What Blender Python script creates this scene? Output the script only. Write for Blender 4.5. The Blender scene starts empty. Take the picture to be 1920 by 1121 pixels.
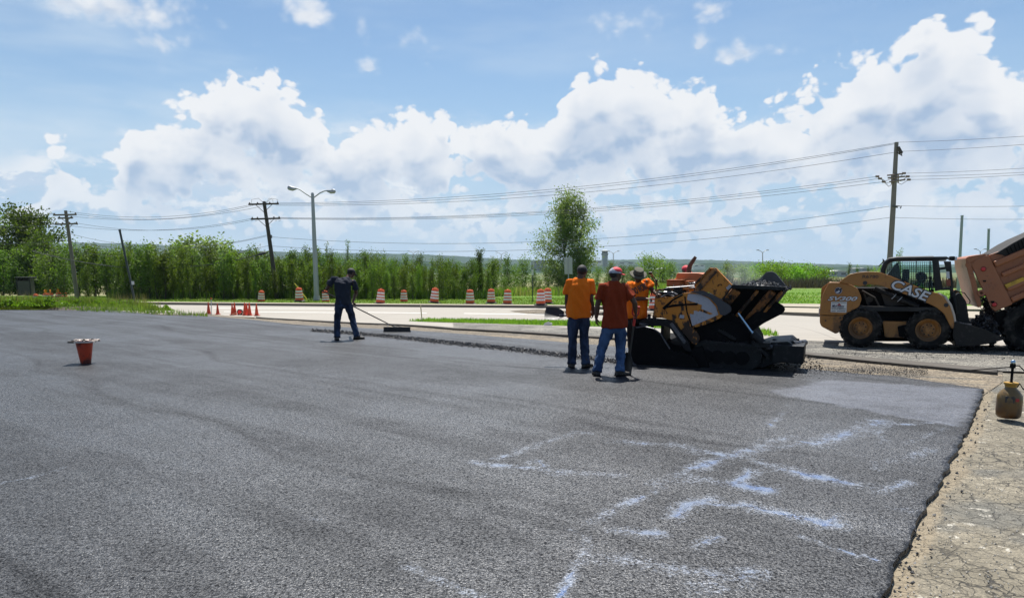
import bpy, bmesh, math, random
import numpy as np
from mathutils import Vector, Matrix, noise as mnoise
from mathutils.geometry import delaunay_2d_cdt
from mathutils.bvhtree import BVHTree
R = math.radians
SC = bpy.context.scene
COL = SC.collection
random.seed(7)
rng = np.random.default_rng(7)

# ------------------------------------------------------------------ camera
CAM_H = 1.75
FPX = 1360.0            # focal length in pixels of the 1920 px wide photograph
PITCH = R(7.75)
PPX, PPY = 960.0, 687.0 # principal point (the photograph is a crop)
cd = bpy.data.cameras.new('camera')
cam = bpy.data.objects.new('camera', cd); COL.objects.link(cam)
cd.sensor_fit = 'HORIZONTAL'; cd.sensor_width = 36.0
cd.lens = FPX / 1920.0 * 36.0
cd.shift_y = (PPY - 560.5) / 1920.0
cd.clip_start = 0.1; cd.clip_end = 30000.0
cam.location = (0, 0, CAM_H); cam.rotation_euler = (R(90) - PITCH, 0, 0)
SC.camera = cam

# ------------------------------------------------------------------ exposure
SC.view_settings.view_transform = 'Standard'
SC.view_settings.look = 'None'
SC.view_settings.gamma = 1.0
SC.view_settings.exposure = 0.74
SUN_EL, SUN_AZ = R(66), R(3)   # the sun stands high and ahead of the camera
sl = bpy.data.lights.new('sun', 'SUN'); sun = bpy.data.objects.new('sun', sl); COL.objects.link(sun)
sl.energy = 5.0; sl.angle = R(0.53); sl.color = (1.0, 0.955, 0.89)
_d = Vector((math.sin(SUN_AZ) * math.cos(SUN_EL), math.cos(SUN_AZ) * math.cos(SUN_EL), math.sin(SUN_EL)))
sun.rotation_euler = (-_d).to_track_quat('-Z', 'Y').to_euler()
sun.location = _d * 60

def ray(px, py):
    u = (px - PPX) / FPX; v = (PPY - py) / FPX
    return Vector((u, math.cos(PITCH) + v * math.sin(PITCH), -math.sin(PITCH) + v * math.cos(PITCH)))
def P(px, py, Y):
    """world point seen at pixel (px,py) standing at distance Y ahead"""
    r = ray(px, py); k = Y / r.y
    return Vector((r.x * k, Y, CAM_H + r.z * k))

# ------------------------------------------------------------------ node helpers
class V:
    """a float socket with arithmetic"""
    def __init__(s, g, sock): s.g, s.s = g, sock
    def _b(s, op, o, rev=False):
        return s.g.m(op, o, s) if rev else s.g.m(op, s, o)
    def __add__(s, o): return s._b('ADD', o)
    __radd__ = __add__
    def __mul__(s, o): return s._b('MULTIPLY', o)
    __rmul__ = __mul__
    def __sub__(s, o): return s._b('SUBTRACT', o)
    def __rsub__(s, o): return s._b('SUBTRACT', o, True)
    def __truediv__(s, o): return s._b('DIVIDE', o)
class NG:
    def __init__(s, nt): s.nt = nt; s.n = nt.nodes; s.l = nt.links
    def put(s, inp, v):
        if isinstance(v, V): v = v.s
        if hasattr(v, 'is_linked') or isinstance(v, bpy.types.NodeSocket): s.l.new(v, inp)
        elif v is not None:
            if isinstance(v, (tuple, list)) and hasattr(inp.default_value, '__len__') and len(inp.default_value) == 4 and len(v) == 3: v = (*v, 1)
            inp.default_value = v
    def node(s, t, **kw):
        n = s.n.new(t)
        for k, v in kw.items(): setattr(n, k, v)
        return n
    def m(s, op, a, b=None, c=None, clamp=False):
        n = s.n.new('ShaderNodeMath'); n.operation = op; n.use_clamp = clamp
        for i, x in enumerate((a, b, c)):
            if x is not None: s.put(n.inputs[i], x)
        return V(s, n.outputs[0])
    def sm(s, x, lo, hi, a=0.0, b=1.0):
        n = s.n.new('ShaderNodeMapRange'); n.interpolation_type = 'SMOOTHSTEP'
        s.put(n.inputs['Value'], x)
        n.inputs['From Min'].default_value = lo; n.inputs['From Max'].default_value = hi
        n.inputs['To Min'].default_value = a; n.inputs['To Max'].default_value = b
        return V(s, n.outputs[0])
    def lin(s, x, lo, hi, a=0.0, b=1.0):
        n = s.n.new('ShaderNodeMapRange'); n.clamp = True
        s.put(n.inputs['Value'], x)
        n.inputs['From Min'].default_value = lo; n.inputs['From Max'].default_value = hi
        n.inputs['To Min'].default_value = a; n.inputs['To Max'].default_value = b
        return V(s, n.outputs[0])
    def noise(s, vec, scale, detail=4, rough=.5, dist=0.0, dim='3D'):
        n = s.n.new('ShaderNodeTexNoise'); n.noise_dimensions = dim
        if vec is not None: s.put(n.inputs['Vector'], vec)
        n.inputs['Scale'].default_value = scale; n.inputs['Detail'].default_value = detail
        n.inputs['Roughness'].default_value = rough; n.inputs['Distortion'].default_value = dist
        return V(s, n.outputs[0])
    def noisecol(s, vec, scale, detail=4, rough=.5, dim='3D'):
        n = s.noise(vec, scale, detail, rough, dim=dim).s.node
        return n.outputs['Color']
    def voro(s, vec, scale, feature='F1', out='Distance', detail=0.0, rand=1.0, dim='3D', metric='EUCLIDEAN'):
        n = s.n.new('ShaderNodeTexVoronoi'); n.feature = feature; n.voronoi_dimensions = dim
        if feature != 'DISTANCE_TO_EDGE': n.distance = metric
        if vec is not None: s.put(n.inputs['Vector'], vec)
        n.inputs['Scale'].default_value = scale; n.inputs['Randomness'].default_value = rand
        n.inputs['Detail'].default_value = detail
        o = n.outputs[out]
        return o if out == 'Color' else V(s, o)
    def comb(s, x, y, z=0.0):
        n = s.n.new('ShaderNodeCombineXYZ')
        for i, a in enumerate((x, y, z)): s.put(n.inputs[i], a)
        return n.outputs[0]
    def sep(s, v):
        n = s.n.new('ShaderNodeSeparateXYZ'); s.put(n.inputs[0], v)
        return [V(s, o) for o in n.outputs]
    def vm(s, op, a, b=None, scale=None):
        n = s.n.new('ShaderNodeVectorMath'); n.operation = op
        s.put(n.inputs[0], a)
        if b is not None: s.put(n.inputs[1], b)
        if scale is not None: s.put(n.inputs['Scale'], scale)
        return n.outputs[0]
    def mix(s, f, a, b, blend='MIX'):
        n = s.n.new('ShaderNodeMix'); n.data_type = 'RGBA'; n.blend_type = blend; n.clamp_factor = True
        s.put(n.inputs[0], f); s.put(n.inputs[6], a); s.put(n.inputs[7], b)
        return n.outputs[2]
    def bump(s, h, strength=.3, dist=.01, normal=None):
        n = s.n.new('ShaderNodeBump'); s.put(n.inputs['Height'], h)
        n.inputs['Strength'].default_value = strength; n.inputs['Distance'].default_value = dist
        if normal is not None: s.put(n.inputs['Normal'], normal)
        return n.outputs[0]

SC.cycles.max_bounces = 6; SC.cycles.diffuse_bounces = 2; SC.cycles.glossy_bounces = 2; SC.cycles.transparent_max_bounces = 8
SC.cycles.transmission_bounces = 3; SC.cycles.volume_bounces = 0
# ------------------------------------------------------------------ world: sky and clouds
def px_ae(px, py):
    r = ray(px, py).normalized()
    return math.atan2(r.x, r.y), math.asin(r.z)
W = bpy.data.worlds.new('World'); SC.world = W; W.use_nodes = True
g = NG(W.node_tree); g.n.clear()
sky = g.node('ShaderNodeTexSky', sky_type='NISHITA', sun_disc=False, sun_elevation=SUN_EL, sun_rotation=SUN_AZ)
sky.altitude = 200; sky.air_density = 1.0; sky.dust_density = 0.6; sky.ozone_density = 2.5
SKY_STRENGTH = 0.12
tc = g.node('ShaderNodeTexCoord')
dx, dy, dz = g.sep(tc.outputs['Generated'])
az = g.m('ARCTAN2', dx, dy); el = g.m('ARCSINE', dz)
TOP = [(-900,230),(-500,190),(-200,250),(0,285),(55,262),(110,232),(168,262),(205,262),(243,160),(300,138),(345,148),(385,92),(430,84),(480,98),(560,116),(605,150),(625,205),
       (660,182),(712,158),(765,150),(810,160),(862,172),(905,156),(965,176),(1003,205),(1055,165),(1102,100),(1180,104),(1262,110),(1325,118),(1350,150),(1385,152),(1440,128),(1520,112),
       (1585,90),(1650,52),(1725,28),(1800,2),(1862,18),(1885,70),(1925,78),(2000,20),(2200,-40),(2600,60)]
fc = g.node('ShaderNodeFloatCurve')
crv = fc.mapping.curves[0]
pts = sorted((((px_ae(a, b)[0] + 1.1) / 2.2, px_ae(a, b)[1]) for a, b in TOP))
pts = [(0.0, .2)] + pts + [(1.0, .25)]
while len(crv.points) < len(pts): crv.points.new(.5, .5)
for p_, (x, y) in zip(crv.points, pts): p_.location = (x, y); p_.handle_type = 'AUTO'
fc.mapping.update()
g.put(fc.inputs['Value'], (az + 1.1) * (1 / 2.2))
eltop = V(g, fc.outputs[0])
# loose small clouds: pixel centre, half widths, weight
BL = [(190, 8, 150, 34, 1.0), (290, 78, 50, 16, .9), (440, 35, 60, 22, .45), (585, 22, 52, 26, .95), (680, 48, 22, 28, .9), (765, 80, 42, 26, .85), (820, 95, 45, 12, .7), (695, 130, 28, 18, .8),
      (800,125,40,12,.5), (1180, 52, 60, 24, .95), (1345, 16, 34, 20, .95), (1316, 92, 16, 28, .9), (1415, 100, 62, 15, .9), (1230, 50, 24, 22, .6), (258, 240, 30, 14, .5)]
qn = g.comb(az, el * 1.25, 3.7)
w1 = g.noisecol(qn, 9, 3, .5)
warp = g.vm('SCALE', g.vm('SUBTRACT', w1, (.5, .5, .5)), scale=.045)
def density(off, fine=True):
    q = g.vm('ADD', g.vm('ADD', qn, (0, off * 1.25, 0)), warp)
    n1 = g.noise(q, 7.5, 9 if fine else 4, .60) - .5
    b1 = .42 - g.voro(q, 19, detail=2.0 if fine else 0.0)
    e = el + off
    bank = g.m('MINIMUM', (eltop + .012 - e) * 17.0, 1.45)
    # below the towers the clouds break up towards the horizon
    bank = bank - g.sm(e, .17, .08) * .62 - g.sm(e, .06, .012) * .1
    r = g.m('MAXIMUM', bank, blob) + n1 * 2.2 + b1 * .95
    if fine: r = r + (.42 - g.voro(q, 55, detail=1.0)) * .45
    return r
blob = None
for cx, cy, rx, ry, wt in BL:
    a0, e0 = px_ae(cx, cy); k = 1.45 / FPX
    ex = (az - a0) * (1 / (rx * k)); ey = (el - e0) * (1 / (ry * k))
    d = g.m('MULTIPLY', g.m('EXPONENT', (ex * ex + ey * ey) * -1.0), 1.55 * wt)
    blob = d if blob is None else g.m('MAXIMUM', blob, d)
blob = blob - .50
D0 = density(0.0)
D1 = density(.034, False)
M0 = density(0.0, False)
M2 = density(.014, False)
hi = g.sm(el - eltop, -.01, .035)
cover = g.m('ADD', g.sm(D0, .04, .27) * (1.0 - hi), g.sm(D0, -.35, .85) * hi)
soft = g.noise(g.vm('ADD', qn, warp), 6.5, 3, .5)
lit = g.sm(M2 - M0, -.10, .42)
shade_ = g.sm(D1, .3, 1.8) * .60 + lit * g.sm(D0, .12, .7) * .55 + g.sm(soft, .42, .62) * g.sm(D0, .4, 1.2) * .30 - .04
ccol = g.mix(shade_, (.96, .975, 1.0), (.42, .55, .75))
lo = g.sm(el, .17, .01)
ccol = g.mix(lo * .50, ccol, (.60, .74, .90))
skyc = g.vm('SCALE', sky.outputs[0], scale=SKY_STRENGTH)
# the air near the horizon is pale blue over a humid plain
# the half of the sky under the sun is bright with forward scatter and cloud; the unseen half opposite is darkened and cleared to weaken the fill
front = g.sm(g.m('COSINE', az), -.25, .62)
skyc = g.mix(g.sm(el, .30, .02) * .92, g.vm('MULTIPLY', skyc, (.98, 1.06, 1.06)), g.mix(front, (.20, .32, .52), (.46, .64, .86)))
veil = g.sm(g.noise(g.comb(az * .8, el * 3.5, 1.3), 3.2, 4, .6), .36, .70) * .58 * g.sm(az, .35, -.55, .25, 1.0) * g.sm(az, -1.6, -.9)
skyc = g.mix(veil, skyc, (.72, .84, .95))
q2 = g.vm('ADD', g.comb(az, el * 2.1, 9.1), warp); q3 = g.vm('ADD', q2, (0, .028, 0))
na = g.noise(q2, 8.5, 9, .62); nb = g.noise(q3, 8.5, 9, .62)
low = g.sm(na, .455, .60) * g.sm(eltop - el, -.01, .03) * g.sm(el, .22, .13) * g.sm(el, .02, .07, .25, 1.0) * .82
c2 = g.mix(g.sm(nb - na, -.035, .035) * .8 + g.sm(el, .10, .02) * .2, (.95, .97, 1.0), (.52, .66, .85))
ccol = g.mix(cover, c2, ccol); cover = g.m('MAXIMUM', cover, low)
fin = g.mix(cover * g.sm(el, .0, .07, .25, .96) * g.lin(front, 0, 1, .12, 1), skyc, ccol)
bg = g.node('ShaderNodeBackground'); g.put(bg.inputs['Color'], fin); bg.inputs['Strength'].default_value = .56
wo = g.node('ShaderNodeOutputWorld'); g.l.new(bg.outputs[0], wo.inputs['Surface'])
W.cycles.sampling_method = 'MANUAL'; W.cycles.sample_map_resolution = 512

# ------------------------------------------------------------------ terrain height
def ss(a, b, x):
    t = min(1.0, max(0.0, (x - a) / (b - a))); return t * t * (3 - 2 * t)
def gz(x, y):
    k = ss(-6.0, -15.0, x)
    y0 = 19.0 + 11.0 * k; y1 = 36.0
    z = -0.70 * ss(y0, y1, y)
    z -= 1.5 * ss(56, 190, y) + 6.0 * ss(190, 900, y) + 9.0 * ss(900, 3500, y)
    if y > 62: z -= 3.0 * ss(62, 130, y) * ss(10.0, -5.0, x / max(y, 1) * 60)
    return z
def G(px, py, dz=0.0):
    """world point where the pixel's ray meets the terrain"""
    r = ray(px, py); t = 0.5; step = .25
    o = Vector((0, 0, CAM_H))
    while t < 9000:
        p = o + r * t
        if p.z <= gz(p.x, p.y): break
        t += step; step = max(.25, t * .01)
    lo_, hi_ = t - step, t
    for _ in range(30):
        mm = (lo_ + hi_) / 2; p = o + r * mm
        if p.z <= gz(p.x, p.y): hi_ = mm
        else: lo_ = mm
    p = o + r * hi_
    return Vector((p.x, p.y, gz(p.x, p.y) + dz))

# ------------------------------------------------------------------ object helpers
def link(o, parent=None):
    COL.objects.link(o)
    if parent is not None: o.parent = parent
    return o
def tag(o, label=None, cat=None, group=None, kind=None):
    if label: o['label'] = label
    if cat: o['category'] = cat
    if group: o['group'] = group
    if kind: o['kind'] = kind
    return o
def empty(name, loc, rz=0.0, label=None, cat=None, group=None):
    o = bpy.data.objects.new(name, None); link(o)
    o.location = loc; o.rotation_euler = (0, 0, rz); o.empty_display_size = .2
    return tag(o, label, cat, group)
def copy_tree(o, parent=None):
    c = o.copy(); COL.objects.link(c); c.parent = parent
    for ch in list(o.children): copy_tree(ch, c)
    return c

class MB:
    def __init__(s): s.v = []; s.f = []; s.mi = []; s.cur = 0
    def add(s, vs, fs):
        b = len(s.v); s.v.extend([tuple(x) for x in vs])
        for f in fs: s.f.append(tuple(b + i for i in f)); s.mi.append(s.cur)
    def box(s, c, size, rot=None):
        hx, hy, hz = size[0] / 2, size[1] / 2, size[2] / 2
        vs = [Vector((sx * hx, sy * hy, sz * hz)) for sx in (-1, 1) for sy in (-1, 1) for sz in (-1, 1)]
        if rot is not None: vs = [rot @ v for v in vs]
        c = Vector(c); vs = [c + v for v in vs]
        s.add(vs, [(0, 1, 3, 2), (4, 6, 7, 5), (0, 4, 5, 1), (2, 3, 7, 6), (0, 2, 6, 4), (1, 5, 7, 3)])
    def bar(s, a, b, w, h, up=(0, 0, 1)):
        """box beam from a to b, w across and h along up"""
        a = Vector(a); b = Vector(b); d = (b - a); L = d.length; d.normalize()
        u = Vector(up); sd = d.cross(u)
        if sd.length < 1e-4: sd = d.cross(Vector((1, 0, 0)))
        sd.normalize(); u = sd.cross(d)
        vs = [e + sd * (w / 2 * i) + u * (h / 2 * j) for e in (a, b) for i in (-1, 1) for j in (-1, 1)]
        s.add(vs, [(0, 1, 3, 2), (4, 6, 7, 5), (0, 4, 5, 1), (2, 3, 7, 6), (0, 2, 6, 4), (1, 5, 7, 3)])
    def prism(s, front, back):
        """closed solid between two matching outlines (lists of 3-D points)"""
        n = len(front); vs = list(front) + list(back)
        fs = [tuple(range(n)), tuple(reversed(range(n, 2 * n)))]
        for i in range(n):
            j = (i + 1) % n; fs.append((i, i + n, j + n, j))
        s.add(vs, fs)
    def loft(s, rings, n=16, cap=True, power=2.0):
        vs = []; fs = []
        for c, a, b in rings:
            c = Vector(c); a = Vector(a); b = Vector(b)
            for k in range(n):
                t = 2 * math.pi * k / n; ct, st = math.cos(t), math.sin(t)
                if power != 2.0:
                    ct = math.copysign(abs(ct) ** (2 / power), ct); st = math.copysign(abs(st) ** (2 / power), st)
                vs.append(c + a * ct + b * st)
        m = len(rings)
        for i in range(m - 1):
            for k in range(n):
                j = (k + 1) % n
                fs.append((i * n + k, i * n + j, (i + 1) * n + j, (i + 1) * n + k))
        if cap:
            vs.append(Vector(rings[0][0])); vs.append(Vector(rings[-1][0])); a0 = m * n
            for k in range(n):
                j = (k + 1) % n
                fs.append((a0, j, k)); fs.append((a0 + 1, (m - 1) * n + k, (m - 1) * n + j))
        s.add(vs, fs)
    def tube(s, pts, rad, n=10, cap=True, round_=False):
        pts = [Vector(p) for p in pts]
        if not hasattr(rad, '__len__'): rad = [rad] * len(pts)
        rad = list(rad)
        if round_:
            d0 = (pts[0] - pts[1]).normalized(); d1 = (pts[-1] - pts[-2]).normalized()
            r0 = rad[0] if not hasattr(rad[0], '__len__') else max(rad[0]); r1 = rad[-1] if not hasattr(rad[-1], '__len__') else max(rad[-1])
            sc = lambda r, k: r * k if not hasattr(r, '__len__') else (r[0] * k, r[1] * k)
            pts = [pts[0] + d0 * r0 * .9, pts[0] + d0 * r0 * .55] + pts + [pts[-1] + d1 * r1 * .55, pts[-1] + d1 * r1 * .9]
            rad = [sc(rad[0], .4), sc(rad[0], .8)] + rad + [sc(rad[-1], .8), sc(rad[-1], .4)]
        rings = []; prev = None
        for i, p in enumerate(pts):
            if i == 0: d = pts[1] - pts[0]
            elif i == len(pts) - 1: d = pts[-1] - pts[-2]
            else: d = (pts[i + 1] - pts[i]).normalized() + (pts[i] - pts[i - 1]).normalized()
            d.normalize()
            if prev is None:
                a = d.cross(Vector((0, 1, 0)))
                if a.length < .1: a = d.cross(Vector((1, 0, 0)))
            else: a = prev - d * prev.dot(d)
            a.normalize(); prev = a; b = d.cross(a)
            r = rad[i]
            if not hasattr(r, '__len__'): r = (r, r)
            rings.append((p, a * r[0], b * r[1]))
        s.loft(rings, n, cap)
    def lathe(s, prof, c=(0, 0, 0), n=24, axis=(0, 0, 1), cap=True):
        """prof: list of (radius, height)"""
        ax = Vector(axis).normalized(); a = ax.orthogonal().normalized(); b = ax.cross(a); c = Vector(c)
        s.loft([(c + ax * h, a * max(r, 1e-4), b * max(r, 1e-4)) for r, h in prof], n, cap)
    def ball(s, c, r, n=14, m=9, rot=None):
        if not hasattr(r, '__len__'): r = (r, r, r)
        rings = []
        for i in range(m + 1):
            t = -math.pi / 2 + math.pi * i / m
            k = max(math.cos(t), 1e-3); z = math.sin(t)
            cc = Vector((0, 0, z * r[2])); a = Vector((r[0] * k, 0, 0)); b = Vector((0, r[1] * k, 0))
            if rot is not None: cc = rot @ cc; a = rot @ a; b = rot @ b
            rings.append((Vector(c) + cc, a, b))
        s.loft(rings, n)
    def mesh(s, name):
        me = bpy.data.meshes.new(name); me.from_pydata(s.v, [], s.f); me.update(); return me
    def build(s, name, mats, parent=None, smooth=None, bevel=None, recalc=True):
        me = s.mesh(name)
        if not isinstance(mats, (list, tuple)): mats = [mats]
        for m_ in mats: me.materials.append(m_)
        if len(mats) > 1: me.polygons.foreach_set('material_index', s.mi)
        if recalc:
            bm = bmesh.new(); bm.from_mesh(me); bmesh.ops.recalc_face_normals(bm, faces=bm.faces); bm.to_mesh(me); bm.free()
        o = bpy.data.objects.new(name, me); link(o, parent)
        if smooth is not None: shade(o, smooth)
        if bevel:
            md = o.modifiers.new('bevel', 'BEVEL'); md.width = bevel; md.segments = 2; md.limit_method = 'ANGLE'; md.angle_limit = R(35)
        return o
def shade(o, ang):
    me = o.data
    me.polygons.foreach_set('use_smooth', [True] * len(me.polygons))
    if ang < 180: me.set_sharp_from_angle(angle=R(ang))
def arr_mesh(name, verts, faces_flat, per, mats, parent=None, smooth=False):
    """big mesh from numpy arrays, all faces with per corners"""
    me = bpy.data.meshes.new(name)
    nf = len(faces_flat) // per
    me.vertices.add(len(verts)); me.vertices.foreach_set('co', np.asarray(verts, dtype=np.float32).ravel())
    me.loops.add(len(faces_flat)); me.loops.foreach_set('vertex_index', np.asarray(faces_flat, dtype=np.int32))
    me.polygons.add(nf); me.polygons.foreach_set('loop_start', np.arange(nf, dtype=np.int32) * per)
    me.polygons.foreach_set('loop_total', np.full(nf, per, dtype=np.int32))
    if smooth: me.polygons.foreach_set('use_smooth', [True] * nf)
    me.update(calc_edges=True); me.validate()
    for m_ in (mats if isinstance(mats, (list, tuple)) else [mats]): me.materials.append(m_)
    o = bpy.data.objects.new(name, me); link(o, parent)
    return o

# ------------------------------------------------------------------ materials
def new_mat(name):
    m_ = bpy.data.materials.new(name); m_.use_nodes = True
    g = NG(m_.node_tree); g.n.clear()
    out = g.node('ShaderNodeOutputMaterial'); b = g.node('ShaderNodeBsdfPrincipled')
    g.l.new(b.outputs[0], out.inputs['Surface'])
    g.b = b; g.out = out; g.tc = g.node('ShaderNodeTexCoord')
    return m_, g
def simple(name, col, rough=.6, metal=0.0, var=.15, scale=8.0, dirt=None, dirt_amt=.5, dirt_scale=3.0, bump=.0, bscale=60.0, spec=.5, dirt_lo=.48, dirt_hi=.62, coord='Object'):
    """painted / rubber / cloth surface: colour that wanders a little, dirt patches, fine bump"""
    m_, g = new_mat(name); co = g.tc.outputs[coord]
    n = g.noise(co, scale, 5, .6)
    c = g.mix(n, tuple(x * (1 - var) for x in col), tuple(min(1, x * (1 + var)) for x in col))
    rg = g.lin(n, .3, .7, max(.02, rough - .08), min(1, rough + .08))
    if dirt is not None:
        dn = g.sm(g.noise(co, dirt_scale, 8, .68), dirt_lo, dirt_hi) * dirt_amt
        c = g.mix(dn, c, dirt); rg = g.m('MAXIMUM', rg, dn * .8)
    g.put(g.b.inputs['Base Color'], c); g.put(g.b.inputs['Roughness'], rg)
    g.b.inputs['Metallic'].default_value = metal; g.b.inputs['Specular IOR Level'].default_value = spec
    if bump: g.put(g.b.inputs['Normal'], g.bump(g.noise(co, bscale, 4, .6), bump, .01))
    return m_
# ================================================================== GROUND AND ROADS
def world_xy(g):
    geo = g.node('ShaderNodeNewGeometry'); return geo.outputs['Position']
def axis_co(g, pos, ang, sx, sy):
    """world position turned by ang and scaled, for marks that run one way"""
    x, y, z = g.sep(pos); c, s = math.cos(ang), math.sin(ang)
    return g.comb((x * c + y * s) * sx, (y * c - x * s) * sy, 0.0)

# --- fresh asphalt
m_asphalt, g = new_mat('fresh_asphalt')
pos = world_xy(g)
far = g.lin(g.sep(pos)[1], 5, 22)
PAVE = R(-41)
st = g.noise(axis_co(g, pos, PAVE, .10, .9), 1.0, 5, .6, .4)
big = g.noise(pos, .45, 4, .55)
mid = g.noise(pos, 2.6, 4, .6)
v1 = g.voro(pos, 78, out='Color'); v1r, v1g, v1b = g.sep(v1)
d1 = g.voro(pos, 78)
d2 = g.voro(pos, 170)
fine = g.noise(pos, 260, 2, .6)
base = g.mix(g.sm(v1r, .35, .95), (.020, .021, .023), (.105, .105, .108))
base = g.mix(g.sm(v1g, .93, .99), base, (.34, .34, .35))
base = g.mix(g.sm(v1b, .0, .22), (.008, .008, .009), base)
wob = g.noise(axis_co(g, pos, PAVE, .16, .16), 1.0, 2, .5)
xa, ya, za = g.sep(axis_co(g, pos, PAVE, 1, 1))
ln = g.m('ABSOLUTE', g.m('FRACT', (ya + (wob - .5) * 3.0) * (1 / 2.7)) - .5)
patch = g.sm(st, .44, .57) * .45 + g.sm(big, .42, .60) * .35 + g.sm(mid, .35, .65) * .2 - g.sm(ln, .055, .0) * .45 * g.sm(mid, .25, .55)
patch = g.m('MAXIMUM', patch * .55 + .30, 0.0)
gr1 = g.noise(pos, 58, 3, .78); gr2 = g.noise(pos, 20, 4, .75)
base = g.mix(g.sm(gr1, .40, .60), g.mix(.62, base, (.006, .006, .007)), g.mix(.22, base, (.14, .14, .145)))
base = g.mix(g.sm(gr2, .36, .64) , g.mix(.38, base, (.008, .008, .009)), base)
base = g.mix(patch, g.mix(.60, base, (.008, .008, .009)), g.mix(.22, base, (.10, .101, .108)))
seam = g.sm(g.m('ABSOLUTE', g.noise(axis_co(g, pos, PAVE, .06, .55), 1.0, 3, .5, .3) - .5), .012, .0) * .6
base = g.mix(seam * g.sm(mid, .35, .6), base, (.010, .010, .011))
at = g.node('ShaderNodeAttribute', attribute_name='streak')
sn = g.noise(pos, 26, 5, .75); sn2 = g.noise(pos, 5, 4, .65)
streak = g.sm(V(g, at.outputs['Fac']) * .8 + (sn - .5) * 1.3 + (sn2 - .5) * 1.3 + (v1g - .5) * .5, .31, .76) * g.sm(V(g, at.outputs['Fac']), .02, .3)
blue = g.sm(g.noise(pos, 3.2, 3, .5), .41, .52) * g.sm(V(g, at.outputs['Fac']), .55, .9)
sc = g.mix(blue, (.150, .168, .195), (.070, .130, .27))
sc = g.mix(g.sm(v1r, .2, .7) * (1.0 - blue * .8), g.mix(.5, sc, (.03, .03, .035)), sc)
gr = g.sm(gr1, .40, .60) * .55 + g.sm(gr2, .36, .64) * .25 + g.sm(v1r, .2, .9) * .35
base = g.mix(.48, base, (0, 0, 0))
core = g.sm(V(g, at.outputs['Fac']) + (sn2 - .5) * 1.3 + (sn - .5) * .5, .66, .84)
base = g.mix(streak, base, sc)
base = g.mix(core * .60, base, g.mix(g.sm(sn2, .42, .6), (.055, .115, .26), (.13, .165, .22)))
at2 = g.node('ShaderNodeAttribute', attribute_name='fresh')
base = g.mix(V(g, at2.outputs['Fac']) * g.sm(v1b, .0, .9, .35, .8) * g.sm(mid, .2, .6, .5, 1), base, (.12, .127, .145))
g.put(g.b.inputs['Base Color'], g.vm('MULTIPLY', base, (.97, .985, 1.04)))
g.b.inputs['Specular Tint'].default_value = (.97, .985, 1.0, 1)
g.put(g.b.inputs['Roughness'], g.m('SUBTRACT', g.lin(patch, .2, .8, .55, .42), streak * .06))
g.put(g.b.inputs['Specular IOR Level'], g.m('MAXIMUM', g.lin(gr, .15, .95, .02, 1.08) * g.lin(patch, .2, .8, .45, 1.1), streak * .5))
h = (d1 * -.9) + (d2 * -.35) + fine * .12
g.put(g.b.inputs['Normal'], g.bump(h, .55, .009))

# --- old cracked asphalt
m_old, g = new_mat('old_cracked_asphalt'); pos = world_xy(g)
w = g.vm('ADD', pos, g.vm('SCALE', g.vm('SUBTRACT', g.noisecol(pos, 3.0, 4, .6), (.5, .5, .5)), scale=.30))
crk = g.voro(w, 3.6, 'DISTANCE_TO_EDGE'); crk2 = g.voro(w, 9.5, 'DISTANCE_TO_EDGE'); crk3 = g.voro(w, 21, 'DISTANCE_TO_EDGE')
n1 = g.noise(pos, 1.6, 6, .65); n2 = g.noise(pos, 35, 4, .7)
vc = g.sep(g.voro(pos, 85, out='Color'))[0]
c = g.mix(g.sm(n1, .35, .65), (.165, .144, .102), (.31, .272, .20))
c = g.mix(g.sm(g.noise(pos, .9, 4, .6), .5, .64) * .65, c, (.10, .105, .10))
c = g.mix(g.sm(vc, .25, .95), g.mix(.45, c, (.06, .055, .045)), c)
c = g.mix(g.sm(g.noise(pos, 7, 5, .7), .60, .68), c, (.50, .47, .40))
eg = g.sm(V(g, g.node('ShaderNodeAttribute', attribute_name='edge').outputs['Fac']) + (n1 - .5) * .6, .25, .6)
c = g.mix(eg * .85, c, g.mix(n2, (.17, .135, .085), (.30, .25, .175)))
cm = g.m('MAXIMUM', g.sm(crk, .030, .006), g.m('MAXIMUM', g.sm(crk2, .040, .010) * .85, g.sm(crk3, .05, .01) * g.sm(n1, .45, .6) * .6))
c = g.mix(cm * g.sm(n2, .25, .5) * (1.0 - eg * .8) * g.sm(g.noise(pos, 1.4, 4, .6), .40, .56, .08, 1.0), c, (.030, .027, .022))
g.put(g.b.inputs['Base Color'], c); g.b.inputs['Roughness'].default_value = .9
g.put(g.b.inputs['Normal'], g.bump((n2 * .5) + (vc * .5) - cm * 1.5, .8, .012))

# --- milled / torn ground strip, gravelly and brown
def gravel_mat(name, a, b, dark, k=.5):
    m_, g = new_mat(name); pos = world_xy(g)
    v = g.sep(g.voro(pos, 38, out='Color'))[0]; n = g.noise(pos, 1.3, 6, .65); n2 = g.noise(axis_co(g, pos, R(-14), .5, 5), 1.0, 5, .65)
    c = g.mix(g.sm(n, .35, .65), a, b)
    c = g.mix(g.sm(n2, .48, .62) * k, c, dark)
    c = g.mix(g.sm(v, .1, .9), g.mix(.6, c, (.02, .02, .02)), g.mix(.15, c, (.5, .48, .42)))
    g.put(g.b.inputs['Base Color'], c); g.b.inputs['Roughness'].default_value = .92
    g.put(g.b.inputs['Normal'], g.bump(v * 1.0 + n2 * .6, .9, .03))
    return m_
m_milled = gravel_mat('milled_ground', (.14, .106, .066), (.26, .198, .120), (.05, .044, .036), .95)
m_gravel = gravel_mat('dark_gravel', (.12, .112, .098), (.27, .25, .205), (.045, .043, .040), .95)
m_joint = simple('joint_edge', (.070, .061, .050), .85, var=.4, scale=14, bump=.5, bscale=40, coord='Object')

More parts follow.
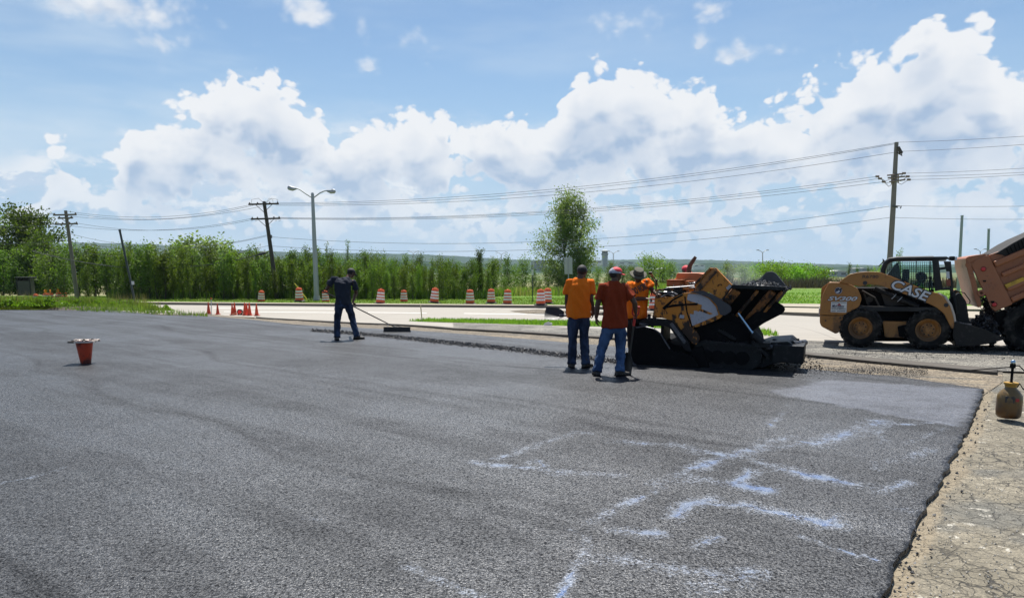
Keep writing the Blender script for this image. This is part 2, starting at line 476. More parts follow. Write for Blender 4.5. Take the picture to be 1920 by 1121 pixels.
# --- concrete
def conc(name, col, joint=4.5, ang=R(-11)):
    m_, g = new_mat(name); pos = world_xy(g)
    n = g.noise(pos, .35, 6, .6); n2 = g.noise(pos, 9, 5, .65); n3 = g.noise(axis_co(g, pos, ang, .12, 2.2), 1, 4, .6)
    c = g.mix(n, tuple(x * .86 for x in col), tuple(x * 1.08 for x in col))
    c = g.mix(g.sm(n3, .5, .7) * .30, c, tuple(x * .62 for x in col))
    c = g.mix(g.sm(n2, .55, .75) * .22, c, (.2, .18, .15))
    x, y, z = g.sep(axis_co(g, pos, ang, 1, 1))
    jx = g.m('ABSOLUTE', g.m('FRACT', x * (1 / joint)) - .5); jy = g.m('ABSOLUTE', g.m('FRACT', y * (1 / joint)) - .5)
    j = g.m('MAXIMUM', g.sm(jx, .4935, .4985), g.sm(jy, .4935, .4985))
    c = g.mix(j * .55, c, (.09, .08, .07))
    g.put(g.b.inputs['Base Color'], c); g.b.inputs['Roughness'].default_value = .85
    g.put(g.b.inputs['Normal'], g.bump(n2, .25, .01))
    return m_
m_conc = conc('street_concrete', (.285, .262, .226))
m_kerbc = conc('kerb_concrete', (.31, .27, .205), 3.0)
m_kerbshade = simple('kerb_face_shade', (.16, .14, .115), .9, var=.25, scale=2)  # kerb concrete darkened for upright faces, their shade mixed into the colour

# --- soil and grass ground
m_land, g = new_mat('land'); pos = world_xy(g); x, y, z = g.sep(pos)
n = g.noise(pos, .05, 7, .65); n2 = g.noise(pos, 1.2, 5, .65); n3 = g.noise(axis_co(g, pos, 0, .03, .5), 1, 4, .55)
gr = g.mix(n2, (.052, .120, .014), (.115, .215, .030))
gr = g.mix(g.sm(n3, .46, .62) * .55, gr, (.19, .20, .07))
dry = g.mix(n2, (.15, .135, .075), (.26, .22, .13))
c = g.mix(g.sm(y + n3 * 60, 118, 150) * .8, gr, dry)
far_c = g.mix(g.sm(g.noise(axis_co(g, pos, 0, .006, .02), 1, 4, .6), .46, .56), (.045, .085, .022), (.17, .17, .085))
c = g.mix(g.sm(y, 230, 420), c, far_c)
g.put(g.b.inputs['Base Color'], c); g.b.inputs['Roughness'].default_value = .95
g.b.inputs['Specular IOR Level'].default_value = .1
g.put(g.b.inputs['Normal'], g.bump(n2, .6, .05))

ys = list(np.arange(-30, 62, 1.0)) + list(62 * np.exp(np.linspace(0, math.log(9000 / 62), 110)))
ts = np.linspace(-1.5, 1.5, 121)
vs = []
for y_ in ys:
    w_ = max(y_, 0) + 40
    for t in ts:
        x_ = t * w_
        vs.append((x_, y_, gz(x_, y_) - (.07 if y_ < 75 else .0)))
nx = len(ts); fs = []
for i in range(len(ys) - 1):
    for j in range(nx - 1): fs += [i * nx + j, i * nx + j + 1, (i + 1) * nx + j + 1, (i + 1) * nx + j]
o = arr_mesh('ground', vs, fs, 4, m_land, smooth=True); tag(o, kind='structure')

def inside(poly, x, y):
    c = False; j = len(poly) - 1
    for i in range(len(poly)):
        xi, yi = poly[i]; xj, yj = poly[j]
        if (yi > y) != (yj > y) and x < (xj - xi) * (y - yi) / (yj - yi) + xi: c = not c
        j = i
    return c
def jag(poly, amp, step, seed=0):
    """roughen an outline: walk it in short steps and push the points sideways"""
    out = []; n = len(poly)
    for i in range(n):
        a = Vector(poly[i]); b = Vector(poly[(i + 1) % n]); L = (b - a).length
        k = max(1, min(400, int(L / step))); nrm = Vector((-(b - a).y, (b - a).x)).normalized() if L > 0 else Vector((0, 0))
        for q in range(k):
            p = a + (b - a) * (q / k)
            p = p + nrm * amp * (mnoise.noise(Vector((p.x * 2.3, p.y * 2.3, seed))) + .6 * mnoise.noise(Vector((p.x * 8, p.y * 8, seed + 5))))
            out.append((p.x, p.y))
    return out
def sheet(name, poly, mat, dz, rel=.03, cmin=.12, cmax=3.0, fn=None, zf=None, jagged=None, thick=None, kind='structure', relief=0.0):
    """ground-hugging sheet inside an outline in world x,y"""
    if jagged: poly = jag(poly, *jagged)
    xs_ = [p[0] for p in poly]; ys_ = [p[1] for p in poly]
    pts2 = [Vector(p) for p in poly]; nb = len(pts2)
    y_ = min(ys_); row = 0
    while y_ < max(ys_):
        c_ = min(cmax, max(cmin, abs(y_) * rel)) if y_ > 0 else cmax
        x0, x1 = min(xs_), max(xs_)
        x_ = x0 + (row % 2) * c_ / 2
        while x_ < x1:
            if inside(poly, x_, y_): pts2.append(Vector((x_, y_)))
            x_ += c_
        y_ += c_; row += 1
    r_ = delaunay_2d_cdt(pts2, [(i, (i + 1) % nb) for i in range(nb)], [], 1, 1e-5)
    vv = []
    for p in r_[0]:
        zz = gz(p.x, p.y) + dz
        if zf: zz += zf(p.x, p.y)
        if relief: zz += relief * mnoise.noise(Vector((p.x * 1.7, p.y * 1.7, 3)))
        vv.append((p.x, p.y, zz))
    me = bpy.data.meshes.new(name); me.from_pydata(vv, [], [tuple(f) for f in r_[2]]); me.update()
    me.materials.append(mat)
    if me.polygons and me.polygons[0].normal.z < 0: me.flip_normals()
    me.polygons.foreach_set('use_smooth', [True] * len(me.polygons))
    if fn:
        for an, f in fn.items():
            a_ = me.attributes.new(an, 'FLOAT', 'POINT'); a_.data.foreach_set('value', [f(v[0], v[1]) for v in vv])
    if thick:
        bm = bmesh.new(); bm.from_mesh(me)
        ed = [e for e in bm.edges if e.is_boundary]
        ex = bmesh.ops.extrude_edge_only(bm, edges=ed)
        for v in ex['geom']:
            if isinstance(v, bmesh.types.BMVert): v.co.z -= thick
        for f in bm.faces:
            if abs(f.normal.z) < .5: f.smooth = False; f.material_index = 1 if thick and len(me.materials) > 1 else 0
        bm.to_mesh(me); bm.free()
    o = bpy.data.objects.new(name, me); link(o)
    if kind: tag(o, kind=kind)
    return o
def gp(*pp): return [(lambda q: (q.x, q.y))(G(*p)) for p in pp]

LOT_FAR = [(-500, 563), (0, 579), (300, 591), (480, 600), (640, 613), (870, 626), (1065, 642), (1230, 656), (1500, 690), (1700, 708), (1845, 729)]
# streaks of spilled release liquid, as strokes on the ground plane: (points in pixels, half width in metres)
STR = [([(887, 867), (925, 871), (1000, 878), (1060, 886), (1170, 891)], .07), ([(930, 860), (1020, 830), (1085, 810), (1118, 815)], .06), ([(985, 869), (1010, 862), (1050, 898)], .04),
       ([(1262, 833), (1300, 842)], .10), ([(1300, 842), (1400, 860), (1470, 880), (1600, 908)], .11), ([(1235, 906), (1330, 868), (1400, 842), (1478, 819)], .10), ([(1250, 900), (1330, 900), (1440, 918)], .12),
       ([(1380, 905), (1410, 880)], .07), ([(1530, 832), (1600, 808), (1650, 789)], .14), ([(1400, 850), (1470, 838), (1560, 812)], .05), ([(1320, 945), (1400, 948), (1480, 966), (1570, 985)], .09), ([(1270, 968), (1288, 946), (1335, 935)], .09),
       ([(1540, 985), (1572, 965)], .06), ([(1100, 981), (1140, 960), (1200, 932)], .05), ([(1075, 995), (1105, 1012), (1080, 1060), (1050, 1118)], .035), ([(1110, 1042), (1180, 1047), (1262, 1066), (1350, 1080)], .08),
       ([(1150, 994), (1240, 1000)], .07), ([(1305, 1022), (1350, 1005)], .05), ([(1300, 1098), (1380, 1088), (1405, 1072)], .09), ([(1505, 1004), (1560, 1026), (1645, 1050)], .025), ([(755, 1056), (820, 1086), (905, 1118)], .035),
       ([(1650, 869), (1700, 859), (1742, 841)], .07), ([(1640, 926), (1700, 902)], .06), ([(1148, 826), (1217, 832)], .08), ([(1640, 795), (1665, 840)], .03), ([(1600, 850), (1640, 862), (1645, 880)], .05), ([(1675, 950), (1720, 960)], .05),
       ([(485, 767), (512, 764)], .02), ([(0, 905), (60, 895), (115, 878)], .035), ([(1480, 760), (1440, 800)], .04), ([(1700, 830), (1780, 800)], .03), ([(1650, 800), (1760, 790), (1800, 800)], .04), ([(1200, 935), (1280, 890), (1300,870)], .03), ([(560, 970), (600, 975)], .03), ([(340, 868), (365, 870)], .02)]
SEG = []
for pp, w_ in STR:
    q = gp(*pp)
    for a, b in zip(q[:-1], q[1:]): SEG.append((Vector(a), Vector(b), w_))
def f_streak(x, y):
    if y > 13: return 0.0
    p = Vector((x, y)); best = 0.0
    for a, b, w_ in SEG:
        if abs(a.y - y) > 4 and abs(b.y - y) > 4: continue
        d = b - a; t = max(0, min(1, (p - a).dot(d) / max(d.length_squared, 1e-6)))
        dd = (p - (a + d * t)).length
        if dd < w_ * 4: best = max(best, (1 - dd / (w_ * 2.1)) * (.75 + .5 * mnoise.noise(Vector((x * 1.3, y * 1.3, 4)))))
    return max(0.0, best)
FP = gp((1560, 712), (1842, 730), (1805, 800), (1690, 782), (1440, 735))
def f_fresh(x, y):
    if y > 16: return 0.0
    if inside(FP, x, y): return 1.0
    # a slightly paler lane beside the paver
    return 0.0
right = [(1845, 729), (1822, 790), (1760, 905), (1700, 1020), (1650, 1121)]
RE = gp(*right)
lot = gp(*LOT_FAR[:-1]) + jag(RE, .06, .12, 2)[:-60 if False else None]
# keep only the open run of the jagged edge (jag closes the outline)
run = []
for i in range(len(RE) - 1):
    a, b = Vector(RE[i]), Vector(RE[i + 1]); k = int((b - a).length / .10) + 1
    for q in range(k):
        p = a + (b - a) * q / k; nn = Vector((p.x * 3, p.y * 3, 1))
        run.append((p.x + .05 * mnoise.noise(nn) + .02 * mnoise.noise(nn * 4), p.y))
run.append(RE[-1])
dirn = (Vector(RE[-1]) - Vector(RE[-2])).normalized()
end = Vector(RE[-1]) + dirn * 12
far = []
FF = gp(*LOT_FAR)
for i in range(len(FF) - 1):
    a, b = Vector(FF[i]), Vector(FF[i + 1]); k = max(1, int((b - a).length / .3))
    for q in range(k):
        p = a + (b - a) * q / k
        far.append((p.x, p.y + .10 * mnoise.noise(Vector((p.x * 1.5, p.y, 4)))))
lot = far + run + [(end.x, end.y), (-22, end.y), (-40, 8)]
sheet('parking_lot', lot, m_asphalt, 0.0, rel=.012, cmin=.055, cmax=1.2, fn={'streak': f_streak, 'fresh': f_fresh}, thick=.06)
# old pavement on the near side of the fresh mat
old = gp((1500, 684), (1560, 662), (1700, 664), (1900, 676), (2400, 696)) + [(14, 4), (14, -6), (end.x - .3, end.y), (RE[-1][0] - .4, RE[-1][1])] + [(p[0] - .4, p[1]) for p in reversed(RE[:-1])] + gp((1600, 702))
def f_edge(x, y):
    xe = np.interp(y, [q[1] for q in reversed(run)], [q[0] for q in reversed(run)])
    return max(0.0, 1 - abs(x - xe) / (.24 + .16 * mnoise.noise(Vector((x, y * 1.2, 9)))))
sheet('old_pavement', old, m_old, -.045, rel=.02, cmin=.08, cmax=.8, relief=.012, fn={'edge': f_edge})
# torn-up strip between the fresh mat and the dark joint
mill = gp((330, 588), (480, 594), (640, 603), (850, 615), (1065, 627), (1300, 641), (1500, 660), (1640, 672), (1880, 692), (1880, 712), (1845, 735)) + [(p[0], p[1] - .35) for p in reversed(gp(*LOT_FAR[2:-1]))]
sheet('milled_ground', mill, m_milled, -.032, rel=.02, cmin=.2, cmax=.8, relief=.02)
jl = gp((480, 594), (640, 603), (850, 615), (1065, 627), (1300, 641), (1500, 660), (1640, 672), (1870, 692))
jn = gp((480, 595.5), (640, 604.8), (850, 617), (1065, 629.5), (1300, 645), (1500, 665), (1640, 679), (1870, 700))
o = sheet('pavement_joint', jl + jn[::-1], m_joint, .018, rel=.02, cmin=.2, jagged=(.03, .25, 3), thick=.05)
grav = gp((850, 605), (1065, 613), (1300, 626), (1450, 635), (1560, 640), (2000, 650), (2500, 662), (2500, 716), (1880, 694), (1640, 674), (1500, 662), (1300, 643), (1065, 629), (850, 617))
sheet('gravel_strip', grav, m_gravel, -.010, rel=.02, cmin=.2, cmax=.8, relief=.02, jagged=(.06, .4, 8))
street = gp((-400, 563), (260, 570), (640, 574), (1030, 577), (1500, 591), (1900, 604), (2500, 622), (2500, 664), (2000, 652), (1560, 642), (1450, 638), (1300, 630), (1065, 618), (850, 616.5), (640, 604), (480, 595), (330, 588.5), (-400, 577))
sheet('street', street, m_conc, -.016, rel=.03, cmin=.5, cmax=2.0)
# raised kerbs and islands beyond the street
def slab(name, pts, h, mat=None):
    o = sheet(name, gp(*pts), mat or m_kerbc, h, rel=.03, cmin=.5, cmax=2.0, thick=h + .05)
    o.data.materials.append(m_kerbshade)
    for p in o.data.polygons:
        if abs(p.normal.z) < .5: p.material_index = 1
    return o
slab('kerb', [(-400, 562.2), (260, 569), (640, 572.5), (1030, 575.5), (1440, 584), (1440, 586), (1030, 577.3), (640, 574.2), (260, 570.4), (-400, 563.4)], .14)
slab('sidewalk', [(1300, 578), (1440, 580), (1900, 590), (2500, 604), (2500, 624), (1900, 604), (1440, 588.5), (1300, 584.5)], .13)
slab('kerb', [(1250, 571), (1440, 573), (1900, 579), (2500, 589), (2500, 598), (1900, 586), (1440, 578.5), (1250, 576)], .15)
# painted lines on the street
m_paint = simple('road_paint', (.52, .51, .48), .7, var=.15, scale=5, dirt=(.4, .37, .32), dirt_amt=.6)
for k, (a, b, hgt) in enumerate([((400, 576.6), (640, 578.2), .9), ((420, 583.2), (640, 585.2), 1.0), ((690, 584.6), (800, 586), 1.1), ((870, 586.6), (1040, 588.8), 1.2)]):
    pp = gp(a, b, (b[0], b[1] + hgt), (a[0], a[1] + hgt))
    sheet('lane_marking', pp, m_paint, -.011, rel=.03, cmin=.6)
# ================================================================== FAR LAND
m_ridge, g = new_mat('wooded_ridge'); pos = world_xy(g)
n = g.noise(pos, .02, 6, .7); n2 = g.noise(pos, .0035, 4, .6)
c = g.mix(g.sm(n, .35, .65), (.010, .026, .016), (.030, .060, .026)); c = g.mix(g.sm(n2, .55, .68) * .35, c, (.07, .10, .045))
g.put(g.b.inputs['Base Color'], c); g.b.inputs['Roughness'].default_value = 1.0; g.b.inputs['Specular IOR Level'].default_value = 0
def ridge(name, Y, tops, depth, seed, amp=1.0):
    """a wooded ridge: crest heights traced over px, a bumpy tree-covered slope with real depth"""
    pxs = [t[0] for t in tops]; vs = []; fs = []; N = 900; M = 7
    for i in range(N + 1):
        px = pxs[0] + (pxs[-1] - pxs[0]) * i / N
        py = np.interp(px, pxs, [t[1] for t in tops])
        X = (px - PPX) / FPX * Y / math.cos(PITCH) ; H = P(px, py, Y).z; base = gz(X, Y) - 6
        for j in range(M):
            t = j / (M - 1); yy = Y - depth * (1 - t); hh = base + (H - base) * math.sin(t * math.pi / 2) ** .8
            bump = mnoise.noise(Vector((X * .02, yy * .02, seed))) * 5 + mnoise.noise(Vector((X * .07, yy * .07, seed + 3))) * 4
            vs.append((X, yy + bump * 2, hh + bump * amp * (.3 + .7 * t)))
    for i in range(N):
        for j in range(M - 1): fs += [i * M + j, (i + 1) * M + j, (i + 1) * M + j + 1, i * M + j + 1]
    # back slope down to the plain
    b0 = len(vs)
    for i in range(N + 1): x_, y_, z_ = vs[i * M + M - 1]; vs.append((x_, y_ + depth, gz(x_, y_) - 6))
    for i in range(N): fs += [i * M + M - 1, (i + 1) * M + M - 1, b0 + i + 1, b0 + i]
    o = arr_mesh(name, vs, fs, 4, m_ridge, smooth=True); tag(o, kind='structure'); return o
ridge('hills', 4200, [(-900, 478), (-300, 472), (0, 462), (170, 455), (300, 458), (430, 468), (560, 473), (640, 474), (760, 476), (860, 480), (960, 487), (1100, 488), (1220, 486), (1300, 487), (1420, 491), (1530, 495), (1640, 498), (1760, 496), (1850, 497), (2100, 494), (2800, 485)], 500, 1, .8)
ridge('hills', 2300, [(-900, 494), (0, 482), (200, 477), (400, 484), (560, 486), (760, 486), (840, 492), (900, 494), (1000, 497), (1150, 499), (1270, 494), (1360, 493), (1500, 500), (1700, 501), (2000, 500), (2800, 496)], 260, 9, .45)

# ================================================================== PLANTS
def leaf_mat(name, c0, c1, trans=.42):
    m_, g = new_mat(name)
    geo = g.node('ShaderNodeNewGeometry'); r = V(g, geo.outputs['Random Per Island'])
    n = g.noise(g.tc.outputs['Object'], .9, 3, .5)
    c = g.mix(r * .6 + g.sm(n, .35, .65) * .4, c0, c1)
    oi = g.node('ShaderNodeObjectInfo'); hs = g.node('ShaderNodeHueSaturation'); g.l.new(c, hs.inputs['Color'])
    g.put(hs.inputs['Hue'], g.lin(V(g, oi.outputs['Random']), 0, 1, .478, .512)); g.put(hs.inputs['Value'], g.lin(V(g, oi.outputs['Random']), 0, 1, .62, 1.25))
    c = hs.outputs[0]
    g.put(g.b.inputs['Base Color'], c); g.b.inputs['Roughness'].default_value = .55; g.b.inputs['Specular IOR Level'].default_value = .25
    tr = g.node('ShaderNodeBsdfTranslucent'); g.put(tr.inputs['Color'], g.vm('MULTIPLY', c, (1.5, 1.6, .7)))
    mx = g.node('ShaderNodeMixShader'); mx.inputs[0].default_value = trans
    g.l.new(g.b.outputs[0], mx.inputs[1]); g.l.new(tr.outputs[0], mx.inputs[2]); g.l.new(mx.outputs[0], g.out.inputs['Surface'])
    return m_
m_leafA = leaf_mat('sapling_leaves', (.042, .086, .011), (.155, .232, .034))
m_leafB = leaf_mat('dark_leaves', (.030, .066, .010), (.115, .185, .032))
m_leafC = leaf_mat('pale_leaves', (.125, .205, .060), (.25, .35, .12))
m_leafD = leaf_mat('bright_leaves', (.085, .19, .012), (.19, .33, .03))
m_bark = simple('bark', (.085, .068, .050), .9, var=.35, scale=12, bump=.6, bscale=30)
m_barkd = simple('dark_bark', (.045, .038, .030), .9, var=.35, scale=12, bump=.6, bscale=30)
m_blade = leaf_mat('grass_blades', (.085, .165, .018), (.20, .33, .045), .4)
m_blade3 = leaf_mat('verge_blades', (.045, .100, .014), (.21, .29, .055), .35)
m_blade2 = leaf_mat('dry_grass_blades', (.12, .13, .05), (.28, .25, .13), .35)

def leaves_at(cent, size, rg, droop=.0):
    """leaf-shaped quads (two triangles folded) at the centres; returns verts and face indices"""
    n = len(cent); cent = np.asarray(cent)
    a = rg.normal(size=(n, 3)); a /= np.linalg.norm(a, axis=1)[:, None]
    a[:, 2] -= droop; a /= np.linalg.norm(a, axis=1)[:, None]
    b = rg.normal(size=(n, 3)); b -= a * (a * b).sum(1)[:, None]; b /= np.linalg.norm(b, axis=1)[:, None]
    s = size * rg.uniform(.6, 1.35, n)[:, None]
    v = np.stack([cent - a * s * .55, cent + b * s * .36, cent + a * s * .6, cent - b * s * .36], 1).reshape(-1, 3)
    return v, np.arange(4 * n)
def make_tree(seed, H, shape, nleaf, leaf, lm, bm_, clump=.35, trunk_r=.06, base=.12, names=('trunk', 'crown'), clusters=None, lean=0, multi=1, droop=.15, open_=.0):
    """shape(t) -> crown half width at height fraction t; returns (trunk object, crown object), both at the origin"""
    rg = np.random.default_rng(seed); rd = random.Random(seed)
    mb = MB(); tips = []
    for q in range(multi):
        ox, oy = (rd.uniform(-.25, .25), rd.uniform(-.2, .2)) if multi > 1 else (0, 0)
        sp = H * (.10 if multi > 1 else .02)
        top = Vector((ox * 4 * (H / 8) + lean + rd.uniform(-sp, sp), oy * 4 * (H / 8) + rd.uniform(-sp, sp), H * rd.uniform(.86, .97)))
        pts = []
        for i in range(8):
            t = i / 7; pts.append(Vector((ox, oy, -.2)).lerp(top, t) + Vector((rd.uniform(-1, 1), rd.uniform(-1, 1), 0)) * H * .012)
        mb.tube(pts, [trunk_r * (1 - .88 * i / 7) for i in range(8)], 7)
        nb = clusters // multi if clusters else 26
        for k in range(nb):
            t = base + (1 - base) * (k + rd.random()) / nb
            w = shape(t); a = rd.uniform(0, 2 * math.pi); rr = w * math.sqrt(rd.uniform(.08, 1))
            p0 = Vector((ox, oy, -.2)).lerp(top, max(.06, t - .10 - .06 * rd.random()))
            p1 = Vector((p0.x * .6 + math.cos(a) * rr, p0.y * .6 + math.sin(a) * rr, H * t + rd.uniform(-.03, .03) * H))
            pm = p0.lerp(p1, .55) + Vector((0, 0, -.02 * H))
            mb.tube([p0, pm, p1], [trunk_r * .34 * (1 - t * .5), trunk_r * .2 * (1 - t * .5), trunk_r * .06], 4)
            tips.append((p0, p1, w))
    tr = mb.build(names[0], bm_, smooth=60)
    cs = []
    per = max(1, nleaf // len(tips))
    for p0, p1, w in tips:
        k = int(per * rg.uniform(.5, 1.5)); u = rg.uniform(.35, 1.22, k)[:, None]
        c_ = np.array(p0)[None] * (1 - u) + np.array(p1)[None] * u + rg.normal(size=(k, 3)) * clump * np.array([1, 1, .75])[None] * (.55 + .45 * u)
        cs.append(c_)
    cs = np.concatenate(cs); cs = cs[cs[:, 2] > H * .03]
    v, f = leaves_at(cs, leaf, rg, droop)
    cr = arr_mesh(names[1], v, f, 4, lm)
    return tr, cr
def proto(name, *a, **k):
    tr, cr = make_tree(*a, **k); e = bpy.data.objects.new(name, None); COL.objects.link(e); e.empty_display_size = .3
    tr.parent = e; cr.parent = e; e['_used'] = 0; return e
def plant(pr, loc, s, rz, label, cat, group=None, sz=None, lean=(0, 0)):
    if not pr.get('_used'): o = pr; pr['_used'] = 1
    else:
        o = copy_tree(pr)
    o.location = loc; o.scale = (s, s, sz or s); o.rotation_euler = (lean[0], lean[1], rz)
    tag(o, label, cat, group)
    return o
col_ = lambda w: (lambda t: w * (1.0 - .62 * t) * min(1, .55 + t * 2.2))
whip = lambda w: (lambda t: w * float(np.interp(t, [0, .15, .35, .7, .88, 1], [.45, .75, 1.0, 1.0, .8, .3])))
oval = lambda w: (lambda t: w * math.sqrt(max(.02, 1 - (2 * t - 1.05) ** 2)))
SAP = [proto('sapling_tree', 11 + i, 5.0, whip(.62 + .13 * (i % 3)), 1500, .145, (m_leafA, m_leafA, m_leafB)[i % 3], m_barkd, clump=.20, trunk_r=.055, base=.24, clusters=36, lean=(i - 2) * .12) for i in range(6)]
BUSHY = [proto('young_tree', 31 + i, 5.0, oval(1.5), 2600, .16, (m_leafA, m_leafB)[i % 2], m_bark, clump=.34, trunk_r=.07, base=.06, clusters=44, multi=2) for i in range(4)]

def gp3(px, Y):
    """ground point under pixel column px at distance Y"""
    x = (px - PPX) / FPX * Y / 1.0
    # perspective of the pitched lens: solve for the column on the terrain
    for _ in range(3):
        z = gz(x, Y); d = Vector((x, Y, z - CAM_H)); fwd = Y * math.cos(PITCH) - d.z * math.sin(PITCH); x = (px - PPX) / FPX * fwd
    return Vector((x, Y, gz(x, Y)))
def top_h(px, py, Y):
    return P(px, py, Y).z - gp3(px, Y).z

# the dense stand of saplings behind the street
TOPL = [(90, 452), (140, 448), (180, 456), (230, 464), (300, 466), (380, 470), (440, 468), (520, 474), (600, 474), (700, 482), (800, 487), (860, 490), (930, 496), (980, 497), (1030, 498)]
rd = random.Random(5)
ORD = 'first second third fourth fifth sixth seventh eighth ninth tenth eleventh twelfth thirteenth fourteenth fifteenth'.split()
LB = 'slender leafy sapling, one of many crowded shoulder to shoulder behind the street'
for px, dy, Y in ((238, 4, 60), (282, -6, 63), (318, 6, 60), (352, -2, 64), (396, -10, 62), (428, 4, 60), (470, -4, 63), (548, 2, 61), (580, -8, 64), (632, 4, 62), (690, -6, 61), (742, 4, 63), (786, -8, 62), (838, 0, 62), (872, 6, 61)):
    h = top_h(px, np.interp(px, [t[0] for t in TOPL], [t[1] for t in TOPL]) + dy, Y)
    plant(BUSHY[rd.randrange(4)], gp3(px, Y), h / 5 * rd.uniform(.6, .85), rd.uniform(0, 6), f'{ORD[[238,282,318,352,396,428,470,548,580,632,690,742,786,838,872].index(px)]} round-crowned tree swelling out of the sapling stand, counting from the leaning post', 'tree', 'rounder trees in the sapling stand', sz=h / 5)
k = 0
for row, (Y0, x0, x1, stp) in enumerate(((58.5, 250, 905, 15), (61.5, 225, 915, 16), (65, 180, 930, 18), (69, 150, 940, 20))):
    px = x0
    while px < x1:
        Y = Y0 + rd.uniform(-1.2, 1.2) + max(0, (300 - px) * .01)
        ty = np.interp(px, [t[0] for t in TOPL], [t[1] for t in TOPL]) + rd.choice((-6, 2, 8, 12, 18, 26)) + rd.uniform(-4, 4) + (6 if row == 0 else 0)
        pr = SAP[rd.randrange(6)] if px < 600 or rd.random() < .45 else BUSHY[rd.randrange(4)]; h = top_h(px, ty, Y)
        plant(pr, gp3(px, Y), h / 5.0 * (rd.uniform(.85, 1.3) if pr in SAP else rd.uniform(.45, .7)), rd.uniform(0, 6.28), LB, 'tree', 'saplings in the dense stand behind the street', sz=h / 5.0)
        px += stp * rd.uniform(.7, 1.3); k += 1
# thinner wild growth from the stand to the tall tree
ORD = 'first second third fourth fifth sixth seventh eighth ninth tenth eleventh twelfth thirteenth fourteenth'.split()
SCX = [925, 950, 980, 1000, 1025, 1120, 1140, 1165, 1190, 945, 1010, 1141, 965, 1095]
LB2 = 'leafy young tree in the loose scrub between the stand and the tall airy tree'
for px, ty, Y in ((925, 487, 75), (950, 482, 80), (980, 484, 84), (1000, 505, 72), (1025, 498, 78), (1120, 500, 80), (1140, 492, 86), (1165, 498, 82), (1190, 500, 76), (945, 520, 66), (1010, 525, 66), (1141, 515, 72), (965, 500, 92), (1095, 500, 88)):
    h = top_h(px, ty, Y); plant(BUSHY[rd.randrange(4)], gp3(px, Y), h / 5 * .8, rd.uniform(0, 6), f'{ORD[sorted(SCX).index(px)]} small tree of the loose scrub around the tall airy tree, counting from the stand', 'tree', 'young trees in the loose scrub', sz=h / 5)
# darker bushy trees at the near end of the stand, by the shelter
for px, ty, Y, s_ in ((115, 462, 72, 1.2), (150, 455, 70, 1.0), (175, 460, 68, 1.0), (205, 474, 66, .9), (120, 480, 64, .9), (165, 500, 62, .8), (95, 470, 76, 1.0), (235, 462, 66, .9)):
    h = top_h(px, ty, Y); plant(BUSHY[rd.randrange(4)], gp3(px, Y), h / 5 * s_, rd.uniform(0, 6), f'{ORD[sorted([115, 150, 175, 205, 120, 165, 95, 235]).index(px)]} bushy tree counting from the black shelter toward the leaning post', 'tree', 'bushy trees near the black shelter', sz=h / 5)

def one(name, lab, px, ty, Y, seed, H, shape, nleaf, leaf, lm, bm_=None, cat='tree', group=None, w=1.0, **kw):
    pr = proto(name, seed, H, shape, nleaf, leaf, lm, bm_ or m_bark, **kw)
    h = top_h(px, ty, Y); plant(pr, gp3(px, Y), h / H * w, 0.4 * seed, lab, cat, group, sz=h / H); return pr
big = oval(4.2)
one('broad_tree', 'large dark broad-crowned tree at the edge of the picture above the black shelter', 52, 398, 84, 61, 11, oval(4.8), 17000, .30, m_leafB, m_barkd, clump=.62, trunk_r=.22, base=.10, clusters=60, multi=3)
one('broad_tree', 'large dark tree half cut by the picture edge beyond the shelter', -25, 396, 88, 62, 11, big, 12000, .30, m_leafB, m_barkd, clump=.65, trunk_r=.22, base=.10, clusters=50, multi=2)
one('broad_tree', 'lower bright green tree in front of the broad dark tree', 8, 470, 76, 63, 6, oval(2.2), 3500, .2, m_leafA, m_barkd, clump=.4, trunk_r=.12, base=.08, clusters=40, multi=2)
one('broad_tree', 'darker mid-height tree filling the gap between the broad tree and the far pole', 92, 440, 80, 64, 8, oval(2.9), 9000, .24, m_leafB, m_barkd, clump=.5, trunk_r=.14, base=.06, clusters=50, multi=2)
one('broad_tree', 'low dark leafy tree directly behind the black shelter', 60, 462, 78, 65, 7, oval(3.0), 9000, .22, m_leafB, m_barkd, clump=.5, trunk_r=.12, base=.03, clusters=50, multi=2)
one('tall_tree', 'tall airy pale green tree standing alone above the scrub and workers', 1068, 364, 76, 71, 11.5, lambda t: 1.25 * float(np.interp(t, [0, .15, .3, .45, .6, .72, .85, 1.0], [2.2, 2.7, 2.9, 2.9, 2.7, 1.9, 1.4, .35])), 25000, .18, m_leafC, m_bark, clump=.46, trunk_r=.11, base=.05, clusters=120, multi=4, droop=.5)
for i, (px, ty, Y, wd) in enumerate(((352, 446, 130, 1.25), (400, 449, 134, 1.2), (432, 462, 138, .9))):
    one('distant_tree', ['round grey-green tree showing above the saplings beside the leaning post', 'second grey-green tree above the saplings, wide crowned', 'smaller grey-green tree above the saplings nearest the crossarm pole'][i], px, ty, Y, 80 + i, 9, oval(3.0), 3200, .34, m_leafC, m_bark, clump=.6, trunk_r=.16, base=.1, clusters=46, w=wd, multi=2)
for i, (px, ty, Y, l_) in enumerate(((618, 456, 64, m_leafA), (655, 452, 66, m_leafD), (574, 462, 68, m_leafA))):
    one('wispy_sapling', ['thin sapling with a feathery tip rising above the stand just past the lamp post', 'sapling with a bright clumped tip rising highest above the stand', 'thin bent sapling tip between crossarm pole and lamp post'][i], px, ty, Y, 90 + i, 7.5, col_(.52), 700, .15, l_, m_bark, clump=.16, trunk_r=.05, base=.35, clusters=26, lean=.5)
for i, (px, ty, Y) in enumerate(((900, 466, 62),)):
    one('narrow_tree', 'dark narrow spire-shaped tree at the thinning end of the stand', px, ty, Y, 95, 6, col_(.85), 3000, .13, m_leafB, m_barkd, clump=.2, trunk_r=.06, base=.06, clusters=60)
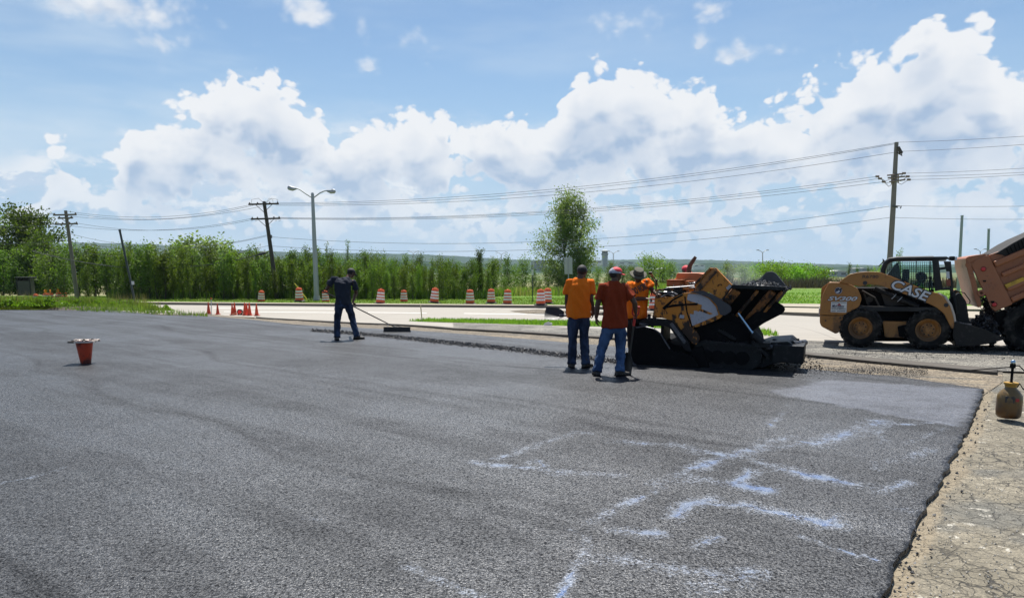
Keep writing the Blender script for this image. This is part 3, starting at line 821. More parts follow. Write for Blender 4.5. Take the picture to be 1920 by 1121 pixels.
# trees behind the hatted worker and the smoke
for i, (px, ty, Y, w_, lm, lab) in enumerate((
    (1215, 479, 108, 1.3, m_leafD, 'bright yellow-green tree directly behind the man in the bush hat'), (1240, 486, 118, 1.2, m_leafA, 'rounded green tree behind the paver controls'),
    (1258, 492, 126, 1.0, m_leafB, 'dark green tree nearest the exhaust pipe of the paver'), (1178, 498, 112, .9, m_leafA, 'low green tree between the two capped workers'),
    (1365, 493, 112, 1.3, m_leafC, 'pale hazy shrub tree seen through the fumes over the paver hopper'), (1395, 497, 110, 1.1, m_leafC, 'pale hazy shrub tree close behind the raised far hopper wing'),
    (1335, 502, 120, 1.0, m_leafC, 'low pale bush behind the yellow hopper box'))):
    one('shrub_tree', lab, px, ty, Y, 100 + i, 5, oval(2.0), 2600, .2, lm, m_bark, clump=.45, trunk_r=.08, base=.04, clusters=46, w=w_ * .9, multi=2)
HEDGE = [proto('round_bush', 120 + i, 3.0, oval(1.9), 1700, .2, (m_leafD, m_leafA, m_leafD)[i], m_bark, clump=.45, trunk_r=.05, base=.02, clusters=36, multi=2) for i in range(3)]
for px, ty, Y in ((1438, 494, 118), (1458, 498, 116), (1478, 500, 118), (1495, 502, 115), (1512, 500, 117), (1530, 503, 116), (1545, 505, 114), (1420, 498, 122), (1470, 496, 126), (1503, 498, 126), (1660, 500, 118), (1640, 508, 116)):
    h = top_h(px, ty, Y); plant(HEDGE[rd.randrange(3)], gp3(px, Y), h / 3 * 1.0, rd.uniform(0, 6), f'{ORD[sorted([1438, 1458, 1478, 1495, 1512, 1530, 1545, 1420, 1470, 1503, 1660, 1640]).index(px)]} rounded bush of the bright far hedge, counting from the paver hopper', 'bush', 'bright bushes in the far hedge', sz=h / 3)
for i, (px, ty, Y) in enumerate(((1590, 493, 96), (1607, 497, 96), (1628, 500, 98))):
    one('thin_conifer', ['thin dark conifer beyond the field, the one standing by itself', 'thin dark conifer beyond the field with a bent top, in the middle of three', 'thin dark conifer beyond the field nearest the raised loader arm'][i], px, ty, Y, 130 + i, 4, col_(.5), 700, .13, m_leafB, m_barkd, clump=.14, trunk_r=.04, base=.08, clusters=34, lean=.15 * i)
one('wispy_sapling', 'small leafy treetop poking up behind the loader cab roof', 1682, 470, 70, 140, 6, col_(.6), 500, .14, m_leafA, m_bark, clump=.2, trunk_r=.04, base=.5, clusters=20)

# brushy dry weeds beyond the field: a mass
def blade_patch(name, pts, hgt, wid, mat, lab=None, lean=.25, seed=3, per=1):
    rg = np.random.default_rng(seed); pts = np.asarray(pts); n = len(pts)
    a = rg.uniform(0, 2 * np.pi, n); dr = np.stack([np.cos(a), np.sin(a), np.zeros(n)], 1)
    h = hgt * rg.uniform(.45, 1.25, n)[:, None]; l = h * rg.normal(0, lean, n)[:, None]; w = wid * rg.uniform(.6, 1.4, n)[:, None]
    pr = np.stack([-dr[:, 1], dr[:, 0], dr[:, 2]], 1); up = np.array([[0, 0, 1.0]])
    v = np.stack([pts - dr * w, pts + dr * w, pts + dr * w * .75 + up * h * .55 + pr * l * .35, pts - dr * w * .75 + up * h * .55 + pr * l * .35,
                  pts + up * h + pr * l], 1).reshape(-1, 3)
    i0 = np.arange(n) * 5
    q = np.stack([i0, i0 + 1, i0 + 2, i0 + 3], 1)
    t = np.stack([i0 + 3, i0 + 2, i0 + 4, i0 + 4], 1)
    me_o = None
    f = []
    me = bpy.data.meshes.new(name)
    me.vertices.add(len(v)); me.vertices.foreach_set('co', v.astype(np.float32).ravel())
    li = np.concatenate([q.ravel(), t[:, :3].ravel()]).astype(np.int32)
    me.loops.add(len(li)); me.loops.foreach_set('vertex_index', li)
    st_ = np.concatenate([np.arange(n) * 4, n * 4 + np.arange(n) * 3]).astype(np.int32); tt = np.concatenate([np.full(n, 4), np.full(n, 3)]).astype(np.int32)
    me.polygons.add(2 * n); me.polygons.foreach_set('loop_start', st_); me.polygons.foreach_set('loop_total', tt)
    me.update(calc_edges=True); me.validate(); me.materials.append(mat)
    o = bpy.data.objects.new(name, me); link(o); tag(o, kind='stuff')
    if lab: tag(o, lab, 'grass')
    return o
def fill(poly, n, seed=1, dz=0.0, dens=None):
    rg = random.Random(seed); xs_ = [p[0] for p in poly]; ys_ = [p[1] for p in poly]; out = []
    tries = 0
    while len(out) < n and tries < n * 30:
        tries += 1
        x = rg.uniform(min(xs_), max(xs_)); y = rg.uniform(min(ys_), max(ys_))
        if not inside(poly, x, y): continue
        if dens and rg.random() > dens(x, y): continue
        out.append((x, y, gz(x, y) + dz))
    return out
clumpy = lambda s, lo=.35: (lambda x, y: max(lo, min(1, .5 + 1.4 * mnoise.noise(Vector((x * s, y * s, 2))))))
# tall verge along the lot's far edge
verge = gp((-600, 562), (0, 580), (150, 584), (330, 591), (390, 594)) + gp((390, 590), (330, 586), (270, 582)) + [(p.x, p.y) for p in (gp3(250, 36.5), gp3(120, 36), gp3(-100, 36), gp3(-700, 36))]
m_soil = simple('dark_soil', (.060, .048, .034), .95, var=.4, scale=3, bump=.8, bscale=20)
mound = lambda x, y: .42 * ss(-11.5, -19, x) * ss(30.6, 33.4, y)
sheet('soil_edge', [(p[0], p[1]) for p in verge], m_soil, -.02, rel=.03, cmin=.4, relief=.05, zf=mound)
up_ = lambda L: [(a, b, c + mound(a, b)) for a, b, c in L]
vp = up_(fill(verge, 34000, 4, -.05, clumpy(.5)))
blade_patch('grass', vp, .20, .011, m_blade3, 'tall green verge grass at the far edge of the fresh asphalt')
vb = [(p.x, p.y) for p in (gp3(-600, 33), gp3(0, 32.6), gp3(240, 33.6), gp3(310, 35), gp3(240, 36.5), gp3(0, 36), gp3(-600, 36))]
blade_patch('grass', up_(fill(vb, 24000, 9, -.05, clumpy(.9, .1))), .46, .013, m_blade3, 'taller seeding grass on the crest of the verge', seed=8)
blade_patch('dry_grass', up_(fill(vb, 3500, 10, -.05, clumpy(.7, .05))), .75, .008, m_blade2, 'dry seed stalks standing up out of the verge grass', seed=9)
rgw = np.random.default_rng(44); cw = []
for px, py_, Y, r_, h_ in ((80, 0, 33.5, .45, .5), (95, 0, 33.1, .3, .45), (230, 0, 34.2, .5, .42), (245, 0, 34.8, .4, .45), (215, 0, 33.8, .35, .3), (20, 0, 32.8, .4, .35), (150, 0, 33.4, .4, .3), (290, 0, 35.2, .3, .25), (312, 0, 35.5, .25, .3), (-30, 0, 33, .5, .4), (50, 0, 32.6, .3, .25), (185, 0, 33.4, .3, .3), (120, 0, 32.8, .3, .25)):
    c_ = gp3(px, Y); n_ = 420; a = rgw.normal(size=(n_, 3)) * np.array([r_ * .6, r_ * .5, 0]); z_ = rgw.uniform(0, 1, n_) ** .7 * h_ * np.exp(-(a[:, 0] ** 2 + a[:, 1] ** 2) / (r_ * r_)); a[:, 2] = z_
    cw.append(a + np.array([c_.x, c_.y, gz(c_.x, c_.y) + mound(c_.x, c_.y)])[None])
v_, f_ = leaves_at(np.concatenate(cw), .075, rgw, -.2); tag(arr_mesh('weeds', v_, f_, 4, m_leafD), 'broad-leaved weeds in clumps along the verge', 'weeds', kind='stuff')
# central strip of grass beside the driveway
strip = gp((765, 601), (800, 598), (900, 599), (1060, 602), (1180, 606), (1280, 611), (1280, 616), (1150, 612), (1040, 610), (900, 605.5), (790, 602.5))
blade_patch('grass', fill(strip, 9000, 12, -.02), .13, .012, m_blade, 'low strip of green grass between street and driveway', seed=11)
sheet('soil_strip', strip, m_land, -.004, rel=.03, cmin=.3)
s2 = gp((1400, 622), (1425, 619), (1445, 624), (1462, 630), (1440, 630), (1412, 627))
blade_patch('weeds', fill(s2, 260, 13), .13, .012, m_blade, 'small clump of weeds at the driveway corner behind the paver ram', seed=14)
# mown strip behind the far kerb and the field on the other side
mown = gp((-500, 560.8), (260, 566), (640, 570.5), (1030, 573.5), (1240, 576)) + [(p.x, p.y) for p in (gp3(1240, 62), gp3(1000, 62), gp3(640, 58), gp3(260, 62), gp3(-500, 72))]
blade_patch('grass', fill(mown, 34000, 15, -.07), .085, .022, m_blade, 'short mown grass along the far kerb', seed=16)
scr = [(p.x, p.y) for p in (gp3(905, 64), gp3(1060, 66), gp3(1260, 66), gp3(1300, 100), gp3(1100, 110), gp3(905, 100))]
blade_patch('undergrowth', fill(scr, 24000, 17, -.05, clumpy(.25, .08)), .75, .030, m_blade, 'wild undergrowth below the tall airy tree', seed=18)
blade_patch('undergrowth', fill(scr, 7000, 19, -.05, clumpy(.3, .05)), .8, .03, m_blade2, 'dry stalks in the wild undergrowth', seed=20)
fld = [(p.x, p.y) for p in (gp3(1290, 62), gp3(1420, 52), gp3(2300, 48), gp3(2400, 130), gp3(1260, 130))]
blade_patch('grass', fill(fld, 40000, 21, -.07, clumpy(.12, .3)), .11, .045, m_blade, 'green field beyond the kerbs', seed=22)
drf = [(p.x, p.y) for p in (gp3(1300, 102), gp3(2300, 102), gp3(2300, 118), gp3(1300, 116))]
blade_patch('brushwood', fill(drf, 16000, 23, -.05, clumpy(.2, .15)), 1.5, .035, leaf_mat('brush', (.055, .05, .038), (.13, .115, .085), .2), 'brown leafless brush below the far hedge', seed=24)
und = [(p.x, p.y) for p in (gp3(200, 59), gp3(915, 58), gp3(915, 68), gp3(200, 70))]
blade_patch('undergrowth', fill(und, 16000, 25, -.05, clumpy(.4, .2)), .7, .030, leaf_mat('understory', (.022, .05, .010), (.06, .12, .022), .3), 'dark undergrowth at the feet of the saplings', seed=26)
# ================================================================== POLES, WIRES, BARRELS, CONES, SIGNS
m_wood = simple('weathered_pole_wood', (.17, .145, .115), .9, var=.3, scale=6, bump=.4, bscale=25)
m_woodd = simple('dark_pole_wood', (.060, .052, .044), .9, var=.3, scale=6, bump=.4, bscale=25)
m_galv = simple('galvanised_steel', (.33, .345, .355), .5, metal=.4, var=.1, scale=3)
m_wire = simple('wire', (.055, .055, .06), .6, var=.1)
m_porc = simple('insulator', (.17, .13, .11), .35, var=.2)
m_black = simple('black_rubber', (.018, .018, .019), .75, var=.3, scale=9)
m_drum = simple('orange_plastic', (.72, .105, .018), .45, var=.10, scale=6, dirt=(.22, .06, .03), dirt_amt=.45, dirt_scale=6)
m_band = simple('reflective_white', (.74, .73, .72), .45, var=.06, dirt=(.3, .26, .22), dirt_amt=.35, dirt_scale=9)
m_cone = simple('cone_orange', (.66, .065, .015), .5, var=.12, scale=9, dirt=(.10, .025, .015), dirt_amt=.5, dirt_scale=9)
m_amber = simple('amber_lens', (.85, .30, .01), .25, var=.1)
m_greenpost = simple('dark_green_steel', (.035, .050, .045), .6, var=.2, scale=5)
m_white = simple('white_board', (.60, .60, .585), .6, var=.08, scale=4)
m_stake = simple('stake_wood', (.50, .40, .26), .8, var=.15, scale=14)

def post_frame(bpx, bY, tpx, tpy, Y=None):
    b = gp3(bpx, bY); t = P(tpx, tpy, Y or bY); return b, t
def crossarm(mb_arm, mb_ins, c, half, dirv, ins=(), up=.16, slope=0.0):
    d = Vector(dirv).normalized(); a = c - d * half + Vector((0, 0, -slope)); b = c + d * half + Vector((0, 0, slope))
    mb_arm.bar(a, b, .10, .13)
    for u in ins:
        p = a.lerp(b, u); mb_ins.tube([p + Vector((0, 0, .05)), p + Vector((0, 0, up * .5)), p + Vector((0, 0, up))], [.045, .07, .04], 8)
# pole 1: far one over the trees by the leaning post
def utility_pole(bpx, bY, tpx, tpy, label, mat, arms, r=(.17, .11)):
    b, t = post_frame(bpx, bY, tpx, tpy)
    e = empty('utility_pole', b, 0, label, 'utility pole'); L = lambda w: Vector(w) - b
    mb = MB(); mb.tube([L(b) - Vector((0, 0, .5)), L(b).lerp(L(t), .5), L(t)], [r[0], (r[0] + r[1]) / 2, r[1]], 14); mb.build('pole', mat, e, smooth=50)
    for (py, hp, ins, brace) in arms:
        k = (py - tpy) / ((proj_y(b)) - tpy); c = L(t).lerp(L(b), k); ma = MB(); mi = MB()
        half = hp / FPX * bY
        crossarm(ma, mi, c + Vector((0, -.16, 0)), half, (1, .12, 0), ins, slope=half * .035)
        if brace:
            for sg in (-1, 1): ma.tube([c + Vector((sg * half * .55, -.16, -.05)), c + Vector((0, -.14, -half * .55))], .025, 6)
        a = ma.build('crossarm', mat, e, bevel=.01)
        if mi.v: mi.build('insulators', m_porc, a, smooth=50)
    return e, b, t
def proj_y(w):
    d = w - Vector((0, 0, CAM_H)); f = d.y * math.cos(PITCH) - d.z * math.sin(PITCH); u = d.y * math.sin(PITCH) + d.z * math.cos(PITCH)
    return PPY - FPX * u / f
e1, b1_, t1_ = utility_pole(145, 61, 123, 395, 'far weathered utility pole with three crossarms behind the verge grass', m_wood, [(403, 20, (.04, .96), 0), (409, 13, (.1, .9), 1), (420, 20, (.05, .35, .65, .95), 1)], r=(.17, .12))
e2, b2_, t2_ = utility_pole(521, 59, 495, 378, 'dark leaning utility pole with two double crossarms in front of the saplings', m_woodd, [(383, 27, (.04, .30, .70, .96), 1), (410, 26, (.04, .22, .5, .78, .96), 1)], r=(.19, .13))
# pipes, jumpers and hardware on the second pole
mb = MB(); c = P(497, 383, 59) - b2_
for sg, px in ((-1, 472), (1, 512), (1, 521)):
    a = P(px, 383, 58.8) - b2_; m2 = P((px + 497) / 2, 372, 58.8) - b2_; mb.tube([a, a + Vector((0, 0, .35)), m2, c], .013, 5)
for px in (470, 478, 500, 507, 515, 522):
    a = P(px, 410, 58.8) - b2_; mb.tube([a, a + Vector((.05, 0, -.22)), a + Vector((.2, 0, -.1))], .012, 5)
mb.box(P(507, 443, 59) - b2_, (.22, .2, .2)); mb.tube([P(503, 440, 59) - b2_, P(510, 447, 59) - b2_], .03, 6)
mb.build('line_hardware', m_wire, e2)
# right pole
b3_ = gp3(1663, 48); t3_ = P(1681, 267, 48)
e3 = empty('utility_pole', b3_, 0, 'tall pale utility pole rising behind the skid steer loader cab', 'utility pole')
L3 = lambda px, py, dy=0: P(px, py, 48 + dy) - b3_
mb = MB(); mb.tube([Vector((0, 0, -.5)), L3(1674, 400), L3(1681, 267)], [.19, .16, .12], 14); mb.build('pole', simple('pale_pole_wood', (.18, .165, .145), .9, var=.25, scale=5, bump=.3, bscale=25), e3, smooth=50)
mb = MB(); mb.tube([L3(1684, 276, -.2), L3(1690, 288, -.3)], [.10, .12], 8); mb.tube([L3(1682, 286, -.2), L3(1691, 292, -.3), L3(1690, 284, -.3)], [.05, .06, .04], 8); mb.build('cable_bracket', m_woodd, e3, smooth=50)
mb = MB()
for a, b_ in (((1664, 329), (1692, 326)), ((1665, 334), (1697, 331)), ((1668, 341), (1697, 337)), ((1672, 330), (1672, 345)), ((1684, 326), (1684, 343))): mb.tube([L3(*a, -.25), L3(*b_, -.1)], .05, 6)
for px, py in ((1645, 331), (1650, 335), (1657, 341), (1695, 325), (1702, 331), (1704, 337)):
    mb.tube([L3(px - 3, py, -.1), L3(px + 3, py, -.1)], [.07, .07], 8)
    mb.tube([L3(px, py, -.1), L3((px + 1676) / 2, py + 9, -.1), L3(1676, py + 2, 0)], .018, 5)
mb.build('insulator_cluster', m_porc, e3, smooth=50)
mb = MB(); mb.tube([L3(1678, 386), L3(1690, 387, -.2), L3(1688, 391, -.2)], .04, 6); mb.tube([L3(1672, 386, -.2), L3(1683, 389, -.2)], .05, 6); mb.build('line_clamp', m_wire, e3)

# wires
def wire(a, b, sag, r, label, group):
    a = Vector(a); b = Vector(b); mb = MB(); n = 28; o_ = a.copy()
    pts = [a.lerp(b, i / n) - Vector((0, 0, 4 * sag * (i / n) * (1 - i / n))) - o_ for i in range(n + 1)]
    mb.tube(pts, r, 5, cap=False); o = mb.build('overhead_wire', m_wire, smooth=180); o.location = o_
    return tag(o, label, 'wire', group)
A = P(470, 383, 58.8); B = P(523, 383, 58.6)
up = [('topmost', (1680, 268), (524, 381), .9), ('second from top', (1679, 270), (520, 383), 1.0), ('third from top', (1677, 286), (517, 385), .95),
      ('upper middle', (1645, 331), (526, 408), .85), ('middle', (1650, 335), (522, 409), .85), ('lower middle', (1656, 341), (518, 410), .85), ('fifth level', (1668, 387), (505, 444), 1.3), ('lowest', (1668, 408), (503, 461), 1.15)]
for nm, a, b_, sg in up:
    wire(P(a[0], a[1], 48), P(b_[0], b_[1], 59), sg * 1.0, .013, f'{nm} overhead wire between the leaning pole and the tall pale pole', 'overhead wires between poles')
for nm, a, b_ in (('topmost', (1685, 267), (1960, 253)), ('second', (1692, 284), (1960, 268)), ('third', (1700, 325), (1960, 313)), ('fourth', (1704, 331), (1960, 321)), ('fifth', (1706, 337), (1960, 325)), ('sixth', (1690, 386), (1960, 386)), ('lowest', (1676, 408), (1960, 411))):
    wire(P(a[0], a[1], 47.8), P(b_[0], b_[1], 42), .05, .011, f'{nm} overhead wire running past the tall pale pole out of the picture', 'overhead wires past the tall pole')
for nm, a, b_, sg in (('topmost', (124, 396), (470, 384), .75), ('second', (144, 402), (475, 385), .75), ('third', (104, 402), (500, 385), .8), ('fourth', (108, 420), (471, 410), .75), ('fifth', (147, 419), (478, 411), .75), ('sixth', (130, 438), (500, 441), 1.1), ('seventh', (130, 452), (500, 443), .9), ('lowest', (130, 470), (503, 461), .8)):
    wire(P(a[0], a[1], 61), P(b_[0], b_[1], 58.8), sg * .95, .013, f'{nm} overhead wire between the far pole and the leaning pole', 'overhead wires between the far poles')
for nm, a, b_ in (('upper', (104, 400), (-60, 412)), ('middle', (108, 420), (-60, 424)), ('lower', (126, 450), (-60, 455))):
    wire(P(a[0], a[1], 61), P(b_[0], b_[1], 70), .2, .018, f'{nm} overhead wire from the far pole toward the broad dark tree', 'overhead wires toward the dark tree')
o = wire(P(503, 473, 58.9), P(60, 470, 60), 1.35, .035, 'thick black cable sagging in front of the saplings', None)
mb = MB(); mb.tube([P(484, 478, 58.9), P(488, 476.5, 58.9), P(496, 474.5, 58.9), P(499, 473.5, 58.9)], [.04, .12, .12, .05], 8); s_ = mb.build('splice_case', m_wire, smooth=50)
for v in s_.data.vertices: v.co -= o.location
s_.parent = o

# street lamp with two arms
b_ = gp3(594, 56); t_ = P(586, 361, 56); e = empty('street_lamp', b_, 0, 'tall grey steel street lamp with two curved arms beside the raking worker', 'street lamp')
L = lambda px, py, dy=0: P(px, py, 56 + dy) - b_
mb = MB(); mb.tube([Vector((0, 0, -.1)), L(590, 465), L(586, 364)], [.21, .165, .115], 18); mb.tube([L(586, 364), L(586, 361.5)], [.12, .08], 18); mb.build('pole', m_galv, e, smooth=50)
mb = MB(); mb.box((0, 0, .02), (.5, .5, .06)); mb.tube([Vector((0, 0, 0)), Vector((0, 0, .28))], [.27, .24], 16); mb.build('base_plate', m_galv, e, bevel=.01)
for arm, headp in ((((585, 371), (574, 364), (562, 355.5), (556, 353.5)), ((556, 353.8), (549, 354.5), (542, 352.2), (539.5, 351.5))), (((588, 371), (600, 362), (608, 358.5), (614, 357.5)), ((613, 357.8), (620, 359.5), (626, 358.8), (629, 358.2)))):
    mb = MB(); mb.tube([L(*p) for p in arm], .045, 8); a = mb.build('arm', m_galv, e, smooth=60)
    mb = MB(); mb.tube([L(*p) for p in headp], [(.07, .05), (.15, .10), (.17, .11), (.10, .06)], 12, round_=False); h_ = mb.build('lamp_head', m_galv, a, smooth=60)
    mb = MB(); c = L((headp[1][0] + headp[2][0]) / 2, headp[1][1] - 2.5); mb.tube([c - Vector((0, 0, .05)), c + Vector((0, 0, .09))], .05, 8); mb.build('photocell', m_wire, h_)

# leaning dark post with a small tag
b_ = gp3(252, 38.5); b_.z -= .1; t_ = P(224.5, 431, 38.5); e = empty('leaning_post', b_, 0, 'dark steel post leaning out of the verge grass with a small white tag', 'post')
L = lambda px, py, dy=0: P(px, py, 38.5 + dy) - b_
mb = MB(); mb.tube([L(255, 575), L(224.5, 432)], .055, 10); mb.tube([L(225, 433.5), L(224, 430.5)], .065, 10); mb.build('post_tube', m_greenpost, e, smooth=50)
mb = MB(); mb.box(L(249, 530.5, -.08), (.13, .03, .18)); mb.build('tag_plate', m_white, e)
# sign seen from behind
b_ = gp3(1066, 52); e = empty('road_sign', b_, 0, 'back of a square grey road sign on a channel post behind the orange-shirted worker', 'sign')
L = lambda px, py, dy=0: P(px, py, 52 + dy) - b_
mb = MB(); mb.tube([Vector((0, 0, -.2)), L(1065.5, 485)], .035, 8); mb.build('post', m_galv, e)
mb = MB(); mb.prism([L(1058, 483), L(1073, 483), L(1073.5, 514), L(1058.5, 514)], [p + Vector((0, .03, 0)) for p in (L(1058, 483), L(1073, 483), L(1073.5, 514), L(1058.5, 514))]); mb.build('sign_panel', simple('sign_back', (.36, .37, .37), .55, var=.08), e)
# slim dark post with a white box
b_ = gp3(999, 54); e = empty('marker_post', b_, 0, 'slim dark post with a small white box beside the tall airy tree', 'post')
L = lambda px, py, dy=0: P(px, py, 54 + dy) - b_
mb = MB(); mb.tube([Vector((0, 0, -.2)), L(997.5, 490)], .035, 8); mb.build('post_tube', m_greenpost, e)
mb = MB(); c = L(998.5, 511, -.06); mb.box(c, (.15, .1, .40)); mb.build('white_box', m_white, e, bevel=.01)
# guy wire guard
b_ = P(577, 563, 57); mb = MB(); mb.tube([Vector((0, 0, 0)), P(552, 531, 57) - b_], [.04, .04], 8); o = mb.build('guy_guard', simple('yellow_plastic', (.62, .52, .05), .5), smooth=60); o.location = b_
tag(o, 'yellow guy wire guard sloping beside the striped barrel', 'guard')
# two bare poles beyond the loader
for bx, bY, tx, ty, lab in ((1796, 60, 1804, 405, 'bare pale post rising between the loader cab and the dump truck'), (1850, 66, 1854, 430, 'shorter bare pale post rising just above the dump truck tailgate')):
    b_ = gp3(bx, bY); mb = MB(); mb.tube([Vector((0, 0, -.3)), P(tx, ty, bY) - b_], [.13, .10], 12); mb.tube([P(tx, ty, bY) - b_, P(tx, ty - 1, bY) - b_], [.12, .12], 12)
    o = mb.build('bare_post', m_galv, smooth=50); o.location = b_; tag(o, lab, 'post')
# distant twin-arm lamps
for i, (px, py, Y) in enumerate(((775, 471, 210), (940, 473, 210), (1150, 471, 190), (1430, 469, 160), (1838, 467, 170))):
    b_ = gp3(px, Y); e = empty('distant_lamp', b_, 0, ['far twin-arm lamp above the saplings past the raking worker', 'far twin-arm lamp above the scrub beside the spire-shaped tree', 'far twin-arm lamp between the control tower and the bush-hatted man', 'far twin-arm lamp above the raised far hopper wing', 'far twin-arm lamp beside the dump truck tailgate'][i], 'street lamp', 'distant twin-arm lamps')
    k = Y / FPX; L = lambda dx, yy: P(px + dx, yy, Y) - b_
    mb = MB(); mb.tube([Vector((0, 0, 0)), L(0, py + 4)], [.13, .09], 8); mb.build('pole', m_galv, e)
    for sg in (-1, 1):
        mb = MB(); mb.tube([L(0, py + 5), L(sg * 4, py + 1.5), L(sg * 9, py)], .06, 6); mb.box(L(sg * 9, py), (k * 4, .4, .16)); mb.build('arm', m_galv, e)

# traffic barrels
def drum_proto():
    e = bpy.data.objects.new('traffic_barrel', None); COL.objects.link(e)
    mb = MB(); mb.lathe([(.0, .08), (.285, .08), (.29, .20), (.275, .24), (.27, .40), (.255, .43), (.25, .60), (.235, .63), (.23, .80), (.22, .84), (.215, .90), (.17, .955), (.0, .96)], n=28); mb.build('barrel', m_drum, e, smooth=35)
    for z0, z1, r0, r1 in ((.27, .38, .2785, .276), (.46, .57, .2585, .256), (.66, .77, .2385, .236)):
        if z0 == .27: z0, z1 = .275, .385
        mb = MB(); mb.lathe([(r0 - .01, z0), (r0 + .001, z0), (r1 + .001, z1), (r1 - .01, z1)], n=28); mb.build('reflective_band', m_band, e, smooth=35)
    mb = MB(); mb.lathe([(.0, 0), (.42, 0), (.42, .03), (.33, .08), (.29, .10), (.0, .10)], n=12); mb.build('rubber_base', m_black, e, smooth=25)
    mb = MB(); mb.tube([(-.09, 0, .95), (-.07, 0, .995), (.07, 0, .995), (.09, 0, .95)], .016, 6); mb.build('handle', m_drum, e, smooth=60)
    return e
DR = drum_proto(); first = True
def put_drum(px, by, ty, label, tilt=0.0, rz=0.0, dx=0, group='orange traffic barrels along the far kerb'):
    global first
    Y = min(54.5, FPX * .98 / (by - ty)) if px < 1100 else FPX * .98 / (by - ty); k_ = Y * (by - ty) / FPX / .98; o = DR if first else copy_tree(DR); first = False
    b = P(px, by, Y); o.location = (b.x, b.y, gp3(px, Y).z + .10 if abs(b.z - gp3(px, Y).z) > .35 else b.z); o.rotation_euler = (0, tilt, rz); o.scale = (k_, k_, k_)
    tag(o, label, 'barrel', group); return o
for i, (px, by, ty, tl, lab) in enumerate(((490, 567, 545, .06, 'orange striped barrel just before the dark leaning utility pole'), (561.5, 565, 539.5, -.03, 'orange striped barrel touching the yellow guy guard'),
     (611, 569, 545, .05, 'orange striped barrel half hidden by the raking worker'), (713, 570, 542, -.10, 'orange striped barrel, first past the raking worker'),
     (757.5, 567.5, 544, 0, 'orange striped barrel, second past the raking worker'), (814, 568, 540, .10, 'orange striped barrel tilting slightly, third past the raking worker'),
     (881.5, 570.5, 543, -.03, 'orange striped barrel, fourth past the raking worker, with a bent top'), (921, 568.5, 542, .0, 'orange striped barrel below the dark spire-shaped tree'),
     (951.5, 571, 543, -.04, 'orange striped barrel between the spire-shaped tree and the marker post'), (1014, 572, 542.5, -.02, 'orange striped barrel, nearer of the overlapping pair by the orange-shirted man'),
     (1026.5, 569, 540.5, .03, 'orange striped barrel, farther of the overlapping pair by the orange-shirted man'), (1226, 582, 549, .08, 'pink-red faded barrel seen behind the hands of the hatted man'))):
    put_drum(px, by, ty, lab, tl, i * 1.3)
# the low group beyond the verge, three of them with amber lamps
for i, (px, by, ty, lamp) in enumerate(((67, 561, 549, 0), (86, 561, 547, 1), (95, 561, 547, 1), (110, 562, 546, 1), (121, 563, 546, 0))):
    Y = 62 + i * .7; b = gp3(px, Y); s_ = (P(px, ty, Y).z - b.z) ; o = copy_tree(DR); o.location = b; 
    # the verge hides the lower half: stand them on the land behind it
    o.location = (b.x, b.y, P(px, ty, Y).z - .98); tag(o, ['orange barrel, lowest and by itself next to the black shelter', 'orange barrel with amber lamp, first of a touching pair past the shelter', 'orange barrel with amber lamp, second of a touching pair past the shelter', 'orange barrel with amber lamp standing next to a lampless one', 'lampless orange barrel nearest the far utility pole'][i], 'barrel', 'orange barrels by the black shelter')
    o.rotation_euler = (0, 0, i)
    if lamp:
        mb = MB(); mb.tube([(0, 0, .98), (0, 0, 1.05)], .05, 8); mb.tube([(0, -.05, 1.16), (0, .05, 1.16)], [.13, .13], 14); mb.build('warning_lamp', m_amber, o, smooth=50)
ped = [(p.x, p.y) for p in (gp3(-60, 58), gp3(140, 58), gp3(160, 74), gp3(-80, 74))]
# black shelter
b_ = gp3(46, 66); zt = P(46, 521, 66).z
e = empty('bus_shelter', (b_.x, 66, b_.z), .15, 'black boxy shelter with a flat roof at the end of the verge', 'shelter')
hh = zt - b_.z; m_shel = simple('shelter_panel', (.050, .045, .040), .5, var=.3, scale=3)
mb = MB(); mb.box((0, .8, hh / 2), (1.05, .06, hh)); mb.box((-.50, .4, hh / 2), (.06, .8, hh)); mb.box((.50, .4, hh / 2), (.06, .8, hh)); mb.box((0, 0, hh / 2 - .1), (1.0, .04, hh - .3)); mb.build('shelter_wall', m_shel, e)
mb = MB(); mb.box((.05, .4, hh + .02), (1.34, 1.2, .12)); mb.build('roof', m_black, e, bevel=.02)
mb = MB(); mb.box((.54, -.02, hh / 2), (.08, .08, hh)); mb.box((-.54, -.02, hh / 2), (.08, .08, hh)); mb.build('corner_post', m_black, e)

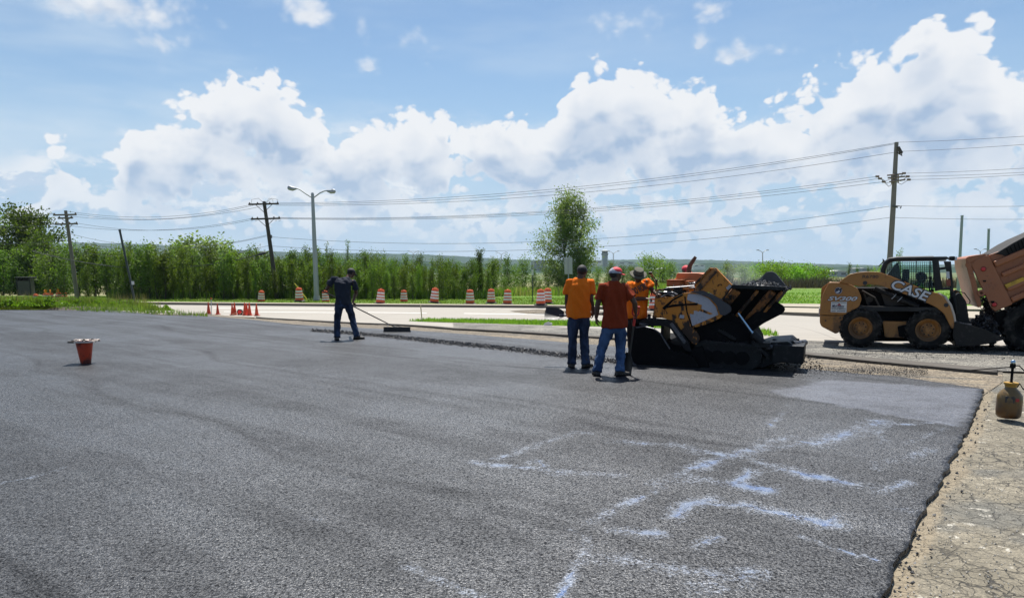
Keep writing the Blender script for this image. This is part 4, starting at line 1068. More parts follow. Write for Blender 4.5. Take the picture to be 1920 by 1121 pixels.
# small cones gathered at the street edge
def cone_proto():
    e = bpy.data.objects.new('traffic_cone', None); COL.objects.link(e)
    mb = MB(); mb.lathe([(.001, .705), (.022, .70), (.030, .66), (.042, .58), (.105, .10), (.118, .035), (.0, .034)], n=20); mb.build('cone_body', m_cone, e, smooth=35)
    mb = MB(); mb.box((0, 0, .018), (.29, .29, .034)); mb.build('base_plate', m_cone, e, bevel=.01)
    return e
CP = cone_proto(); fc_ = True
for i, (px, by, ty, lab) in enumerate(((391.5, 588.5, 566, 'orange cone next to the thin red-topped stake'), (408.5, 589.5, 569, 'shorter orange cone standing by itself between two groups'),
      (436, 590.3, 569, 'orange cone, front one of the pair before the red lamp'), (440.5, 590, 567, 'orange cone, back one of the pair before the red lamp'), (459.5, 590.8, 567, 'orange cone touching the red lamp on its far side'),
      (463, 590.5, 568, 'orange cone squeezed in the middle of the trio past the red lamp'), (468.3, 591, 567, 'orange cone at the outer end of the trio past the red lamp'), (481.5, 591.5, 568.5, 'orange cone standing apart closest to the dark leaning pole'))):
    b = G(px, by); h = P(px, ty, b.y).z - b.z; o = CP if fc_ else copy_tree(CP); fc_ = False
    o.location = b; s_ = h / .71; o.scale = (s_, s_, s_); o.rotation_euler = (0, 0, i * .8); tag(o, lab, 'cone', 'orange cones at the street edge')
b = G(449.5, 590.5); e = empty('warning_light', b, 0, 'black-hooded lamp with a round red lens among the orange cones', 'warning light')
k = b.y / FPX; mb = MB(); mb.tube([(0, .16, .16), (0, -.02, .16)], [.13, .14], 20); mb.box((0, .06, .07), (.22, .14, .14)); mb.build('housing', m_black, e, smooth=40)
mb = MB(); mb.tube([(.01, -.03, .15), (.01, -.05, .15), (.01, -.065, .15)], [.105, .095, .05], 24); mb.build('lens', simple('red_lens', (.85, .02, .01), .25, var=.05), e, smooth=60)
mb = MB(); mb.tube([(-.38, -.07, .02), (-.13, -.07, .14)], .009, 5); mb.tube([(.0, -.09, .01), (.16, -.09, .16)], .009, 5); mb.build('strap', m_stake, e)
for px, by, ty, r_, col_top, lab in ((396, 589, 560, .014, 1, 'thin white stake with a red top among the orange cones'), (791.5, 602, 571, .022, 0, 'bare wooden stake standing at the tip of the grass strip')):
    b = G(px, by); t = P(px - (3 if not col_top else 0), ty, b.y) - b; e = empty('survey_stake', b, 0, lab, 'stake')
    mb = MB(); mb.bar((0, 0, -.05), t, r_ * 2, r_ * 1.2, (0, 1, 0)); mb.build('shaft', m_stake if not col_top else m_white, e)
    if col_top: mb = MB(); mb.box(t, (.045, .03, .07)); mb.build('painted_tip', m_cone, e)
# litter and the dirt heap on the street
b = G(1027, 610); mb = MB(); mb.prism([(-.15, 0, 0), (.12, 0, 0), (.16, 0, .06), (.02, 0, .13), (-.10, 0, .08)], [(-.12, .14, 0), (.14, .12, 0), (.12, .16, .08), (.0, .12, .10), (-.12, .13, .05)]); o = mb.build('paper_scrap', m_white); o.location = b; tag(o, 'crumpled white scrap lying on the grass strip under the shovel blade', 'litter')
dm = gp((955, 583), (1000, 580.5), (1230, 586), (1230, 592), (1060, 590), (990, 587.5))
sheet('dirt_patch', dm, m_milled, .005, rel=.02, cmin=.15, relief=.04, jagged=(.1, .3, 5))

# far buildings and tower
m_bw = simple('pale_wall', (.60, .60, .58), .8, var=.05, scale=.1); m_bg = simple('grey_wall', (.20, .22, .24), .8, var=.1, scale=.1); m_bt = simple('blue_grey_roof', (.30, .34, .38), .7, var=.1, scale=.1)
m_win = simple('dark_window', (.03, .04, .05), .15, var=.1)
def shed(px0, px1, pt, pb, Y, label, wall, roof, gable=.25):
    a = P(px0, pb, Y); b2 = P(px1, pb, Y); t = P(px0, pt, Y).z; w = b2.x - a.x; base = min(a.z, t - 3) - 6; h = t - base; D_ = max(12, w * .4)
    e = empty('building', (a.x, Y, base), 0, label, 'building', 'far buildings on the plain')
    mb = MB(); mb.box((w / 2, D_ / 2, h / 2 * .97), (w, D_, h * .97)); mb.build('wall', wall, e)
    mb = MB(); z0 = h * .97; rh = max(.6, (h - 6) * gable); mb.prism([(-.5, -.5, z0), (w + .5, -.5, z0), (w * .5, -.5, z0 + rh)], [(-.5, D_ + .5, z0), (w + .5, D_ + .5, z0), (w * .5, D_ + .5, z0 + rh)]); mb.build('roof', roof, e)
    n = max(2, int(w / 12)); mb = MB()
    for i in range(n): mb.box(((i + .5) * w / n, -.05, h * .97 - 2.2), (w / n * .5, .12, 1.6))
    mb.build('window_band', m_win, e)
shed(446, 470, 471, 476, 900, 'pale far building glimpsed above the saplings beside the dark leaning pole', m_bw, m_bt)
shed(858, 905, 497, 503, 700, 'long white far building glimpsed past the end of the stand', m_bw, m_bw)
shed(1000, 1025, 489, 500, 1200, 'dark far building glimpsed beside the tall airy tree', m_bg, m_bt)
shed(1105, 1130, 489, 493, 1400, 'white far roof beside the control tower', m_bw, m_bw)
shed(1158, 1190, 491, 496, 1500, 'white far building beyond the trees left of the bush hat'.replace('left of', 'next to'), m_bw, m_bt)
shed(1228, 1262, 504, 514, 420, 'grey far building behind the paver controls', m_bg, m_bw)
shed(1556, 1590, 508, 514, 620, 'wide pale far building beyond the field with a low white roof', m_bt, m_bw)
shed(1600, 1640, 503, 508, 1300, 'low grey far building behind the thin conifers', m_bg, m_bw)
shed(1300, 1322, 496, 500, 1500, 'small white far building above the paver hood', m_bw, m_bw)
Y = 1500; cx = P(1134, 480, Y).x; zt = P(1134, 469, Y).z; zb = P(1134, 500, Y).z; e = empty('control_tower', (cx, Y, zb), 0, 'far airport control tower on the skyline beside the tall airy tree', 'tower')
H_ = zt - zb; mb = MB()
for sx in (-1, 1): mb.box((sx * 4.2, 0, H_ * .35), (3.0, 7, H_ * .75))
mb.box((0, 2, H_ * .36), (6, 5, H_ * .72)); mb.build('shaft', m_bt, e)
mb = MB(); mb.lathe([(6.5, H_ * .70), (7.5, H_ * .76), (7.5, H_ * .80), (5.5, H_ * .80)], n=8); mb.build('gallery', m_bg, e)
mb = MB(); mb.lathe([(5.6, H_ * .80), (6.6, H_ * .94), (0, H_ * .94)], n=8); mb.build('cab_glass', m_win, e)
mb = MB(); mb.lathe([(6.9, H_ * .94), (6.9, H_ * .97), (3, H_ * 1.0), (0, H_)], n=8); mb.build('roof', m_bw, e)
# ================================================================== MACHINES
class Frame:
    """a machine's own axes: s along its length, n away from the camera side, z up; side outlines are measured on a plane of constant n"""
    def __init__(s, px, Y, yaw, z=0.0):
        o = gp3(px, Y); s.O = Vector((o.x, o.y, z)); s.S = Vector((math.cos(yaw), math.sin(yaw), 0)); s.N = Vector((-math.sin(yaw), math.cos(yaw), 0)); s.yaw = yaw
    def pt(s, px, py, n=0.0):
        r = ray(px, py); c = Vector((0, 0, CAM_H)); pl = s.O + s.N * n
        t = (pl - c).dot(s.N) / r.dot(s.N); p = c + r * t
        return Vector(((p - s.O).dot(s.S), n, p.z - s.O.z))
    def pts(s, L, n=0.0): return [s.pt(a, b, n) for a, b in L]
    def plate(s, mb, L, n0, n1):
        f = s.pts(L, n0); mb.prism(f, [Vector((p.x, n1, p.z)) for p in f])
def rounded(L, r=3.0, k=3):
    """round the corners of a pixel outline"""
    out = []; n = len(L)
    for i in range(n):
        a, b, c = Vector(L[i - 1]), Vector(L[i]), Vector(L[(i + 1) % n])
        u = (a - b); v = (c - b); rr = min(r, u.length * .45, v.length * .45)
        p0 = b + u.normalized() * rr; p1 = b + v.normalized() * rr
        for q in range(k + 1):
            t = q / k; out.append(tuple(p0 * (1 - t) ** 2 + b * 2 * t * (1 - t) + p1 * t * t))
    return out
def text_mesh(txt, shear=0.0, offset=0.0, extrude=.0, spacing=1.0):
    c = bpy.data.curves.new('lettering', 'FONT'); c.body = txt; c.shear = shear; c.offset = offset; c.extrude = extrude; c.space_character = spacing; c.resolution_u = 4
    o = bpy.data.objects.new('lettering', c); COL.objects.link(o); bpy.context.view_layer.update()
    me = bpy.data.meshes.new_from_object(o.evaluated_get(bpy.context.evaluated_depsgraph_get())); bpy.data.objects.remove(o); bpy.data.curves.remove(c)
    co = np.array([v.co[:] for v in me.vertices]); mn = co.min(0); mx = co.max(0)
    return me, co, mn, mx
def letter(name, txt, o, xd, yd, w, h, mat, parent, thick=.004, **k):
    """flat raised lettering: o = lower corner, xd and yd unit directions, on the face whose outward normal is xd x yd"""
    me, co, mn, mx = text_mesh(txt, extrude=.05, **k)
    xd = Vector(xd).normalized(); yd = Vector(yd).normalized(); nd = xd.cross(yd)
    for v in me.vertices:
        x = (v.co.x - mn[0]) / (mx[0] - mn[0]) * w; y = (v.co.y - mn[1]) / (mx[1] - mn[1]) * h
        v.co = Vector(o) + xd * x + yd * y + nd * (thick if v.co.z > 0 else -.002)
    me.materials.clear(); me.materials.append(mat); ob = bpy.data.objects.new(name, me); link(ob, parent); return ob

def splat(name, col, rough=.5, dirt=(.012, .011, .010), lo=.50, hi=.58, amt=.95, scale=7, low_dirt=None, var=.15, fade=.35):
    """worn machine paint: fading, tar splashes that gather lower down, scratches"""
    m_, g = new_mat(name); co = g.tc.outputs['Object']; x, y, z = g.sep(co)
    n = g.noise(co, 3.0, 5, .6); c = g.mix(n, tuple(q * (1 - var) for q in col), tuple(min(1, q * (1 + var)) for q in col))
    fd = g.sm(g.noise(co, 1.6, 6, .7), .5, .68) * fade; c = g.mix(fd, c, tuple(q * .6 + .07 for q in col))
    sp = g.noise(g.vm('MULTIPLY', co, (1, 1, .6)), scale, 8, .72)
    if low_dirt: sp = sp + g.sm(z, low_dirt[0], low_dirt[1], .16, 0.0)
    d = g.sm(sp, lo, hi) * amt; dots = g.sm(g.voro(co, 46), .16, .10) * g.sm(g.noise(co, 4, 3), .48, .56) * .8
    d = g.m('MAXIMUM', d, dots); c = g.mix(d, c, dirt)
    rust = g.sm(g.noise(co, 11, 6, .7), .60, .66) * .5; c = g.mix(rust, c, (.13, .05, .022))
    g.put(g.b.inputs['Base Color'], c); g.put(g.b.inputs['Roughness'], g.lin(d, 0, 1, rough, .72))
    g.put(g.b.inputs['Normal'], g.bump(sp, .25, .01))
    return m_
m_yel = splat('machine_yellow', (.56, .200, .014), .45, low_dirt=(.3, 1.1), lo=.53, hi=.59)
m_yeld = splat('tarred_yellow', (.34, .135, .030), .6, lo=.46, hi=.56, scale=4, fade=.2)
m_hood = splat('faded_orange_hood', (.46, .135, .036), .45, lo=.64, hi=.70, amt=.5)
m_tar = simple('tarry_steel', (.006, .006, .0065), .5, var=.5, scale=7, dirt=(.045, .044, .046), dirt_amt=.55, dirt_scale=12, bump=.6, bscale=35, dirt_lo=.57, dirt_hi=.64, spec=.3)
m_tarm = simple('matt_black_steel', (.006, .006, .0065), .8, var=.5, scale=7, bump=.4, bscale=25, spec=.12, dirt=(.03, .028, .026), dirt_amt=.5, dirt_scale=9, dirt_lo=.58, dirt_hi=.68)
m_worn = simple('worn_steel', (.13, .13, .14), .4, metal=.5, var=.4, scale=16, dirt=(.02, .02, .02), dirt_amt=.9, dirt_scale=9)
m_decal = splat('white_decal', (.42, .41, .44), .5, lo=.62, hi=.66, scale=12, fade=.1)
m_chrome = simple('chrome_rod', (.35, .48, .62), .12, metal=1.0, var=.03)
m_rustpipe = simple('rusty_pipe', (.075, .045, .032), .8, var=.4, scale=20, bump=.4)
m_case = splat('loader_orange', (.33, .142, .028), .42, dirt=(.055, .036, .022), lo=.57, hi=.70, amt=.7, scale=2.2, low_dirt=(.1, .8), fade=.18)
m_casel = splat('pale_worn_edge', (.52, .45, .38), .6, dirt=(.10, .06, .04), lo=.55, hi=.66)
m_truck = splat('truck_salmon', (.32, .112, .045), .45, dirt=(.045, .030, .022), lo=.58, hi=.70, amt=.7, scale=2.6, fade=.3)
m_tire = simple('tire_rubber', (.014, .0135, .013), .85, spec=.15, var=.3, scale=5, dirt=(.075, .068, .058), dirt_amt=.55, dirt_scale=6, bump=.3, bscale=30)
m_cab = simple('cab_black', (.012, .013, .015), .5, spec=.3, var=.3, scale=5, dirt=(.06, .055, .05), dirt_amt=.4)
m_letw = simple('letter_silver', (.56, .57, .60), .4, var=.05)
m_letb = simple('letter_black', (.02, .02, .022), .5, var=.1)
m_glass, g = new_mat('tinted_glass')
gl = g.node('ShaderNodeBsdfGlossy'); gl.inputs['Roughness'].default_value = .04; gl.inputs['Color'].default_value = (.8, .9, .9, 1)
tr = g.node('ShaderNodeBsdfTransparent'); tr.inputs['Color'].default_value = (.80, .94, .89, 1)
fr_ = g.node('ShaderNodeFresnel'); fr_.inputs[0].default_value = 1.45; mx = g.node('ShaderNodeMixShader')
g.l.new(fr_.outputs[0], mx.inputs[0]); g.l.new(tr.outputs[0], mx.inputs[1]); g.l.new(gl.outputs[0], mx.inputs[2]); g.l.new(mx.outputs[0], g.out.inputs['Surface'])
m_rubble = simple('hot_asphalt', (.012, .012, .013), .45, spec=.3, var=.7, scale=40, dirt=(.07, .07, .075), dirt_amt=.8, dirt_scale=30, bump=.6, bscale=60)

def lumps(mb, pts, size, rd_):
    """small angular stones"""
    for p in pts:
        s = size * rd_.uniform(.5, 1.5); vs = []
        for d in ((1, 0, 0), (-1, 0, 0), (0, 1, 0), (0, -1, 0), (0, 0, 1), (0, 0, -1)):
            vs.append(Vector(p) + Vector(d) * s * rd_.uniform(.5, 1.1) + Vector((rd_.uniform(-1, 1), rd_.uniform(-1, 1), rd_.uniform(-1, 1))) * s * .3)
        mb.add(vs, [(0, 2, 4), (2, 1, 4), (1, 3, 4), (3, 0, 4), (2, 0, 5), (1, 2, 5), (3, 1, 5), (0, 3, 5)])

# ---------------------------------------------------------------- asphalt paver
fr = Frame(1340, 12.75, R(-24)); F_ = fr
pav = empty('asphalt_paver', fr.O, fr.yaw, 'yellow and tar-black asphalt paver with a steaming hopper, men standing at its screed', 'paver')
def part(name, mat, fn, parent=pav, **k):
    mb = MB(); fn(mb); return mb.build(name, mat, parent, **k)
# side body
part('side_panel', m_yel, lambda mb: fr.plate(mb, rounded([(1226, 562), (1243, 556), (1262, 557), (1285, 549), (1303, 547.5), (1330, 557), (1347, 572), (1356, 590), (1350, 597), (1322, 609), (1298, 615), (1306, 622), (1312, 632), (1308, 647), (1300, 646), (1290, 634), (1270, 612), (1258, 600), (1240, 596), (1222, 596), (1230, 575)], 3), 0, .06), bevel=.008)
dc = part('panel_decal', m_decal, lambda mb: fr.plate(mb, rounded([(1290, 551), (1312, 551.5), (1329, 560), (1342, 575), (1347, 590), (1322, 601), (1298, 611), (1293, 588), (1301, 590), (1301, 581), (1311, 585), (1312, 571), (1288, 562)], 2), -.006, .01))
part('orange_flash', m_yel, lambda mb: (fr.plate(mb, [(1300, 566), (1316, 572), (1315, 579), (1337, 588), (1331, 590), (1312, 583), (1303, 576)], -.010, .0), fr.plate(mb, [(1290, 572), (1304, 577), (1304, 583), (1291, 578)], -.009, .0)), dc)
part('small_decal', m_decal, lambda mb: fr.plate(mb, [(1275, 590), (1283, 591), (1282, 597), (1274, 596)], -.005, .01))
# panel seams and torn tar streaks standing on the plate
part('panel_seam', m_tarm, lambda mb: (mb.tube([fr.pt(1284, 556, -.004), fr.pt(1288, 585, -.004), fr.pt(1298, 614, -.004)], .012, 5), mb.tube([fr.pt(1246, 577, -.012), fr.pt(1262, 573, -.014), fr.pt(1285, 571, -.016), fr.pt(1308, 570, -.016)], [.012, .022, .014, .02], 6), mb.tube([fr.pt(1244, 579, -.012), fr.pt(1262, 562, -.012), fr.pt(1280, 552, -.012)], [.03, .014, .02], 6)))
# dark engine mass behind the side panel, chassis, tracks
part('engine_block', m_tarm, lambda mb: (fr.plate(mb, [(1240, 566), (1262, 556), (1330, 552), (1352, 575), (1390, 600), (1400, 650), (1300, 660), (1262, 620)], .10, 1.55)), bevel=.02)
part('chassis', m_tarm, lambda mb: (fr.plate(mb, rounded([(1300, 614), (1360, 598), (1400, 612), (1416, 640), (1420, 672), (1300, 676)], 4), .08, 1.6)), bevel=.02)
def track(mb, n0, n1):
    L = rounded([(1306, 648), (1318, 641), (1395, 645), (1418, 650), (1427, 664), (1420, 684), (1400, 693), (1318, 690), (1300, 676)], 9, 5)
    fr.plate(mb, L, n0, n1)
    f = fr.pts(L, n0); n = len(f)
    for i in range(n):
        a, b = f[i], f[(i + 1) % n]; m_ = (a + b) / 2; d = (b - a).normalized(); nn = Vector((d.z, 0, -d.x)); c0 = sum(f, Vector()) / n
        if nn.dot(m_ - c0) < 0: nn = -nn
        kk = max(1, int((b - a).length / .075))
        for q in range(kk):
            p = a.lerp(b, (q + .5) / kk) + nn * .012; mb.bar(Vector((p.x, n0 - .005, p.z)), Vector((p.x, n1 + .005, p.z)), .04, .035, nn)
for n0 in (-.04, 1.35):
    tr_ = part('track', m_tar, lambda mb: track(mb, n0, n0 + .32))
    part('roller', m_tarm, lambda mb: [mb.tube([Vector((fr.pt(px, 672).x, n0 - .02, .19)), Vector((fr.pt(px, 672).x, n0 + .2, .19))], .12, 14) for px in (1325, 1345, 1368, 1392)], tr_)
part('track_guard', m_tar, lambda mb: (fr.plate(mb, rounded([(1316, 639), (1340, 640), (1400, 645), (1424, 653), (1428, 661), (1420, 657), (1396, 650), (1330, 646), (1316, 645)], 2), -.08, .32)), bevel=.01)
# screed with its end gates, at the rear
part('screed', m_tarm, lambda mb: (fr.plate(mb, rounded([(1192, 640), (1245, 640), (1300, 655), (1310, 688), (1192, 683)], 3), .0, 1.9)), bevel=.015)
eg = part('end_gate', m_tarm, lambda mb: fr.plate(mb, rounded([(1180, 690), (1184, 640), (1190, 616), (1208, 613), (1228, 618), (1244, 632), (1258, 657), (1300, 668), (1318, 700), (1250, 697)], 4), -.22, -.14), bevel=.006)
part('gate_edge', m_worn, lambda mb: mb.tube([fr.pt(*p, -.23) for p in ((1192, 614), (1208, 612), (1226, 616.5), (1238, 625), (1247, 640), (1256, 654))], .012, 6), eg)
part('screed_arm', m_tar, lambda mb: fr.plate(mb, rounded([(1198, 604), (1214, 596), (1250, 599), (1262, 602), (1270, 612), (1292, 644), (1296, 660), (1284, 656), (1256, 615), (1248, 611), (1206, 612)], 3), -.10, .0), bevel=.01)
part('arm_strap', m_worn, lambda mb: (mb.bar(fr.pt(1258, 606, -.115), fr.pt(1285, 643, -.115), .012, .06, (0, 0, 1)), mb.tube([fr.pt(1199, 607, -.12), fr.pt(1216, 609, -.12)], .018, 6)))
part('screed_post', m_tar, lambda mb: (mb.box(fr.pt(1217, 600, -.05), (.05, .05, .22)), mb.box(fr.pt(1223, 616, -.05), (.04, .04, .20)), mb.box(fr.pt(1190, 630, -.1), (.06, .06, .35)), mb.tube([fr.pt(1186, 600, -.1), fr.pt(1190, 640, -.1)], .02, 6), mb.box(fr.pt(1248, 625, .3), (.05, .6, .40))))
part('lower_skirt', m_tarm, lambda mb: fr.plate(mb, rounded([(1296, 655), (1316, 648), (1330, 690), (1322, 700), (1290, 694)], 3), -.1, .2))
# rear uprights, valves and control clutter
part('rear_column', m_yeld, lambda mb: (fr.plate(mb, [(1228, 556), (1236, 553), (1240, 556), (1236, 575), (1229, 597), (1223, 597), (1226, 580)], .05, .14), fr.plate(mb, [(1238, 566), (1244, 562), (1240, 595), (1234, 595)], .5, .58)), bevel=.006)
def clutter(mb):
    rd_ = random.Random(3)
    for k in range(26):
        px = rd_.uniform(1234, 1284); py = rd_.uniform(543, 560); n = rd_.uniform(0, .7)
        a = fr.pt(px, py, n); b = fr.pt(px + rd_.uniform(-16, 16), py + rd_.uniform(-6, 8), n + rd_.uniform(-.15, .15)); c_ = a.lerp(b, .5) + Vector((0, 0, rd_.uniform(-.06, .08)))
        mb.tube([a, c_, b], rd_.uniform(.010, .024), 6)
    for px, py, w, h in ((1240, 552, .14, .10), (1256, 549, .10, .12), (1274, 546, .16, .14), (1281, 553, .08, .10), (1246, 560, .12, .05), (1262, 556, .2, .06)): mb.box(fr.pt(px, py, .2), (w, .3, h))
part('hydraulic_hoses', m_tar, clutter, smooth=50)
part('steel_lines', m_worn, lambda mb: [mb.tube([fr.pt(*p, n) for p in L], r, 6) for L, n, r in (([(1250, 540), (1275, 538.5), (1302, 536)], -.02, .016), ([(1245, 548), (1262, 549), (1270, 553)], -.03, .02), ([(1240, 557), (1252, 551), (1264, 556)], -.02, .014), ([(1282, 542), (1303, 539)], .1, .014), ([(1286, 532), (1303, 531)], .3, .02))])
part('control_rail', m_yeld, lambda mb: (mb.bar(fr.pt(1228, 544.5, .1), fr.pt(1300, 540.5, .1), .05, .035), mb.bar(fr.pt(1228, 544, .9), fr.pt(1290, 541, .9), .05, .035), fr.plate(mb, [(1287, 527), (1291, 527), (1291, 549), (1287, 549)], .2, .26)))
part('lever', m_tar, lambda mb: [(mb.tube([fr.pt(px, 553, n), fr.pt(px + dx, py, n)], .010, 6), mb.ball(fr.pt(px + dx, py, n), .022, 8, 6)) for px, dx, py, n in ((1230, 1, 526, .1), (1278, 2, 536, .2), (1262, 1, 537, .4), (1222, -2, 543, .2))])
part('grade_wand', m_yeld, lambda mb: (mb.tube([fr.pt(1235, 538, .5), fr.pt(1228, 523, .5), fr.pt(1221, 512, .5)], .012, 6), mb.tube([fr.pt(1219, 513, .5), fr.pt(1228, 529, .5), fr.pt(1230, 541, .5)], .010, 6)))
part('wand_grip', m_tar, lambda mb: mb.tube([fr.pt(1216.5, 512, .5), fr.pt(1222.5, 512, .5)], .025, 8))
# hood and tool box on top
part('engine_hood', m_hood, lambda mb: fr.plate(mb, rounded([(1267, 536), (1267.5, 515), (1271, 511.5), (1308, 511.5), (1320, 514), (1324, 536)], 3, 4), .85, 1.75), bevel=.02)
part('tool_box', m_hood, lambda mb: (fr.plate(mb, [(1250, 537), (1250, 526), (1276, 526), (1276, 537)], .5, .95)), bevel=.008)
part('box_lid', m_hood, lambda mb: (fr.plate(mb, [(1249, 526), (1249, 524.6), (1279, 524.6), (1279, 526)], .47, .98)))
part('bracket_plate', m_hood, lambda mb: (fr.plate(mb, [(1284, 528), (1301, 528), (1301, 526.5), (1284, 526.5)], .3, .6), fr.plate(mb, [(1285, 546), (1291, 546), (1291, 528), (1285, 528)], .25, .30)))
part('exhaust_pipe', m_rustpipe, lambda mb: mb.tube([fr.pt(1292, 516, 1.2), fr.pt(1291.5, 505, 1.2), fr.pt(1294, 497, 1.2), fr.pt(1300, 488, 1.2), fr.pt(1304.5, 481.5, 1.2)], [.05, .047, .042, .038, .030], 12), smooth=50)
# hopper: raised rear box wall, dark sweeping side plate, ribbed apron, wings and load
hw = part('hopper_wall', m_yel, lambda mb: fr.plate(mb, rounded([(1304, 549), (1305, 530), (1332, 502), (1342, 502), (1376, 538), (1352, 561), (1330, 548)], 3), .02, .10), bevel=.008)
part('wall_flange', m_yeld, lambda mb: (mb.bar(fr.pt(1306, 545, -.0), fr.pt(1342, 506, -.0), .035, .09, (0, 0, 1)), mb.bar(fr.pt(1304.5, 531, .0), fr.pt(1332.5, 502.5, .0), .05, .03, (0, 0, 1))), hw)
part('wall_decal', m_decal, lambda mb: fr.plate(mb, [(1361, 540), (1368, 533), (1372, 537), (1365, 544)], .008, .03), hw)
part('grab_handle', m_tar, lambda mb: mb.tube([fr.pt(1346, 537, .015), fr.pt(1347, 534, -.02), fr.pt(1352, 533, -.02), fr.pt(1353, 535, .015)], .008, 6), hw)
part('side_plate', simple('dark_grey_plate', (.050, .048, .052), .6, var=.2, scale=6, bump=.2), lambda mb: fr.plate(mb, rounded([(1292, 547), (1318, 545), (1342, 556), (1370, 574), (1371, 584), (1358, 592), (1350, 590), (1344, 572), (1330, 558), (1304, 549)], 3), -.05, .02), bevel=.006)
# ribbed underside of the tipped near wing: a thick sloping slab with angle bars
def apron(mb):
    a0, a1 = fr.pt(1378, 540, -.05), fr.pt(1471, 543, -.05); b0, b1 = fr.pt(1318, 612, .35), fr.pt(1404, 618, .35)
    nn = (a1 - a0).cross(b0 - a0).normalized()
    if nn.y > 0: nn = -nn
    mb.prism([a0, a1, b1, b0], [p - nn * .06 for p in (a0, a1, b1, b0)])
    return a0, a1, b0, b1, nn
mb = MB(); a0, a1, b0, b1, nn = apron(mb); ap = mb.build('wing_underside', m_tarm, pav, bevel=.006)
for k, (t, w) in enumerate(((.07, .16), (.50, .05), (.80, .12), (.985, .045))):
    mb = MB(); p, q = a0.lerp(a1, t - .01), b0.lerp(b1, t + .0); mb.bar(p + nn * .03 - (q - p).normalized() * -.03, q + nn * .03, w, .06, nn); mb.build('stiffener', m_yeld if k != 2 else splat('rusty_rib', (.24, .095, .028), .6, lo=.5, hi=.6, scale=5), ap, bevel=.008)
part('wing_edge', m_tar, lambda mb: (mb.bar(fr.pt(1372, 537, -.08), fr.pt(1473, 541, -.08), .10, .06), fr.plate(mb, [(1376, 532), (1386, 536), (1386, 545), (1366, 560), (1352, 562)], -.02, .08), mb.tube([fr.pt(1374, 552, -.03), fr.pt(1368, 556, -.05), (fr.pt(1370, 562, -.03))], .02, 6)), pav)
part('front_wing', m_tarm, lambda mb: fr.plate(mb, rounded([(1380, 640), (1352, 612), (1400, 600), (1446, 560), (1469, 574), (1472, 581), (1467, 588), (1432, 606), (1412, 620)], 4), .1, .22), bevel=.01)
part('hopper_box', m_tarm, lambda mb: (fr.plate(mb, [(1376, 541), (1470, 546), (1440, 585), (1400, 612), (1352, 610), (1362, 565)], .30, 1.7)))
part('far_wing', simple('grey_plate', (.060, .060, .064), .6, var=.2, scale=5, dirt=(.02, .02, .02), dirt_amt=.5, bump=.3), lambda mb: fr.plate(mb, rounded([(1412, 541), (1414, 532), (1437, 510), (1447, 508.5), (1454, 512), (1475, 537), (1470, 545)], 4, 4), 1.55, 1.62), bevel=.008)
# load
def load(mb):
    a0, a1 = fr.pt(1378, 538, .0), fr.pt(1472, 542, .0); N_ = 44; M_ = 22; vs = []
    for i in range(N_ + 1):
        for j in range(M_ + 1):
            u, v = i / N_, j / M_; x = a0.x + (a1.x - a0.x) * u * (1 + .04 * v); n = .0 + 1.5 * v
            z = a0.z * (1 - u) + a1.z * u - .02 + .10 * math.sin(math.pi * v) * math.sin(math.pi * min(1, u * 1.1 + .0)) + .035 * mnoise.noise(Vector((x * 9, n * 9, 0))) + .03 * mnoise.noise(Vector((x * 22, n * 22, 5)))
            vs.append(Vector((x, n, z)))
    mb.add(vs, [(i * (M_ + 1) + j, (i + 1) * (M_ + 1) + j, (i + 1) * (M_ + 1) + j + 1, i * (M_ + 1) + j + 1) for i in range(N_) for j in range(M_)])
    rd_ = random.Random(9)
    lumps(mb, [vs[rd_.randrange(len(vs))] + Vector((rd_.uniform(-.02, .02), rd_.uniform(-.03, .03), .01)) for _ in range(700)], .028, rd_)
ld = part('hopper_load', m_rubble, load); 
# push roller bumper at the front
part('front_frame', m_tar, lambda mb: (fr.plate(mb, rounded([(1400, 655), (1436, 643), (1478, 640), (1492, 652), (1494, 668), (1470, 676), (1430, 690), (1404, 690)], 3), .1, 1.5)), bevel=.015)
pf = part('push_frame', m_tar, lambda mb: (mb.box(Vector((fr.pt(1478, 660).x, .35, fr.pt(1478, 664).z)), (.50, .75, .30)), mb.box(Vector((fr.pt(1484, 660).x - .05, .25, fr.pt(1484, 652).z)), (.42, .5, .06)), mb.bar(fr.pt(1455, 655, .2), fr.pt(1500, 658, .2), .12, .10)), bevel=.012)
part('push_roller', m_worn, lambda mb: mb.tube([fr.pt(1486, 645, .3), fr.pt(1509, 642, .8)], .055, 14), pf, smooth=50)
part('push_roller', m_worn, lambda mb: mb.tube([fr.pt(1436, 652, .0), fr.pt(1458, 649, .1)], .045, 12), pf, smooth=50)
part('roller_bracket', m_tar, lambda mb: (mb.box(fr.pt(1497, 650, .5), (.16, .3, .12)), mb.box(fr.pt(1501, 660, .55), (.10, .2, .26)), mb.box(fr.pt(1496, 637, .5), (.05, .05, .05))), pf, bevel=.008)
part('tow_hook', m_tar, lambda mb: (fr.plate(mb, rounded([(1425, 594), (1434, 600), (1428, 606), (1416, 603), (1408, 598)], 2), .5, .55), [mb.tube([fr.pt(1419.5 + 5 * math.cos(a / 8 * 6.283), 604 + 3.4 * math.sin(a / 8 * 6.283), .5), fr.pt(1419.5 + 5 * math.cos((a + 1) / 8 * 6.283), 604 + 3.4 * math.sin((a + 1) / 8 * 6.283), .5)], .008, 5) for a in range(8)]))
cy = part('ram_barrel', m_tar, lambda mb: (mb.tube([fr.pt(1411, 625, -.04), fr.pt(1429, 643, -.04)], .075, 14), mb.box(fr.pt(1428, 646, .0), (.28, .2, .08)), fr.plate(mb, [(1409, 640), (1414, 632), (1440, 648), (1440, 656), (1406, 652)], .0, .3)), smooth=40)
